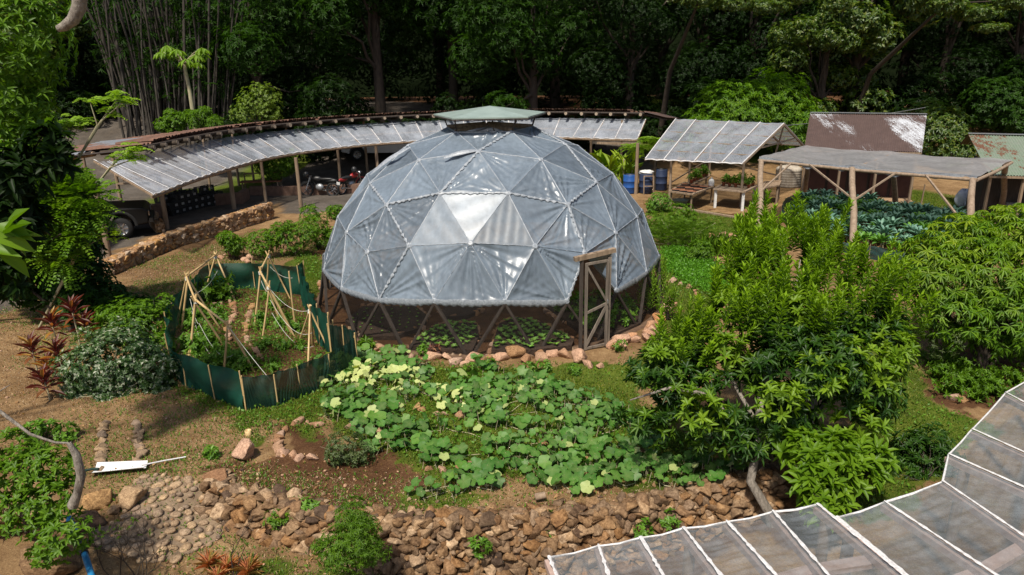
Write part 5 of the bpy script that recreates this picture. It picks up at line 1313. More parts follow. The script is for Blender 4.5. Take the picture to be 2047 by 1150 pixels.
# ------------------------------------------------------------------ stones round the dome
def pxline(pts, n):
    P = [Vector((*p, 0)) for p in pts]; return resample(P, n - 1)
def loose(px, size, label, mat='pinkstone', k=None, lib='R', name='stone', **kw):
    p = GH(*px); return rock(name, label, 'stone', None, p, size, mat, k, lib, **kw)
big = [((868, 718), .30, 'pink grey stone left of the centre in front of the dome'), ((892, 717), .2, 'small pink stone right of the first big dome stone'), ((910, 727), .27, 'blocky pale stone set low in the row before the dome'), ((931, 732), .22, 'small brown stone at the feet of the orange stone'), ((948, 720), .3, 'round orange stone in the row before the dome'), ((974, 722), .28, 'flat pink stone right of the orange one before the dome'), ((1000, 720), .3, 'brown pink stone in the middle of the row before the dome'), ((1031, 711), .4, 'big tilted pale stone near the middle of the dome front'), ((1052, 723), .28, 'brown stone below the big tilted pale stone'), ((1078, 712), .26, 'pale stone with a smaller one on its shoulder before the dome'), ((1084, 722), .34, 'brown stone below the pale pair before the dome'), ((1104, 712), .26, 'small orange stone left of the door stones'), ((1127, 712), .36, 'grey brown stone left of the dome door'), ((1162, 718), .46, 'big flat pale stone at the foot of the dome door'), ((1178, 732), .24, 'small flat stone below the big door stone'), ((1200, 735), .18, 'small brown stone right below the dome door')]
for px, s, lb in big: loose(px, (s * 1.2, s * .85, s * .75), lb, random.choice(['pinkstone', 'pinkstone', 'stone']))
stone_line([(735, 690), (770, 704), (815, 712), (855, 716)], 'brown stone in the loose row at the left foot of the dome', 'brown stones at the left foot of the dome', (.14, .26), 'stone', .3, jit=.07)
stone_line([(1222, 690), (1250, 677), (1280, 666), (1300, 655), (1322, 640), (1335, 610), (1338, 585)], 'pink orange stone in the loose row right of the dome door', 'stones at the right foot of the dome', (.2, .36), 'pinkstone', .24, jit=.12)
stone_line([(1228, 695), (1255, 684), (1285, 672), (1305, 660)], 'orange stone in the outer row right of the dome door', 'outer stones at the right foot of the dome', (.18, .32), 'pinkstone', .27, jit=.1)
stone_line([(1345, 560), (1380, 570), (1400, 590)], 'orange stone edging the bright green ground cover bed', 'stones edging the ground cover bed', (.16, .28), 'stone', .3, jit=.05)
stone_line([(640, 560), (630, 600), (628, 640)], 'small stone on the soil between the trellis bed and the dome', 'stones between trellis bed and dome', (.12, .22), 'stone', .4, jit=.2)
stone_line([(300, 612), (330, 625), (318, 655), (300, 640)], 'tan rock in the heap left of the green net', 'rocks left of the green net', (.25, .42), 'stone', .35, jit=.15)
stone_line([(1428, 472), (1450, 470), (1482, 476), (1455, 482)], 'pale rock in the small heap behind the iris leaves', 'rocks behind the iris leaves', (.2, .36), 'pinkstone', .26, jit=.1)
stone_line([(1292, 408), (1318, 400), (1320, 414), (1330, 408)], 'orange rock in the heap left of the nursery shelter', 'rocks left of the nursery shelter', (.25, .4), 'stone', .35, jit=.12)
stone_line([(445, 512), (470, 508), (495, 512), (480, 522), (500, 520)], 'pale rock in the heap behind the trellis bed', 'rocks behind the trellis bed', (.2, .36), 'pinkstone', .28, jit=.15)
loose((1903, 798), (.3, .2, .14), 'small tan rock at the left edge of the dark bed under the fruit bush', 'stone'); loose((1923, 801), (.2, .2, .14), 'rounder tan rock beside the first in the dark bed', 'stone')
loose((1985, 690), (.35, .2, .15), 'long pale rock half hidden under the fruit bush', 'pinkstone')

# ring bed with stones, boulders
b6 = [tuple(GH(x, y).xy) for x, y in [(560, 885), (575, 850), (610, 835), (645, 845), (655, 880), (630, 905), (580, 905)]]
stone_line([(556, 905), (552, 880), (562, 862), (578, 848), (600, 840), (640, 848)], 'orange brown stone on the far rim of the small ring bed', 'stones on the far rim of the ring bed', (.1, .2), 'stone', .14, jit=.03)
stone_line([(556, 900), (575, 905), (600, 912), (630, 915)], 'pale broken stone on the near rim of the small ring bed', 'stones on the near rim of the ring bed', (.12, .2), 'pinkstone', .15, jit=.04)
rock('boulder', 'knobbly grey pink boulder left of the small ring bed', 'boulder', None, GH(487, 915), (.44, .34, .42), 'pinkstone', 1, 'R3')
rock('boulder', 'angular tan block at the left end of the dry stone wall', 'boulder', None, GH(430, 962), (.36, .26, .2), 'stone', 4, 'R', rz=.4, tilt=.1)
rock('boulder', 'large weathered yellow boulder beside the cobbled path', 'boulder', None, GH(190, 1012), (.5, .4, .34), 'mortarstone', 0, 'R3')
rock('boulder', 'rounded tan boulder between the cobbles and the yellow boulder', 'boulder', None, GH(268, 1005), (.42, .36, .28), 'mortarstone', 2, 'R3')
rock('boulder', 'small brown boulder below the rounded tan one', 'boulder', None, GH(232, 1022), (.26, .24, .2), 'mortarstone', 3, 'R3')
rock('boulder', 'smooth brown boulder at the lower left corner', 'boulder', None, GH(105, 1135), (.75, .6, .4), 'wallstone', 1, 'R3')
rock('boulder', 'brown rock beside the blue pipe', 'boulder', None, GH(175, 1050), (.5, .35, .2), 'wallstone', 2, 'R3')
p = GH(497, 870); g = MB(); g.lathe(p, [(.05, 0), (.055, .09), (.045, .09), (.042, .02), (.001, .02)], 14); o = g.build('bamboo_stub', M['bamboo'], None, p); tag(o, 'short hollow bamboo stub standing in the ground above the grey boulder', 'bamboo stub')

# ------------------------------------------------------------------ dry stone retaining wall (one wall, many stones)
def retaining():
    R = Rocks(); xs = WLN[:, 0]; x0, x1 = G(425, 955).x, G(1560, 930).x; c = Vector(((x0 + x1) / 2, float(wally((x0 + x1) / 2)), -.3)); x = x0
    core = MB()
    while x < x1:
        y = float(wally(x)); d = float(walld(x)); s = random.uniform(.13, .2); z = -d - .05; t = 0
        while z < .02:
            k = random.uniform(.10, .22); f = (z + d) / max(.2, d)
            R.add((x + random.uniform(-.05, .05), y - .44 + .30 * min(1, f) + random.uniform(-.04, .04), z + k * .3), (k * 1.25, k * 1.1, k * .85), None, .5, lib=ROCKS + ROCKS3); z += k * .55
        for q in range(3):
            k = random.uniform(.07, .24); R.add((x + random.uniform(-.06, .06), y - .12 + q * .12 + random.uniform(-.05, .05), .02 + random.uniform(-.02, .05) - .03 * q), (k * 1.3, k * 1.05, k * .6), None, .45)
        x += s * .5
    for i in range(150):   # small chips along the top and foot
        x = random.uniform(x0, x1); y = float(wally(x)) + random.uniform(-.1, .45); k = random.uniform(.03, .08); R.add((x, y, gz(x, y) + k * .2), (k * 1.2, k, k * .7), None, .5)
    r = empty('retaining_wall', c, 'rough dry stone retaining wall holding up the pumpkin terrace in the foreground', 'wall')
    R.build('wall_stones', M['wallstone'], r)
retaining()
loose((800, 1070), (.3, .24, .16), 'rock lying at the foot of the retaining wall behind the feathery shrub', 'wallstone')
p = GH(1080, 1004) + U(.08); g = MB(); g.tube([p - Vector((.07, 0, 0)), p + Vector((.07, .02, .02))], .05, 10); o = g.build('cut_log', M['wood'], None, p); 
tag(o, 'short cut log lying among the top stones of the retaining wall', 'log')
for px, s, m_, lb in (((265, 1030), 0, 0, ''),): pass
# cobbled path
cbp = [(290, 950), (380, 955), (430, 990), (465, 1040), (440, 1080), (380, 1110), (290, 1130), (200, 1100), (180, 1060), (250, 1040), (250, 980)]
Pc = [GH(*q) for q in cbp]; c = sum(Pc, Vector()) / len(Pc)
Q = [tuple(p.xy) for p in Pc]
N_ = 70; lo = np.array(Q).min(0); hi = np.array(Q).max(0); vs = []; fs = []; R = Rocks(); taken = []
for i in range(2200):
    x, y = random.uniform(lo[0], hi[0]), random.uniform(lo[1], hi[1])
    if not inpoly(np.array([x]), np.array([y]), Q)[0]: continue
    s = random.uniform(.08, .19)
    if any((x - a) ** 2 + (y - b) ** 2 < (.43 * (s + t)) ** 2 for a, b, t in taken): continue
    taken.append((x, y, s)); R.add((x, y, gz(x, y) + .018), (s * 1.15, s * .85, .07), None, .08, lib=COBS)
o = R.build('cobbled_path', M['cobble'], None, Vector((c.x, c.y, 0))); tag(o, kind='structure')
me = bpy.data.meshes.new('mortar_bed'); nn = 60; V = []; Fq = []
for j in range(nn + 1):
    for i in range(nn + 1):
        x = lo[0] + (hi[0] - lo[0]) * i / nn; y = lo[1] + (hi[1] - lo[1]) * j / nn; V.append((x, y, gz(x, y) + .012))
ins = inpoly(np.array([v[0] for v in V]), np.array([v[1] for v in V]), Q)
for j in range(nn):
    for i in range(nn):
        a = j * (nn + 1) + i
        if ins[a] and ins[a + 1] and ins[a + nn + 1] and ins[a + nn + 2]: Fq.append((a, a + 1, a + nn + 2, a + nn + 1))
me.from_pydata(V, [], Fq); tag(link('cobble_mortar_bed', me, M['cobblebed']), kind='structure')
# two rows of dark edging stones running up the slope
for lb, pts in (('left', [(206, 845), (205, 880), (203, 925), (205, 945)]), ('right', [(275, 845), (278, 880), (285, 905), (275, 930)])):
    stone_line(pts, 'dark flat stone in the %s of two rows leading to the white gutter' % lb, 'dark stones of the %s row' % lb, (.12, .19), 'cobble', .1, jit=.02, z=.02)
# white gutter and its rod
a, b = GH(188, 948), GH(296, 936); r = empty('white_gutter', a, 'bright white plastic trough lying across the upper end of the cobbled path', 'trough'); g = MB()
def fg(u, v):
    p = a.lerp(b, u); w_ = .15 * (1 - .35 * u); d = (b - a).normalized(); s = Vector((-d.y, d.x, 0))
    return p + s * (v - .5) * 2 * w_ + U(.05 + .06 * (2 * v - 1) ** 2 ) - s * .06 * u
g.grid(fg, 30, 10); o = g.build('trough', M['white'], r); g = MB(); g.tube([GH(285, 942) + U(.1), GH(330, 928) + U(.06), GH(372, 917) + U(.03)], .012, 6); g.build('rod', M['batten'], r)
g = MB(); g.tube([GH(172, 950) + U(.08), a + U(.09), a.lerp(b, .1) + U(.08)], .02, 8); g.build('hose_end', M['net2'], r)
# blue pipe with its black valve
P = [(138, 1036, .5), (150, 1062, .5), (158, 1085, .5), (170, 1110, .52), (186, 1160, .55), (196, 1200, .55)]
q = [Y3(x, y, 6.3 + (1036 - y) * .004) for x, y, _ in P]
q = [G(x, y, -.0 + .35) for x, y, _ in P]
r = empty('blue_pipe', q[0], 'bright blue water pipe with a black valve at the lower left corner', 'pipe'); g = MB(); g.tube(q, .035, 12); g.build('pipe', M['pipe'], r)
g = MB(); d = (q[2] - q[3]).normalized(); g.tube([q[2] + d * .02, q[3] + d * .03], [.052, .048], 12); g.build('valve_body', M['black'], r)
vc = q[2].lerp(q[3], .4); g = MB(); g.lathe(vc + Vector((.04, 0, .04)), [(.001, -.02), (.05, -.02), (.07, 0), (.07, .03), (.05, .05), (.001, .05)], 14, 'X'); g.build('valve_cap', M['black'], r)
for t_ in (.1, .45, .85): g = MB(); v_ = q[0].lerp(q[1], t_); g.tube([v_, v_ + (q[1] - q[0]) * .12], .041, 12); g.build('coupling', M['white' if t_ > .8 else 'pipe'], r)
g = MB(); g.bar(q[0] - U(.4), q[0], .05); g.bar(q[4] - U(.4), q[4], .05); g.build('support', M['wood'], r)

# ------------------------------------------------------------------ foreground shelter roofs (lower right)
def near_roof(name, label, eave, dirs, z0, slope, len_, nb, wr):
    """eave: pixel polyline at height z0; dirs: for each a second pixel the batten passes through"""
    r = None; A = []; Bp = []
    for (ex, ey), (dx, dy) in zip(eave, dirs):
        e = G(ex, ey, z0); p = G(dx, dy, z0)
        for _ in range(8): L = (p - e).xy.length; p = G(dx, dy, z0 + slope * L)
        d = p - e; d = d / d.xy.length; A.append(e); Bp.append(e + d * len_)
    c = A[0].copy(); c.z = z0 - 2; r = empty(name, c, label, 'shelter roof')
    n = len(A) - 1
    def fn(u, v):
        t = u * n; i = min(n - 1, int(t)); f = t - i
        p = A[i].lerp(A[i + 1], f).lerp(Bp[i].lerp(Bp[i + 1], f), v); s = math.sin(math.pi * f)
        return p + U(-.035 * s + wr * s * (.13 * math.sin(v * len_ * 30 + 1.6 * math.sin(f * 3 + i * 1.7) + i * 2.1) + .08 * math.sin(v * len_ * 67 + 2 * f + i * 2)) * (.3 + vnoise1(v * 7 + i * 3.3, f * 1.5 + i)) * 2.2 + .01 * math.sin(f * 7 + i * 3 + v * 5))
    g = MB(); g.grid(fn, n * 18, 150); g.build('film_roof', M['roofilm'], r)
    for i in range(n + 1):
        g = MB(); g.bar(A[i] - U(.07), Bp[i] - U(.07), .085, .07); g.build('rafter', M['reed'], r)
        K = 70; s = (A[min(n, i + 1)] - A[max(0, i - 1)]).normalized(); vs = []; fs = []
        g = MB(); off = s * .0
        for k in range(K + 1):
            p = A[i].lerp(Bp[i], k / K) + U(.012); w_ = .016 + random.uniform(-.007, .009)
            vs += [p - s * w_, p + U(.007 + random.uniform(-.002, .004)) - s * .004, p + s * w_]
        g.add(vs, [q for k in range(K) for q in ((3 * k, 3 * k + 1, 3 * k + 4, 3 * k + 3), (3 * k + 1, 3 * k + 2, 3 * k + 5, 3 * k + 4))], True); g.build('film_batten', M['batten'], r)
        if i < n:
            g = MB(); g.tube([A[i] + U(-.01), A[i].lerp(A[i + 1], .5) + U(-.03), A[i + 1] + U(-.01)], .012, 7, jit=.3); g.build('rolled_film_edge', M['batten'], r)
            g = MB(); g.bar(A[i].lerp(Bp[i], .3) - U(.13), A[i + 1].lerp(Bp[i + 1], .3) - U(.13), .12, .06); g.build('purlin', M['reed'], r)
    for i in (0, n // 2, n):
        p = A[i].lerp(Bp[i], .06) - U(.1); g = MB(); g.tube([Vector((p.x, p.y, gz(p.x, p.y) - .1)), p], .06, 8, jit=.05); g.build('post', M['wood'], r)
    return r
near_roof('film_roof_shelter', 'clear plastic roof with pale battens over the lower right foreground',
          [(1097, 1113), (1196, 1090), (1280, 1074), (1366, 1055), (1452, 1042), (1545, 1022), (1634, 1008)],
          [(1112, 1150), (1216, 1150), (1325, 1150), (1440, 1150), (1550, 1150), (1655, 1150), (1806, 1150)], 1.15, .16, 3.2, 6, .03)
near_roof('film_roof_shelter', 'clear plastic roof climbing along the right edge in the foreground, with a broad white seam',
          [(1672, 1034), (1768, 1003), (1884, 962), (1896, 908), (1943, 858), (2010, 785), (2090, 735)],
          [(1812, 1150), (1990, 1150), (2047, 1073), (2047, 975), (2047, 905), (2100, 833), (2150, 780)], 1.15, .16, 4.2, 6, .025)
# ------------------------------------------------------------------ kale
def kale(mat, K, L, W, h, seed):
    LV = Leaves(); th = np.arange(K) * 2.4; el = np.linspace(.15, 2.2, K); d = nrm(np.c_[np.cos(th), np.sin(th), el]); org = np.zeros((K, 3)) + [0, 0, h]
    for t, wv in ((0, .0), (.3, .5), (.6, .9)):
        dd = nrm(d + [0, 0, -.55 * t]); LV.add(T4, org + d * L * t * .8, dd, np.tile([0, 0, 1.], (K, 1)), L * .6, W * (1.1 if t else .5))
    V, F, t = LV.arrays(); me = npmesh('kale_head', V, F, True, {'tint': t}); me.materials.append(M[mat]); return me
KA = [kale('lf_kale', 20, .3, .075, .3, i) for i in range(2)]; KB = [kale('lf_kale2', 18, .26, .08, .26, i) for i in range(2)]
stemm = MB(); stemm.tube([(0, 0, 0), (.01, 0, .16), (0, 0, .34)], [.02, .016, .014], 6); smo = stemm.build('stem', M['palebark']); stem_me = smo.data; bpy.data.objects.remove(smo)
kp = [tuple(GH(x, y).xy) for x, y in [(1645, 492), (1737, 514), (1860, 535), (1950, 510), (1955, 452), (1870, 440), (1790, 428), (1716, 419), (1605, 408), (1572, 418), (1570, 445)]]
for p in rowpts(kp, .52, .42, .35, 0, .05, .94):
    green = random.random() < (.5 if vnoise1(p.x * .8, p.y * .8) > .5 else .15)
    r = empty('kale_plant', (0, 0, 0), ('bright green kale plant in the bed under the milky canopy' if green else 'blue green kale plant in the bed under the milky canopy'), 'kale', 'bright green kale in the canopy bed' if green else 'blue green kale in the canopy bed')
    h = bpy.data.objects.new('leaf_head', random.choice(KB if green else KA)); COL.objects.link(h); h.parent = r
    s = bpy.data.objects.new('stem', stem_me); COL.objects.link(s); s.parent = r
    k = random.uniform(.85, 1.5); r.scale = (k, k, k); r.location = (p.x, p.y, gz(p.x, p.y)); r.rotation_euler.z = random.uniform(0, 6.3)
# dead orange leaves at the feet of the front row
P = resample([Vector(GH(x, y)) for x, y in [(1640, 488), (1700, 505), (1760, 512), (1810, 522)]], 40); LV = Leaves(); o_ = np.array([list(p + Vector((random.uniform(-.2, .2), random.uniform(0, .35), random.uniform(.05, .25)))) for p in P for _ in range(5)])
LV.add(T4, o_, rdirs(len(o_)), rdirs(len(o_), 1), .13, .08); o = LV.build('fallen_leaves', M['lf_dryorange'], None, P[20]); tag(o, 'dry brown leaves at the feet of the front kale row', 'dead leaves', kind='stuff')

# ------------------------------------------------------------------ pumpkin vines
PV = dict(
 a=[(628, 735), (665, 722), (720, 712), (790, 712), (850, 728), (870, 755), (850, 790), (880, 800), (830, 830), (760, 850), (690, 850), (645, 840), (650, 790), (636, 765)],
 b=[(905, 750), (950, 728), (1005, 745), (1060, 760), (1130, 775), (1250, 772), (1260, 830), (1330, 900), (1240, 900), (1130, 890), (1050, 875), (960, 850), (880, 820), (860, 790), (900, 775)],
 c=[(700, 850), (780, 850), (880, 850), (960, 870), (1010, 890), (980, 920), (900, 935), (820, 940), (750, 910), (705, 880)],
 d=[(810, 990), (850, 970), (940, 940), (1000, 940), (1000, 985), (930, 990), (890, 1000), (840, 1002)],
 e=[(1000, 880), (1100, 890), (1200, 900), (1300, 905), (1320, 950), (1270, 970), (1200, 985), (1180, 1000), (1120, 985), (1060, 970), (1000, 930)],
 f=[(1290, 930), (1380, 920), (1480, 925), (1490, 950), (1420, 975), (1380, 990), (1300, 975)], g_=[(640, 830), (690, 850), (720, 880), (680, 870)])
yel = [tuple(GH(x, y).xy) for x, y in [(640, 740), (700, 735), (780, 745), (850, 760), (930, 795), (930, 830), (860, 820), (800, 800), (720, 790), (640, 780)]]
def vine(poly_px, label, n_leaf, nplants):
    Q = [tuple(GH(x, y).xy) for x, y in poly_px]; x, y = scatter(Q, n_leaf * 3)
    # thin out so that leaves overlap only a little
    keep = []; 
    for i in range(len(x)):
        if vnoise(np.array([x[i] * 1.7]), np.array([y[i] * 1.7]), 6)[0] < .30: continue
        if all((x[i] - x[j]) ** 2 + (y[i] - y[j]) ** 2 > .088 ** 2 for j in keep[-700:]): keep.append(i)
        if len(keep) >= n_leaf: break
    x, y = x[keep], y[keep]; k = len(x); C = np.c_[x, y]; cen = C[rng.choice(k, nplants, replace=False)]
    for _ in range(5):
        own = np.argmin(((C[:, None] - cen[None]) ** 2).sum(-1), 1); cen = np.array([C[own == i].mean(0) if (own == i).any() else cen[i] for i in range(nplants)])
    for i in range(nplants):
        m = own == i; xx, yy = x[m], y[m]; kk = len(xx)
        if kk < 2: continue
        z0 = hgt(xx, yy); base = Vector((cen[i][0], cen[i][1], gz(*cen[i]))); L = (.07 + .115 * rng.random(kk) ** .8) * (1.0 - .25 * (vnoise(xx * 2, yy * 2, 3) > .6))
        iy = inpoly(xx, yy, yel) & (rng.random(kk) < .46); tint = np.where(iy, .75 + .5 * rng.random(kk), np.where(rng.random(kk) < .05, .6, 0) + .08 * rng.random(kk))
        h = .10 + .14 * rng.random(kk); top = np.c_[xx, yy, z0 + h]; a = rng.random(kk) * 6.28; d = np.c_[np.cos(a), np.sin(a) - .5, -.15 - .6 * rng.random(kk)]; d = nrm(d)
        r = empty('pumpkin_vine', base, label[i], 'pumpkin plant', 'pumpkin vines on the terrace'); LV = Leaves(); up = np.c_[rng.normal(size=(kk, 2)) * .38, np.ones(kk)] + [0, -.25, 0]
        LV.add(TP, top - d * L[:, None] * .4, d, up, L * 1.15, L * 1.15, tint); LV.build('leaves', M['lf_pump'], r)
        g = MB(); order = np.argsort(np.arctan2(yy - cen[i][1], xx - cen[i][0]))
        for j in range(kk): g.tube([(xx[j] + random.uniform(-.06, .06), yy[j] + random.uniform(-.06, .06), z0[j]), tuple(top[j])], [.006, .004], 4, cap=False)
        g.tube([(xx[j], yy[j], z0[j] + .02) for j in order[::2]] or [(0, 0, 0), (0, 0, 1)], .008, 4, cap=False) if kk > 3 else None
        g.build('stems', M['palebark'], r)
vine(PV['a'], ['pumpkin vine with many bleached yellow leaves beside the dark front net', 'pumpkin vine with green leaves at the top left corner of the patch', 'pumpkin vine with pale yellow leaves in the upper left of the patch', 'pumpkin vine at the left edge above the ring bed'], 400, 4)
vine(PV['b'], ['deep green pumpkin vine spreading below the dome stones', 'pumpkin vine with some yellow leaves in the middle of the patch', 'small leaved pumpkin vine reaching towards the big glossy tree', 'pumpkin vine at the far right under the glossy tree branches', 'pumpkin vine below the strip of lawn before the dome'], 760, 5)
vine(PV['c'], ['large leaved pumpkin vine just above the bare soil strip', 'pumpkin vine beside the dry little bush'], 210, 2)
vine(PV['d'], ['small pumpkin vine creeping over bare soil above the wall'], 50, 1)
vine(PV['e'], ['bright green pumpkin vine above the middle of the retaining wall', 'pumpkin vine spilling over the edge of the retaining wall'], 300, 2)
vine(PV['f'], ['pumpkin vine at the right end of the terrace above the wall', 'pumpkin vine behind the thin grey trunk above the wall'], 150, 2)
stone_line([(860, 935), (900, 932), (950, 925)], 'orange stone peeping out below the large leaved pumpkin vine', 'stones below the large leaved vine', (.1, .18), 'stone', .2, jit=.06)
stone_line([(1180, 910), (1240, 905), (1290, 900), (1300, 885)], 'tan stone between the pumpkin vines on the terrace', 'stones between the pumpkin vines', (.1, .18), 'stone', .2, jit=.08)

stone_line([(1080, 880), (1120, 872), (1160, 880), (1190, 875)], 'orange stone showing through the middle of the pumpkin patch', 'stones in the middle of the pumpkin patch', (.1, .2), 'stone', .2, jit=.08)
stone_line([(780, 800), (830, 812), (880, 822), (930, 828)], 'tan stone showing through the upper left pumpkin leaves', 'stones in the upper left of the pumpkin patch', (.1, .2), 'stone', .24, jit=.1)
stone_line([(700, 848), (740, 856), (780, 862)], 'brown stone on the small ledge above the dry bush', 'stones on the ledge above the dry bush', (.1, .2), 'stone', .2, jit=.06)
# ------------------------------------------------------------------ ground plants, litter
def field(name, label, polys, dens, L, W, mat, up=1.2, tm=T2, h=0.0, hvar=.0, tint=.0, kind='stuff', cat=None, clump=None, zfn=None, maxn=90000):
    LV = Leaves()
    for P in polys:
        n = min(maxn, int(area(P) * dens)); x, y = scatter(P, n)
        x = x + rng.normal(size=len(x)) * .12; y = y + rng.normal(size=len(y)) * .12
        if clump:
            k = vnoise(x * clump, y * clump, 1) + .35 * rng.random(len(x)) > .58; x, y = x[k], y[k]
        k = np.hypot(x - DC.x, y - DC.y) > DR + .2; x, y = x[k], y[k]
        n = len(x); z = hgt(x, y) + h * 1 + hvar * rng.random(n)
        LV.add(tm, np.c_[x, y, z], rdirs(n, up), rdirs(n), L * (.5 + rng.random(n)), W * (.6 + .8 * rng.random(n)), tint * rng.random(n))
    o = LV.build(name, M[mat]); tag(o, label, cat, None, kind); return o
field('lawn_grass', 'short green grass growing between the garden beds', GRASS[:10], 1000, .055, .011, 'lf_grass', 1.1)
field('weed_cover', 'low broad leaved weeds mixed into the grass', GRASS[:5] + [SOIL[3]], 260, .05, .035, 'lf_veg', .5, T2, .02, .05, clump=1.1)
tanP = [poly(q) for q in ([(-20, 620), (340, 560), (500, 820), (560, 860), (420, 950), (200, 960), (-20, 900)], [(180, 900), (420, 900), (1100, 1110), (1100, 1180), (200, 1180)], [(230, 540), (640, 430), (640, 500), (300, 600)], [(430, 930), (1000, 960), (1480, 960), (1450, 1000), (800, 1030), (500, 990)], [(1480, 560), (1850, 560), (1800, 700), (1480, 700)])]
field('dry_grass', 'dry straw coloured grass stubble on the bare ground', tanP, 650, .04, .008, 'lf_dry', .5)
field('leaf_litter', 'dead brown leaves scattered on the soil', tanP + [SOIL[2], SOIL[3]], 34, .05, .03, 'lf_dryorange', .25, T4, .005)
field('sparse_weeds', 'scattered tufts of green weeds on the bare ground', tanP + [SOIL[3], SOIL[5]], 420, .05, .016, 'lf_veg', .8, clump=.8)
gc = poly([(1326, 503), (1365, 503), (1440, 540), (1520, 590), (1490, 612), (1400, 585), (1330, 548)])
field('ground_cover', 'bright green carpet of small leaves right of the dome', [gc], 1500, .06, .05, 'lf_clover', .9, T2, .08, .09)
R = Rocks()
for P in tanP + [SOIL[2]]:
    x, y = scatter(P, int(area(P) * 16))
    for a, b in zip(x, y):
        k = abs(random.gauss(0, .018)) + .012; R.add((a, b, gz(a, b) + k * .2), (k * 1.2, k, k * .7), None, .5, lib=COBS)
tag(R.build('pebbles', M['stone']), 'small pebbles strewn over the bare ground', None, None, 'stuff')

def P_(px, py, y): return tuple(Y3(px, py, y))
def lobes(lst):
    """[(px,py,worldY,radius[,squash])] -> ellipsoid lobes"""
    out = []
    for q in lst:
        c = Y3(q[0], q[1], q[2]); s = q[4] if len(q) > 4 else .85; out.append((c.x, c.y, c.z, q[3], q[3] * .9, q[3] * s))
    return out
def shrub(name, label, cat, base, lb, S, K, L, W, mat, kind='whorl', droop=.2, stems=6, stemmat='bark', r0=.03, group=None, up=.5, inner=.45, trunkname='trunk', H=.4, tm=T2, crown='crown', tintup=0.0, tshift=.2):
    base = Vector(base); root = empty(name, base, label, cat, group); LV = Leaves()
    p, o = shell(lb, S, inner); p[:, 2] = np.maximum(p[:, 2], hgt(p[:, 0], p[:, 1]) + .02 + .03 * rng.random(len(p))); o = nrm(o + [0, 0, up])
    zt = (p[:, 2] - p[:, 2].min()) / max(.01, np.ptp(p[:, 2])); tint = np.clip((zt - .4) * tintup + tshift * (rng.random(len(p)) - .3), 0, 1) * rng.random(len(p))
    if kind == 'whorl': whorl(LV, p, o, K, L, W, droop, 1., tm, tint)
    elif kind == 'shoot': shoots(LV, p, o, H * (.6 + .8 * rng.random(len(p))), K, L, W, tm=tm)
    elif kind == 'pinnate': pinnate(LV, p, o, H, K, L, W, .35, tint)
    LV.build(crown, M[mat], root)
    if stems:
        mb = MB(); tips = [Vector(q[:3]) for q in lb]; random.shuffle(tips)
        for t in (tips * 3)[:stems]: limbs(mb, base - U(.05), [t + Vector((random.uniform(-.3, .3), random.uniform(-.3, .3), .1)) * q_ for q_ in (1,)], r0, r0 * .3, wob=.05)
        mb.build(trunkname, M[stemmat], root)
    return root

# ------------------------------------------------------------------ the wood behind
def tree_proto(label, kind, H, R, nl, S, K, L, W, mat, seed, zlo=.35, droop=.35, bark='bark'):
    rs = random.Random(seed); root = empty('forest_tree', (0, 0, 0), label, 'tree'); lb = []
    for i in range(nl):
        a = rs.uniform(0, 6.28); r = R * rs.random() ** .6 * .8; z = H * rs.uniform(zlo, .95); k = rs.uniform(.22, .42) * R * (1.1 if z < H * .7 else .9)
        lb.append((r * math.cos(a), r * math.sin(a), z, k, k, k * .75))
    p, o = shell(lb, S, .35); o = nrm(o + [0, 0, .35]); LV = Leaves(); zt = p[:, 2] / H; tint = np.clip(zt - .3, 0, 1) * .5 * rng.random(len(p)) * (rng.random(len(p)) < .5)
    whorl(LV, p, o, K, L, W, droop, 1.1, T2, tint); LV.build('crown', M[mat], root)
    mb = MB(); mb.tube([(0, 0, -.5), (.1, .05, H * .25), (-.05, 0, H * .5), (.1, .1, H * .8)], [.34, .26, .2, .08], 9, jit=.06); limbs(mb, (0, 0, H * .28), [Vector(q[:3]) for q in lb[:8]], .12, .03, wob=.25); mb.build('trunk', M[bark], root)
    return root
protos = dict(
 m=tree_proto('x', 0, 13, 5.2, 17, 3600, 9, .30, .06, 'lf_mango', 1),
 m2=tree_proto('x', 0, 12, 4.6, 15, 3000, 9, .28, .06, 'lf_mango', 2, .2),
 b=tree_proto('x', 0, 12, 3.6, 15, 3400, 6, .24, .13, 'lf_broad', 3, .12, .1),
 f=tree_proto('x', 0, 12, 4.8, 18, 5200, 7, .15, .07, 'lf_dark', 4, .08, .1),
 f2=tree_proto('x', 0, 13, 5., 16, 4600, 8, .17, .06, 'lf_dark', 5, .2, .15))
used = set()
def ftree(k, px, y, s, label, zs=1.0, group=None, dz=0, mat=None):
    pr = protos[k]; o = pr if k not in used else copy_tree(pr); used.add(k)
    x = Y3(px, 200, y).x; o.location = (x, y, gz(x, y) - .1 + dz); o.scale = (s, s, s * zs); o.rotation_euler.z = random.uniform(0, 6.3); o['label'] = label
    if group: o['group'] = group
    elif 'group' in o: del o['group']
    return o
ftree('m', 760, 45, 1.15, 'big mango tree with a dark trunk and lit drooping leaves behind the carport roof')
ftree('m2', 1065, 43, 1.0, 'mango tree with pinkish fruit stalks directly behind the dome cap')
ftree('m2', 520, 45, .95, 'dark mango tree between the bamboo clump and the big mango tree')
ftree('m', 905, 49, 1.1, 'shaded mango tree between the two lit mango trees')
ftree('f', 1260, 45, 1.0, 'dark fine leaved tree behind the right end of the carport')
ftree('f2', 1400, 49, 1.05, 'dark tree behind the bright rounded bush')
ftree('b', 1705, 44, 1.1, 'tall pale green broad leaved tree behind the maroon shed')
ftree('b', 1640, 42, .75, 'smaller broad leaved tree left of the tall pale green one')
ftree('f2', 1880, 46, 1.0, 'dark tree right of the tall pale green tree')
ftree('f', 2020, 44, 1.0, 'dark tree behind the moss green shed roof')
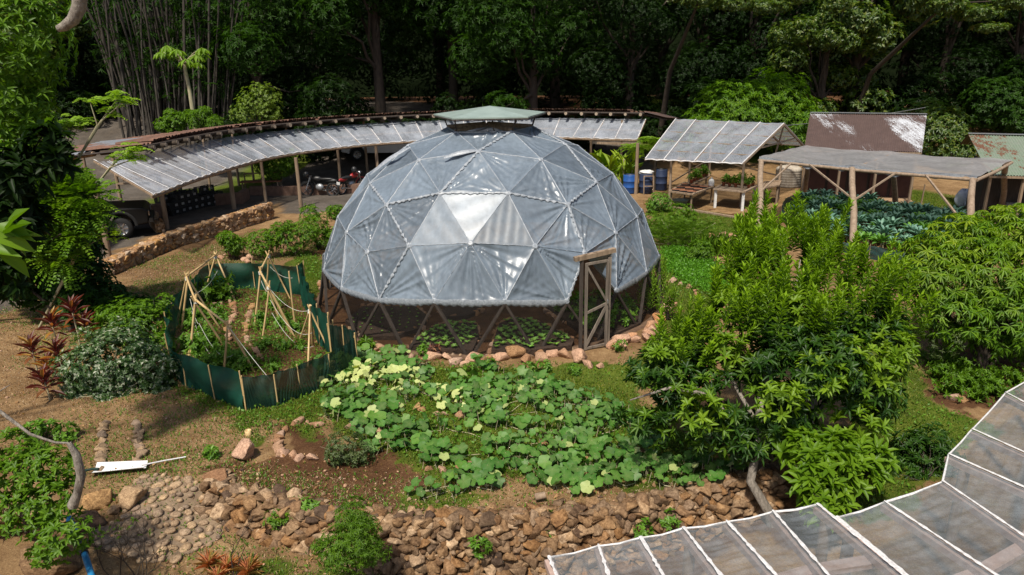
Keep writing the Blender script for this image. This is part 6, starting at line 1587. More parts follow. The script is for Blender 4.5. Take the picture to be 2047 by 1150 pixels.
ftree('b', 90, 47, .95, 'mid green tree with a slim trunk left of the bamboo clump')
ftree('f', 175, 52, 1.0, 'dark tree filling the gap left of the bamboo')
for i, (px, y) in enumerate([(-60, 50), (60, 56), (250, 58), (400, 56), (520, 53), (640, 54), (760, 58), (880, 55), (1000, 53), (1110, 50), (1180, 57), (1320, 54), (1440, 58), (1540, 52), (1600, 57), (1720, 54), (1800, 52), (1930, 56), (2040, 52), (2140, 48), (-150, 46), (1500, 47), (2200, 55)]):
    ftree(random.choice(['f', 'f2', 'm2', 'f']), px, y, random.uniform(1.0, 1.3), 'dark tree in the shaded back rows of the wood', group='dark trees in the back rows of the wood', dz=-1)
# understorey: low dark shrubs
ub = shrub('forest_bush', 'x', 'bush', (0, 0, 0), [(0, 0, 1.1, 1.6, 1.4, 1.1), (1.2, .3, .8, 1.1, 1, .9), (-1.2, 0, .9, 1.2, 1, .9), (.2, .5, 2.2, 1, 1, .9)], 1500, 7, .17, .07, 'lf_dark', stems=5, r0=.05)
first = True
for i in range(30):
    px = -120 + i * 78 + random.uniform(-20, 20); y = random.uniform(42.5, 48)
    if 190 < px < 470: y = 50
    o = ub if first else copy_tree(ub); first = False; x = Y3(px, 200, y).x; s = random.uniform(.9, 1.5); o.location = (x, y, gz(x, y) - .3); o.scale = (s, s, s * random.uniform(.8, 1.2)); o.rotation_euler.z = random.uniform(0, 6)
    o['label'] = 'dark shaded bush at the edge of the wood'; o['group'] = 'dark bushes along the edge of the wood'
# steep added slope closing the view, its near-black standing in for the wood's shade
g = MB(); g.grid(lambda u, v: Vector((-90 + 200 * u, 62 + 26 * v + 3 * math.sin(u * 20), 2.2 + 26 * v + 1.2 * math.sin(u * 31) * v)), 60, 14); M['slope'] = simple('shade_black_slope', (.008, .012, .005), (.003, .005, .002), 3, 1.0, None, 0, spec=0)
tag(g.build('dark_backdrop_slope', M['slope']), kind='structure')
# bright bush, leaning boughs, lit branches across the top
shrub('rounded_bush', 'large rounded light green bush behind the nursery shelter', 'bush', GH(1480, 300), lobes([(1470, 235, 39, 2.2), (1530, 215, 39.5, 2.2), (1410, 262, 38.5, 1.5), (1590, 250, 39, 1.8), (1450, 200, 40, 1.2), (1560, 190, 40, 1.4)]), 3400, 8, .24, .06, 'lf_bush', droop=.35, stems=6, r0=.08)
shrub('leafy_bush', 'mid green bush behind the peeling maroon roof on its right', 'bush', GH(1890, 300), lobes([(1880, 265, 38, 1.5), (1910, 300, 37, 1.2), (1850, 240, 39, 1.1)]), 1400, 6, .2, .09, 'lf_broad', stems=5, r0=.06)
shrub('leafy_bush', 'feathery mid green bush above the moss green shed roof', 'bush', GH(1990, 280), lobes([(1990, 205, 42, 1.7), (2040, 230, 41, 1.5), (2040, 160, 43, 1.5)]), 1800, 7, .2, .09, 'lf_mango', stems=5, r0=.06)
for lb, l_ in (([(1400, -5, 37, 1.1, .35), (1470, 5, 37.5, 1.3, .3), (1540, 12, 37, 1.1, .3), (1350, -15, 37.5, 1.2, .3), (1590, -10, 37, 1.2, .3)], 'flat yellow green boughs hanging in at the top right of centre'), ([(1890, 8, 36, 1.1, .35), (1950, 25, 36, 1.2, .3), (1980, 55, 35.5, .8, .25), (2030, 0, 36, 1.2, .3), (1860, -8, 36.5, 1.0, .3)], 'flat yellow green boughs hanging in at the top right corner')):
    L_ = lobes(lb); shrub('tree_bough', l_, 'tree', (L_[2][0], 43, 2.0), L_, 1500, 8, .15, .07, 'lf_broad', stems=0, up=.8, tshift=.6)
    rt = bpy.data.objects[[o.name for o in COL.objects if o.name.startswith('tree_bough')][-1]]; q = Vector(L_[0][:3]); g = MB(); g.tube([Vector((q.x - .4, 43, 1.5)), Vector((q.x - .2, 42, q.z * .6)), q], [.2, .14, .06], 8, jit=.05); [g.tube([q, Vector(t[:3])], [.05, .02], 6) for t in L_[1:]]; g.build('trunk', M['bark'], rt)
# bamboo clump
bc = Y3(335, 262, 43.0); bc.z = gz(bc.x, 43.0); r = empty('bamboo_clump', bc, 'giant bamboo clump of many dark leaning culms behind the left of the carport', 'bamboo'); tips = []
for k in range(96):
    b = random.uniform(235, 455); yb = random.uniform(42, 47); p = Y3(b, 262, yb); p.z = gz(p.x, yb) - .2
    tpx = 150 + (b - 235) * 1.45 + random.uniform(-45, 45); t = Y3(tpx, -30, yb + random.uniform(-1.5, 1)); n_ = 26; pts = []; rad = []; R0 = random.uniform(.045, .085); lean = Vector((random.uniform(-.5, .5), -random.uniform(0, 1.2), 0))
    for i in range(n_ + 1):
        f = i / n_; q = p.lerp(t, f) - lean * math.sin(f * 3.14) * .6
        if abs(t.x - p.x) > 0: q.x += (p.x - t.x) * .12 * math.sin(f * 3.14)
        pts.append(q); rad.append(R0 * (1.16 if i % 2 else .94) * (1 - .25 * f))
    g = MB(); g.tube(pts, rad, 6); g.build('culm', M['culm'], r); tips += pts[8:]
LV = Leaves(); pp = np.array([list(random.choice(tips)) for _ in range(750)]) + rng.normal(size=(750, 3)) * [.4, .4, .3]; pp = pp[pp[:, 2] > 4.2]; whorl(LV, pp, rdirs(len(pp), -.2), 6, .42, .05, .6); LV.build('bamboo_leaves', M['lf_mango'], r)
# papaya
pb = Y3(388, 240, 38); pt = Y3(368, 128, 38); r = empty('papaya_tree', Vector((pb.x, 38, gz(pb.x, 38))), 'slim papaya tree with an umbrella of lobed leaves in front of the bamboo', 'tree')
g = MB(); g.tube([Vector((pb.x + .1, 38, gz(pb.x, 38))), pb, pb.lerp(pt, .5) + Vector((.04, 0, 0)), pt], [.13, .12, .1, .08], 9); g.build('trunk', M['palebark'], r)
for k in range(13):
    a = k * 2.4; d = Vector((math.cos(a), math.sin(a) * .8, random.uniform(-.1, 1.1))).normalized(); e = pt + d * random.uniform(.8, 1.25); g = MB(); g.tube([pt, pt.lerp(e, .5) + U(.1), e], [.025, .02, .012], 5); pt_ = g.build('leaf_stalk', M['palebark'], r)
    LV = Leaves(); K = 9; th = np.linspace(-2.6, 2.6, K); bx = np.array([d.x, d.y, 0]); bx /= np.linalg.norm(bx); by = np.array([-bx[1], bx[0], 0]); dd = np.outer(np.cos(th), bx) + np.outer(np.sin(th), by); dd[:, 2] -= .55
    for s_ in (0, .45): LV.add(T2, np.tile(list(e), (K, 1)) + dd * s_ * .3, dd - [0, 0, .25] + rng.normal(size=(K, 3)) * .1, np.tile([0, 0, 1.], (K, 1)), .5 - .1 * s_, .16, .35)
    LV.build('leaf', M['lf_bright'], pt_)
shrub('light_shrub', 'airy yellow green shrub behind the tiled roof', 'bush', Y3(512, 250, 38), lobes([(512, 205, 38, .9), (535, 190, 38, .7), (490, 222, 38, .8), (540, 222, 38, .7), (515, 178, 38, .5)]), 700, 6, .12, .06, 'lf_yellow', stems=5, r0=.03)
shrub('leafy_shrub', 'light green shrub below the papaya tree', 'bush', Y3(355, 265, 37), lobes([(350, 245, 37, .6), (328, 250, 37, .45), (365, 235, 37, .35), (340, 228, 37.3, .3)]), 420, 6, .15, .07, 'lf_bright', stems=4)
shrub('leafy_shrub', 'feathery bluish green shrub at the foot of the papaya trunk', 'bush', Y3(400, 258, 37), lobes([(395, 238, 37, .55), (425, 243, 37, .45), (410, 225, 37, .35), (378, 230, 37, .3)]), 320, 7, .22, .04, 'lf_bright', stems=4, droop=.5)
# planting behind right end of the carport
for i, (px, yy, l_) in enumerate([(1120, 33.5, 'left'), (1165, 34, 'middle'), (1210, 33.5, 'right'), (1250, 34.5, 'rightmost')]):
    b = G(px, 300, 0); b = Vector((Y3(px, 300, yy).x, yy, 0)); r = empty('banana_plant', b, '%s of the yellowing banana like plants behind the right end of the awning' % l_, 'plant', 'yellowing plants behind the awning'); LV = Leaves(); K = 46
    th = rng.random(K) * 6.28; d = nrm(np.c_[np.cos(th), np.sin(th), 1.0 + rng.random(K)]); o_ = np.array(b) + np.c_[rng.normal(size=(K, 2)) * .3, rng.random(K) * 1.1]; LV.add(T4, o_, d, np.tile([0, 0, 1.], (K, 1)), .7 + .5 * rng.random(K), .2, rng.random(K) * .6); LV.build('leaves', M['lf_bush'], r)
    g = MB(); [g.tube([b, b + Vector((random.uniform(-.2, .2), random.uniform(-.2, .2), 1.3))], [.05, .03], 6) for _ in range(3)]; g.build('stems', M['palebark'], r)
for px, py, l_ in ((1312, 285, 'fern like plant with arching yellow green leaves right of the carport end'), (1275, 300, 'dark palm like plant just behind the last carport post')):
    c = Y3(px, py, 33); LV = Leaves(); K = 16; th = rng.random(K) * 6.28; d = nrm(np.c_[np.cos(th), np.sin(th), .25 + .6 * rng.random(K)]); r = empty('fern_plant', Vector((c.x, 33, 0)), l_, 'plant'); pinnate(LV, np.tile(list(c), (K, 1)), d, 1.1, 14, .26, .05, .5, .5); LV.build('fronds', M['lf_bright'], r)
    g = MB(); g.tube([(c.x, 33, 0), tuple(c)], [.08, .06], 8); g.build('stem', M['bark'], r)

# ------------------------------------------------------------------ shrubs of the garden
def at_(px, py): return GH(px, py)
hed = [((470, 520), [(470, 490, .35), (455, 478, .3)], 'low olive shrub at the left end of the shrub row behind the trellis bed'), ((530, 518), [(525, 485, .5), (550, 470, .4)], 'olive green shrub in the row behind the trellis bed, beside a bare stem'),
       ((590, 512), [(585, 478, .55), (610, 462, .45), (570, 455, .35)], 'taller twiggy shrub in the middle of the shrub row'), ((635, 500), [(630, 450, .5), (645, 478, .45), (620, 425, .35)], 'tallest loose shrub left of the dome with thin bare stems'), ((655, 495), [(672, 425, .3), (665, 470, .35)], 'thin shrub partly hidden by the left side of the dome')]
for b_, lb, l_ in hed:
    B_ = at_(*b_); shrub('garden_shrub', l_, 'bush', B_, lobes([(x, y, B_.y + random.uniform(-.1, .3), r_) for x, y, r_ in lb]), 420, 6, .09, .035, 'lf_bush', stems=14, r0=.014, up=.7)
M['lf_olive'] = leafmat('olive_leaf', [(.06, .1, .025), (.1, .14, .04), (.04, .07, .02)], (.25, .25, .1))
B_ = at_(700, 925); shrub('dry_bush', 'small half dry bush at the left edge of the large pumpkin leaves', 'bush', B_, lobes([(690, 890, B_.y, .3), (715, 905, B_.y, .24), (675, 910, B_.y, .2)]), 420, 6, .05, .018, 'lf_olive', stems=14, r0=.007, stemmat='palebark')
B_ = at_(735, 700); shrub('leafy_plant', 'single dark green leafy plant between the net corner and the dome', 'plant', B_, lobes([(733, 688, B_.y, .14)]), 14, 8, .14, .05, 'lf_bright', stems=3, r0=.008)
B_ = at_(870, 706); shrub('red_plant', 'small dark red leafed plant at the foot of the dome front', 'plant', B_, lobes([(868, 697, B_.y - .1, .12)]), 14, 6, .1, .03, 'lf_red', stems=3, r0=.006)
for px, py, s in ((800, 706, .12), (845, 706, .1), (980, 735, .14), (940, 745, .12), (1090, 738, .14), (1060, 742, .12), (1240, 700, .14), (1150, 745, .12)):
    B_ = at_(px, py); shrub('weed_tuft', 'leafy weed tuft growing at the foot of the dome stones', 'plant', B_, lobes([(px, py - 8, B_.y - .1, s)]), 24, 6, .07, .03, 'lf_veg', stems=3, r0=.004, group='weed tufts at the foot of the dome stones')
B_ = at_(1350, 490); c = B_ + U(.3); r = empty('feathery_bush', B_, 'wide feathery bright green bush right of the dome', 'bush')
LV = Leaves(); S = 900; th = rng.random(S) * 6.28; d = nrm(np.c_[np.cos(th), np.sin(th), .3 + 1.3 * rng.random(S)]); o_ = np.array(B_) + np.c_[rng.normal(size=(S, 2)) * [.75, .5], .15 + .55 * rng.random(S)]; pinnate(LV, o_, d, .4, 8, .09, .012, .5, .2); LV.build('fronds', M['lf_bright'], r); g = MB(); [g.tube([B_, tuple(o_[i])], .008, 4, cap=False) for i in range(60)]; g.build('stems', M['palebark'], r)
for i, (px, py) in enumerate([(1405, 505), (1430, 512), (1452, 508), (1475, 512), (1440, 500)]):
    B_ = at_(px, py); LV = Leaves(); K = 34; th = rng.random(K) * 6.28; d = nrm(np.c_[np.cos(th) * .4, np.sin(th) * .4, np.ones(K)]); LV.add(T4, np.array(B_) + np.c_[rng.normal(size=(K, 2)) * .12, np.zeros(K)], d, nrm(rng.normal(size=(K, 3))), .45 + .25 * rng.random(K), .035, .3 * rng.random(K)); o = LV.build('iris_clump', M['lf_bright'], None, B_); tag(o, ['leftmost tuft of sword shaped leaves beside the feathery bush', 'second tuft of sword shaped leaves from the feathery bush', 'third tuft of sword shaped leaves from the feathery bush', 'rightmost tuft of sword shaped leaves, by the glossy tree', 'rear tuft of sword shaped leaves in front of the pale rocks'][i], 'plant')
for px, py, rr, l_, mt_ in ((1310, 470, .45, 'dark green shrub touching the right side of the dome', 'lf_bright'), (1500, 535, .4, 'bushy green herb behind the glossy tree top', 'lf_veg'), (1365, 455, .5, 'grey green shrub behind the feathery bush', 'lf_bush'), (1400, 525, .35, 'leafy dark green herb in front of the iris leaves', 'lf_bright'), (1320, 425, .4, 'green shrub at the right edge of the dome near the rocks', 'lf_veg'), (1540, 480, .35, 'pale herb beside the left canopy post', 'lf_yellow'), (1900, 470, .35, 'yellow green young shrub between kale and fruit bush', 'lf_lime'), (1980, 430, .4, 'pale green shrub below the draped table', 'lf_lime')):
    B_ = at_(px, py); shrub('garden_shrub', l_, 'bush', B_, lobes([(px, py - 25, B_.y, rr), (px + 15, py - 14, B_.y, rr * .7), (px - 15, py - 14, B_.y, rr * .7)]), 420, 6, .08, .03, mt_, stems=8, r0=.01)
for px, py, l_ in ((550, 330, 'small orange tree seen under the awning behind the wooden bench'),):
    B_ = Y3(px, py + 30, 34 if px > 500 else 29); B_.z = 0; shrub('small_tree', l_, 'tree', B_, lobes([(px, py, B_.y, .9), (px + 20, py - 8, B_.y, .6), (px - 20, py - 6, B_.y, .6)]), 900, 6, .13, .05, 'lf_bush', stems=5, r0=.04)
# plume saplings by the dome
for px, py, h, l_ in ((1300, 628, 1.15, 'tall narrow green sapling plume in front of the right side of the dome'), (1335, 640, .9, 'shorter green sapling plume right of the tall one by the dome'), (1318, 600, 1.1, 'green sapling plume standing behind the other two by the dome'), (1352, 690, .5, 'lowest green sapling plume near the right dome stones')):
    B_ = at_(px, py); r = empty('sapling', B_, l_, 'plant'); LV = Leaves(); K = 14; p = np.array(B_) + np.c_[rng.normal(size=(K, 2)) * .11, .05 + h * .4 * rng.random(K)]; shoots(LV, p, np.c_[rng.normal(size=(K, 2)) * .2, np.ones(K)], h * .65, 30, .12, .028, 1.0, T2, lambda t: .2 + .6 * t); LV.build('foliage', M['lf_bright'], r); g = MB(); [g.tube([B_, tuple(q)], .01, 5) for q in p]; g.build('stems', M['bark'], r)

# ------------------------------------------------------------------ big glossy tree, right of centre
tb = GH(1548, 1048); r = empty('glossy_tree', tb, 'large dark glossy leaved tree with bright upright shoots right of the dome', 'tree')
LB = lobes([(1330, 770, 9.3, .6), (1440, 690, 9.9, .6), (1560, 630, 10.4, .7), (1690, 670, 10.2, .75), (1560, 740, 9.2, .8), (1700, 790, 9.3, .7), (1440, 810, 8.9, .6), (1570, 860, 8.7, .45), (1255, 800, 9.2, .34), (1770, 650, 10.2, .4), (1370, 730, 9.8, .4), (1480, 880, 8.6, .35), (1640, 720, 9, .6), (1300, 850, 8.9, .3), (1400, 860, 8.7, .3), (1240, 760, 9.5, .2)])
LV = Leaves(); p, o = shell(LB, 3300, .3); k = vnoise(p[:, 0] * 2.6 + 3, p[:, 2] * 2.6 + p[:, 1], 3) > .27; p, o = p[k], o[k]; whorl(LV, p, nrm(o + [0, 0, .5]), 8, .13, .042, .1, .9, T4, np.clip(.9 * (rng.random(len(p)) - .6), 0, 1)); LV.build('inner_crown', M['lf_shoot'], r)
LV = Leaves()
LS = lobes([(1540, 585, 10.1, .6), (1600, 545, 10.3, .55), (1660, 600, 10.0, .65), (1740, 630, 10.0, .55), (1450, 660, 9.6, .5), (1560, 680, 9.3, .6), (1790, 690, 9.9, .3), (1390, 730, 9.4, .42), (1520, 530, 10.6, .35), (1640, 540, 10.5, .4), (1300, 740, 9.3, .3), (1500, 640, 9.5, .4), (1700, 700, 9.3, .5)])
p, o = shell(LS, 340, .6); k = o[:, 2] > -.1; p, o = p[k], o[k]; n = len(p); shoots(LV, p, nrm(o * .35 + [.05, -.12, 1.1] + rng.normal(size=(n, 3)) * .14), .4 + .4 * rng.random(n), 44, .15, .034, 1.1, T2, lambda t: t)
LV.build('upright_shoots', M['lf_plume'], r)
LV = Leaves()
q_ = np.array([list(Y3(x, y, d)) for x, y, d in [(1530, 520, 11), (1500, 500, 11), (1560, 500, 11), (1600, 540, 10.8), (1640, 560, 10.6), (1680, 540, 10.8), (1720, 590, 10.4), (1520, 470, 11.2), (1550, 560, 10.6), (1480, 560, 10.6), (1750, 600, 10.3), (1580, 470, 11.2), (1620, 500, 11), (1660, 500, 11), (1450, 600, 10.3), (1780, 640, 10.1), (1420, 640, 10), (1500, 600, 10.2), (1570, 600, 10.2), (1630, 610, 10.2), (1690, 620, 10.1), (1350, 690, 9.8), (1390, 680, 9.8)]])
q_ = np.repeat(q_, 3, 0) + rng.normal(size=(69, 3)) * .1; shoots(LV, q_, nrm(np.c_[rng.normal(size=(69, 2)) * .16, np.ones(69)]), .5 + .35 * rng.random(69), 64, .16, .034, 1.1, T2, lambda t: t); LV.build('tall_plumes', M['lf_plume'], r)
LV = Leaves(); p, o = shell(lobes([(1700, 720, 8.8, .35), (1760, 745, 8.9, .3), (1640, 750, 8.6, .3), (1720, 850, 8.7, .35), (1450, 700, 9.1, .3), (1600, 620, 9.5, .3), (1790, 690, 9.5, .3), (1330, 700, 9.2, .25), (1480, 600, 9.6, .3), (1400, 820, 8.4, .3), (1560, 800, 8.3, .3)]), 330, .4); whorl(LV, p, nrm(o + [0, 0, .9]), 9, .13, .045, .0, .8, T4, .35 * rng.random(len(p))); LV.build('bright_young_leaves', M['lf_lime'], r)
def pth(lst): return [Y3(*q) for q in lst]
g = MB(); g.tube([tb - U(.1)] + pth([(1535, 1020, tb.y), (1500, 962, 8.35), (1512, 900, 8.5), (1520, 800, 8.9), (1540, 680, 9.6)]), [.085, .07, .06, .055, .05, .03], 10, jit=.04); g.build('trunk', M['greybark'], r)
g = MB(); g.tube(pth([(1620, 1010, 8.8), (1612, 930, 8.9), (1618, 840, 9.0), (1640, 740, 9.4), (1650, 620, 10)]), [.075, .07, .06, .045, .03], 9, jit=.04); g.build('second_trunk', M['greybark'], r)
for q in ([(1512, 900, 8.5), (1420, 790, 8.9), (1330, 740, 9.3)], [(1515, 850, 8.7), (1440, 720, 9.5), (1400, 640, 9.9)], [(1618, 840, 9.0), (1700, 760, 9.3), (1760, 640, 10)], [(1420, 790, 8.8), (1340, 775, 8.9), (1260, 800, 9.2)], [(1520, 800, 8.9), (1580, 640, 9.8), (1600, 520, 10.6)]):
    g = MB(); g.tube(pth(q), [.035, .025, .01], 7); g.build('limb', M['greybark'], r)
B_ = GH(1690, 1045); shrub('citrus_shrub', 'bright lime green broad leaved shrub at the corner of the plastic roofs', 'bush', B_, lobes([(1660, 930, 7.9, .3), (1620, 950, 7.9, .28), (1700, 945, 8.0, .28), (1650, 990, 7.6, .25), (1740, 920, 8.2, .25), (1680, 900, 8.3, .25), (1600, 900, 8.2, .25), (1650, 1020, 7.5, .2)]), 300, 8, .17, .075, 'lf_lime', stems=8, r0=.016, tm=T4, droop=.0, up=.8)
B_ = GH(1850, 960); shrub('garden_shrub', 'loose dark green shrub at the edge of the lawn beside the right plastic roof', 'bush', B_, lobes([(1850, 910, 9.2, .38), (1810, 940, 9.0, .3), (1890, 925, 9.0, .25), (1860, 880, 9.5, .3), (1820, 890, 9.4, .25)]), 420, 7, .09, .03, 'lf_shoot', stems=10, r0=.012, tm=T4)
B_ = GH(1790, 800); shrub('garden_shrub', 'slender green shrub on the lawn right of the glossy tree', 'bush', B_, lobes([(1800, 720, B_.y - .6, .25), (1790, 690, B_.y - .6, .25), (1770, 760, B_.y - .7, .3)]), 130, 7, .12, .035, 'lf_lime', stems=5, r0=.012)
# fruit bush at the right
B_ = GH(1965, 745); LBf = lobes([(1960, 555, 12.8, 1.0), (1880, 560, 12.6, .75), (2050, 540, 13, 1.1), (1905, 630, 12.3, .6), (2000, 630, 12.4, .75), (2080, 650, 12.4, .8), (1925, 490, 13.2, .7), (2010, 480, 13.4, .8), (1860, 510, 12.9, .5), (2120, 560, 12.8, 1.)])
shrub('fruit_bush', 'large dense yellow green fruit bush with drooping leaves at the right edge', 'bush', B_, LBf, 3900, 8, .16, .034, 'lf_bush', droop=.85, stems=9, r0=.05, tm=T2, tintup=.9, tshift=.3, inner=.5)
rr_ = [GH(x, y) for x, y in [(1880, 760), (1920, 750), (1960, 770), (1990, 760), (1900, 790), (1950, 800), (2010, 800), (1870, 730), (1930, 780), (2030, 770), (1895, 735), (1985, 790)]]
plants('shade_plant', 'dark leafy plant in the shaded bed below the fruit bush', 'plant', 'plants in the shaded bed', [bushlet('shade_plant', 'lf_bright', 50, 6, .08, .03, .3, .4) for _ in range(2)], rr_, (.7, 1.1))
B_ = GH(1890, 740); shrub('bare_shrub', 'thin half bare reddish shrub left under the fruit bush', 'bush', B_, lobes([(1890, 680, B_.y - .3, .4)]), 90, 4, .06, .02, 'lf_olive', stems=26, r0=.008)

# ------------------------------------------------------------------ left side planting
B_ = GH(150, 665); shrub('vine_hedge', 'dark vine covered hedge mass left of the stone wall', 'hedge', B_, lobes([(90, 500, 16.4, 1.1), (150, 560, 16, .8), (215, 595, 15.6, .5), (40, 480, 16.6, 1.0), (110, 460, 17, .7), (60, 560, 16, .7), (165, 500, 16.8, .45), (275, 620, 15.4, .45), (170, 610, 15.4, .6), (10, 530, 16.2, .6)]), 4600, 6, .12, .075, 'lf_bright' if 0 else 'lf_mango', stems=8, r0=.06, droop=.4, tshift=.1)
B_ = GH(235, 795); shrub('variegated_bush', 'wide bush sprinkled with small cream leaves left of the green net', 'bush', B_, lobes([(230, 725, 12.4, .85), (165, 740, 12.3, .55), (300, 735, 12.4, .6), (240, 690, 12.8, .6), (320, 775, 12.2, .3), (160, 790, 12, .3), (230, 790, 12, .4)]), 2300, 6, .075, .045, 'lf_vari', stems=14, r0=.02, stemmat='palebark', tshift=.0)
B_ = GH(300, 690); shrub('garden_shrub', 'fresh green shrub between the vine hedge and the cream leafed bush', 'bush', B_, lobes([(285, 645, 14.4, .6), (240, 640, 14.6, .55), (200, 640, 14.8, .45), (320, 690, 13.8, .35), (330, 600, 15, .2)]), 700, 6, .09, .045, 'lf_bright', stems=6, r0=.02)
def cordyline(px, py, h, l_, K=22):
    B_ = GH(px, py); r = empty('cordyline', B_, l_, 'plant', None); t = B_ + Vector((random.uniform(-.08, .08), 0, h)); g = MB(); g.tube([B_, B_.lerp(t, .5) + Vector((.02, 0, 0)), t], [.018, .015, .012], 7); g.build('stem', M['palebark'], r)
    LV = Leaves(); th = np.arange(K) * 2.4; el = np.linspace(-.1, 1.9, K); d = nrm(np.c_[np.cos(th), np.sin(th), el]); LV.add(T4, np.array(t) + np.c_[np.zeros((K, 2)), np.linspace(-.25, .03, K)], d, np.tile([0, 0, 1.], (K, 1)), .3 + .1 * rng.random(K), .075, (rng.random(K) < .2) * .8); LV.build('leaves', M['lf_red'], r)
for q in ((165, 720, 1.15, 'tallest dark red cordyline with orange tinged top leaves'), (120, 720, .85, 'dark red cordyline just left of the tallest one'), (75, 745, .55, 'leftmost dark red cordyline on the bare ground'), (135, 770, .7, 'dark red cordyline in front of the tall pair'), (100, 800, .42, 'low dark red cordyline with a yellow bottom leaf'), (185, 700, .6, 'purple red cordyline half hidden beside the vine hedge'), (95, 765, .35, 'short wine red cordyline between the others')): cordyline(*q)
# feathery (moringa like) saplings and foliage
def feather(l_, base, stems, mat='lf_bright', K=8, n=7, name='feathery_sapling', RL=.32, L=.07):
    r = empty(name, base, l_, 'tree'); LV = Leaves(); g = MB()
    for st in stems:
        P3 = [Vector(base)] + [Vector(q) for q in st]; g.tube(P3, [.03] + [.02] * (len(P3) - 2) + [.008], 7); e = P3[-1]
        th = rng.random(n * 2) * 6.28; d = nrm(np.c_[np.cos(th), np.sin(th) * .7, .35 + .5 * rng.random(n * 2)]); o_ = np.array(e) + rng.normal(size=(n * 2, 3)) * .06; pinnate(LV, o_, d, RL, K, L * 1.35, .045, .6, .8)
    LV.build('foliage', M[mat], r); g.build('stems', M['palebark'], r)
b0 = Vector((Y3(95, 600, 16.8).x, 16.8, 0))
feather('pale stemmed feathery sapling leaning right over the metal roof end', b0, [pth([(112, 385, 16.6), (205, 240, 16.4), (225, 225, 16.4)]), pth([(118, 380, 16.6), (195, 250, 16.4), (180, 205, 16.4)]), pth([(118, 382, 16.6), (200, 245, 16.4), (240, 190, 16.4)]), pth([(116, 384, 16.6), (205, 240, 16.4), (245, 205, 16.3)])])
feather('shorter pale stemmed feathery sapling left of the leaning one', b0 + Vector((-.1, .2, 0)), [pth([(108, 365, 16.7), (145, 255, 16.6)]), pth([(112, 350, 16.7), (135, 250, 16.6)]), pth([(112, 355, 16.7), (160, 245, 16.5)])])
shrub('feathery_tree', 'bright feathery leaved tree filling the left edge above the dark hedge', 'tree', (b0.x - 1.2, 16, 0), lobes([(110, 400, 15.0, .7), (170, 395, 14.9, .4), (90, 350, 15.2, .55), (50, 380, 15.2, .8), (130, 360, 15.2, .35), (110, 450, 14.8, .5), (40, 290, 15.4, .65), (80, 270, 15.4, .35), (180, 430, 14.7, .22), (120, 520, 14.6, .3), (30, 200, 15.6, .5), (20, 450, 15, .6), (150, 470, 14.6, .25)]), 2600, 6, .12, .055, 'lf_bright', 'pinnate', stems=3, r0=.05, H=.34, up=.25, tshift=1.3)
feather('drooping feathery spray hanging before the left end of the awning', b0 + Vector((.3, -.6, 0)), [pth([(150, 420, 16), (225, 330, 15.5), (258, 300, 15.5)]), pth([(152, 420, 16), (230, 325, 15.5), (245, 312, 15.5)]), pth([(150, 425, 16), (220, 335, 15.5), (268, 318, 15.5)])], 'lf_bright', 8, 6, RL=.36)
feather('small bright feathery spray beside the leftmost carport post', b0 + Vector((.5, -1.2, 0)), [pth([(160, 500, 15), (215, 468, 14.8)]), pth([(160, 490, 15), (195, 460, 14.8)])], 'lf_lime', 8, 4)
shrub('edge_tree', 'blurred soft green tree at the upper left edge of the view', 'tree', Vector((Y3(-420, 300, 10).x, 10, 0)), lobes([(20, 60, 10, .8), (-20, 150, 10, .8), (50, 130, 10.2, .35), (30, 220, 10, .5), (-10, 320, 9.8, .6), (60, 20, 10.2, .5), (45, 290, 10.4, .3), (60, 200, 10.4, .3), (-30, 420, 9.5, .5)]), 1300, 6, .12, .04, 'lf_bright', stems=3, r0=.05, tm=T4, tshift=.25)
shrub('edge_tree', 'glossy dark leaved branch in front of the feathery tree at the left edge', 'tree', Vector((Y3(-380, 500, 9).x, 9, 0)), lobes([(20, 450, 9, .4), (90, 290, 9.2, .25), (110, 320, 9.2, .2), (20, 350, 9, .35), (0, 560, 8.8, .25)]), 240, 6, .2, .09, 'lf_dark', stems=4, r0=.03, tm=T4)
LV = Leaves(); c = Y3(-15, 470, 4.0); K = 9; th = np.linspace(-.9, .9, K); d = np.c_[np.cos(th), .2 * rng.normal(size=K), np.sin(th) - .15]; LV.add(T4, np.tile(list(c), (K, 1)) + rng.normal(size=(K, 3)) * .05, d, rng.normal(size=(K, 3)) * .3 + [0, -.6, 1], .24, .1, .0); r = empty('near_branch', c - Vector((2.2, 0, 3)), 'big yellow green leaves reaching in close at the left edge', 'tree'); LV.build('leaves', M['lf_lime'], r)
g = MB(); g.tube([c - Vector((2.2, 0, 3)), c - Vector((1.2, 0, .5)), c], [.04, .03, .012], 7); g.build('stem', M['bark'], r)
q = pth([(190, -90, 8), (160, -15, 8), (158, 15, 8), (146, 40, 8), (128, 54, 8), (116, 58, 8)]); r = empty('hanging_branch', q[0], 'thick curved grey branch stub hanging in at the top left', 'branch'); g = MB(); g.tube(q, [.085, .075, .07, .06, .05, .035], 12, jit=.05); g.build('branch', M['greybark'], r)
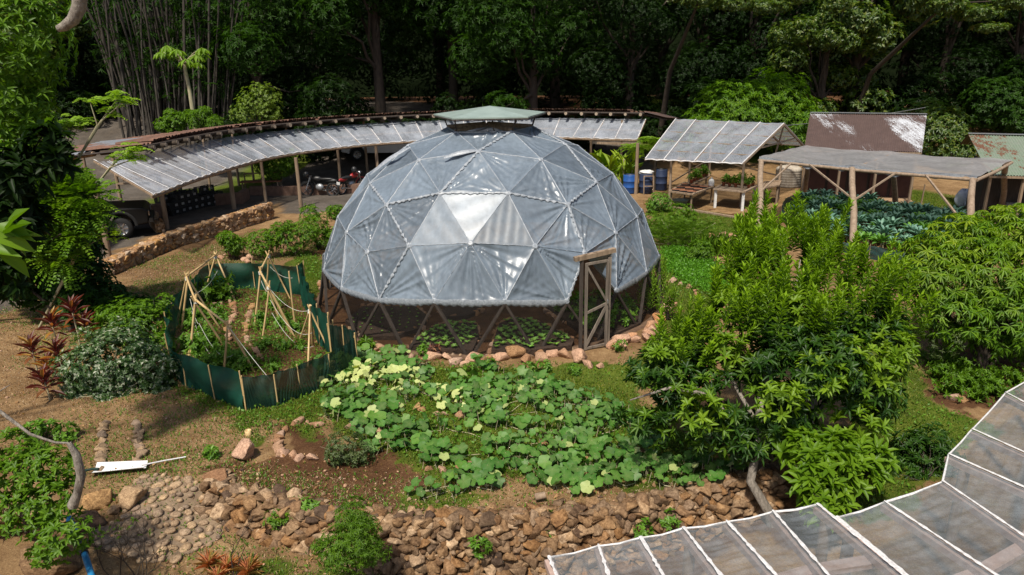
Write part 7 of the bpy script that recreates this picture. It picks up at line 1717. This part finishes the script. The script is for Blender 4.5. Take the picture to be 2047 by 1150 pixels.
# ------------------------------------------------------------------ foreground left
B_ = Vector((Y3(60, 1100, 6.6).x, 6.6, -.05)); shrub('foreground_bush', 'dark green leafy bush at the lower left edge with thin brown stems', 'bush', GH(60, 1075), lobes([(70, 950, 7.0, .4), (110, 920, 7.0, .25), (30, 900, 7.2, .3), (100, 1000, 6.8, .3), (50, 1020, 6.8, .3), (130, 1070, 6.6, .3), (90, 1085, 6.5, .25), (20, 960, 7, .3)]), 620, 7, .075, .035, 'lf_bright', stems=12, r0=.015, tm=T4)
B_ = GH(90, 880); shrub('garden_shrub', 'small light green shrub on the bare ground above the lower left bush', 'bush', B_, lobes([(70, 862, B_.y, .2), (130, 865, B_.y, .18), (100, 855, B_.y, .15)]), 110, 6, .08, .045, 'lf_veg', stems=5, r0=.008)
B_ = GH(20, 1060); LV = Leaves(); K = 240; th = rng.random(K) * 6.28; d = nrm(np.c_[np.cos(th), np.sin(th), .4 + rng.random(K)]); LV.add(T4, np.array(B_) + np.c_[rng.normal(size=(K, 2)) * .08, np.zeros(K)], d, nrm(rng.normal(size=(K, 3))), .4, .012); o = LV.build('dry_grass_tuft', M['lf_dry'], None, B_); tag(o, 'tuft of long dry straw at the lower left edge', 'grass')
q = pth([(-30, 800, 5.6), (20, 838, 5.6), (60, 868, 5.6), (110, 885, 5.6), (138, 886, 5.6)]); r = empty('bare_branch', q[0] - U(.2), 'thin pale bare branch bending into a thick grey broken end at lower left', 'branch'); g = MB(); g.tube(q, [.014, .016, .013, .011, .008], 7); g.tube([q[0], q[0] + Vector((.25, .0, .14))], [.01, .004], 6); g.build('twig', M['greybark'], r)
q2 = pth([(138, 886, 5.6), (152, 910, 5.6), (162, 950, 5.6), (155, 985, 5.6), (146, 1012, 5.6)]); g = MB(); g.tube(q2, [.02, .034, .038, .04, .05], 12, jit=.14); g.build('broken_end', M['greybark'], r)
# bare twiggy shrub in front of the cobbles
B_ = GH(270, 1175); r = empty('bare_twiggy_shrub', B_, 'nearly leafless dark twiggy shrub in front of the cobbled path', 'bush'); g = MB(); tp = []
def twig(a, d, L, rad, dep):
    e = a + d * L; m = a.lerp(e, .5) + Vector((random.uniform(-1, 1), random.uniform(-1, 1), random.uniform(-1, 1))) * L * .09; g.tube([a, m, e], [rad, rad * .85, rad * .7], 5, cap=False)
    if dep == 0: tp.append(e); return
    for _ in range(random.choice([2, 2, 3])):
        nd = (d + Vector((random.uniform(-1, 1), random.uniform(-1, 1), random.uniform(-.4, .8))) * .75).normalized(); twig(e, nd, L * random.uniform(.6, .85), rad * .65, dep - 1)
for k in range(7): twig(B_ + Vector((random.uniform(-.2, .2), random.uniform(-.1, .1), 0)), Vector((random.uniform(-.6, .7), random.uniform(-.2, .3), 1)).normalized(), random.uniform(.28, .4), .009, 3)
g.build('twigs', M['bark'], r); LV = Leaves(); tt = np.array([list(t) for t in tp]); tt = tt[rng.random(len(tt)) < .25]; whorl(LV, tt, rdirs(len(tt), .3), 5, .05, .015); LV.build('leaves', M['lf_bright'], r)
B_ = GH(470, 1160); r2 = empty('bare_sapling', B_, 'single thin bare forked sapling above the orange bromeliads', 'plant'); g = MB(); tp = []; twig(B_, Vector((-.05, .1, 1)).normalized(), .34, .009, 3); twig(B_, Vector((.3, .1, 1)).normalized(), .3, .007, 2); g.build('twigs', M['bark'], r2)
# bromeliads
for px, py, l_, s in ((418, 1135, 'leftmost orange bromeliad rosette in the foreground', 1.0), (455, 1140, 'middle orange bromeliad rosette in the foreground', .9), (497, 1150, 'rightmost orange and green bromeliad rosette in the foreground', 1.1), (435, 1160, 'orange bromeliad rosette at the bottom edge', .8)):
    B_ = GH(px, py); LV = Leaves(); K = 34; th = np.arange(K) * 2.4; d = nrm(np.c_[np.cos(th), np.sin(th), np.linspace(.4, 2.2, K)]); LV.add(T4, np.tile(list(B_), (K, 1)), d, np.tile([0, 0, 1.], (K, 1)), .24 * s * (.8 + .4 * rng.random(K)), .026, .3 * rng.random(K)); o = LV.build('bromeliad', M['lf_orange'], None, B_); tag(o, l_, 'plant')
# feathery fine shrub before the wall
B_ = GH(705, 1150); shrub('fine_shrub', 'soft fine leaved green shrub in front of the retaining wall', 'bush', B_, lobes([(705, 1090, 6.9, .32, 1.), (670, 1110, 6.9, .22), (740, 1100, 7, .22), (705, 1040, 7.1, .22, 1.2), (735, 1050, 7.1, .15), (640, 1090, 7, .1)]), 1500, 7, .05, .009, 'lf_bright', stems=12, r0=.008, inner=.2)
B_ = GH(560, 1052); shrub('weed_clump', 'green weed clump among the left stones of the retaining wall', 'plant', B_, lobes([(552, 1035, B_.y, .15), (575, 1030, B_.y, .1)]), 60, 6, .06, .025, 'lf_bright', stems=4, r0=.004)
for px, py, l_ in ((1100, 1105, 'small weed at the foot of the retaining wall left of the plastic roof'), (960, 1100, 'weed growing out of the foot of the retaining wall near its middle'), (1340, 1045, 'broad leaved weed between the retaining wall and the plastic roof'), (1285, 1065, 'weed just above the edge of the plastic roof'), (420, 915, 'flat green weed on the bare soil above the boulder'), (620, 1020, 'weed tuft on top of the retaining wall')):
    B_ = GH(px, py); shrub('weed_clump', l_, 'plant', B_, lobes([(px, py - 8, B_.y, .13)]), 26, 6, .07, .035, 'lf_veg', stems=3, r0=.004)
# overhead line behind the sheds
g = MB(); a = Y3(1340, 262, 33); b = Y3(1850, 215, 36); g.tube([a.lerp(b, i / 16) - U(.5 * 4 * (i / 16) * (1 - i / 16) * .5) for i in range(17)], .012, 5); o = g.build('overhead_wire', M['galv'], None, a); tag(o, 'thin wire strung past the maroon iron roof', 'wire')

# ------------------------------------------------------------------ look-alikes in a row: say which one, counted from the left
ORD = 'first second third fourth fifth sixth seventh eighth ninth tenth eleventh twelfth thirteenth fourteenth fifteenth sixteenth seventeenth eighteenth nineteenth twentieth twenty-first twenty-second twenty-third twenty-fourth twenty-fifth twenty-sixth twenty-seventh twenty-eighth twenty-ninth thirtieth'.split()
bpy.context.view_layer.update()
grp = {}
for o in COL.objects:
    if not o.parent and 'label' in o and 'group' in o: grp.setdefault(o['label'], []).append(o)
for lb, L_ in grp.items():
    if 1 < len(L_) <= 30 and len(lb.split()) <= 13:
        def kx(o):
            v = o.matrix_world.translation - Vector((0, 0, CAMH)); return v.dot(RT) / v.dot(_fw)
        for i, o in enumerate(sorted(L_, key=kx)): o['label'] = lb + ', %s from left' % ORD[i]
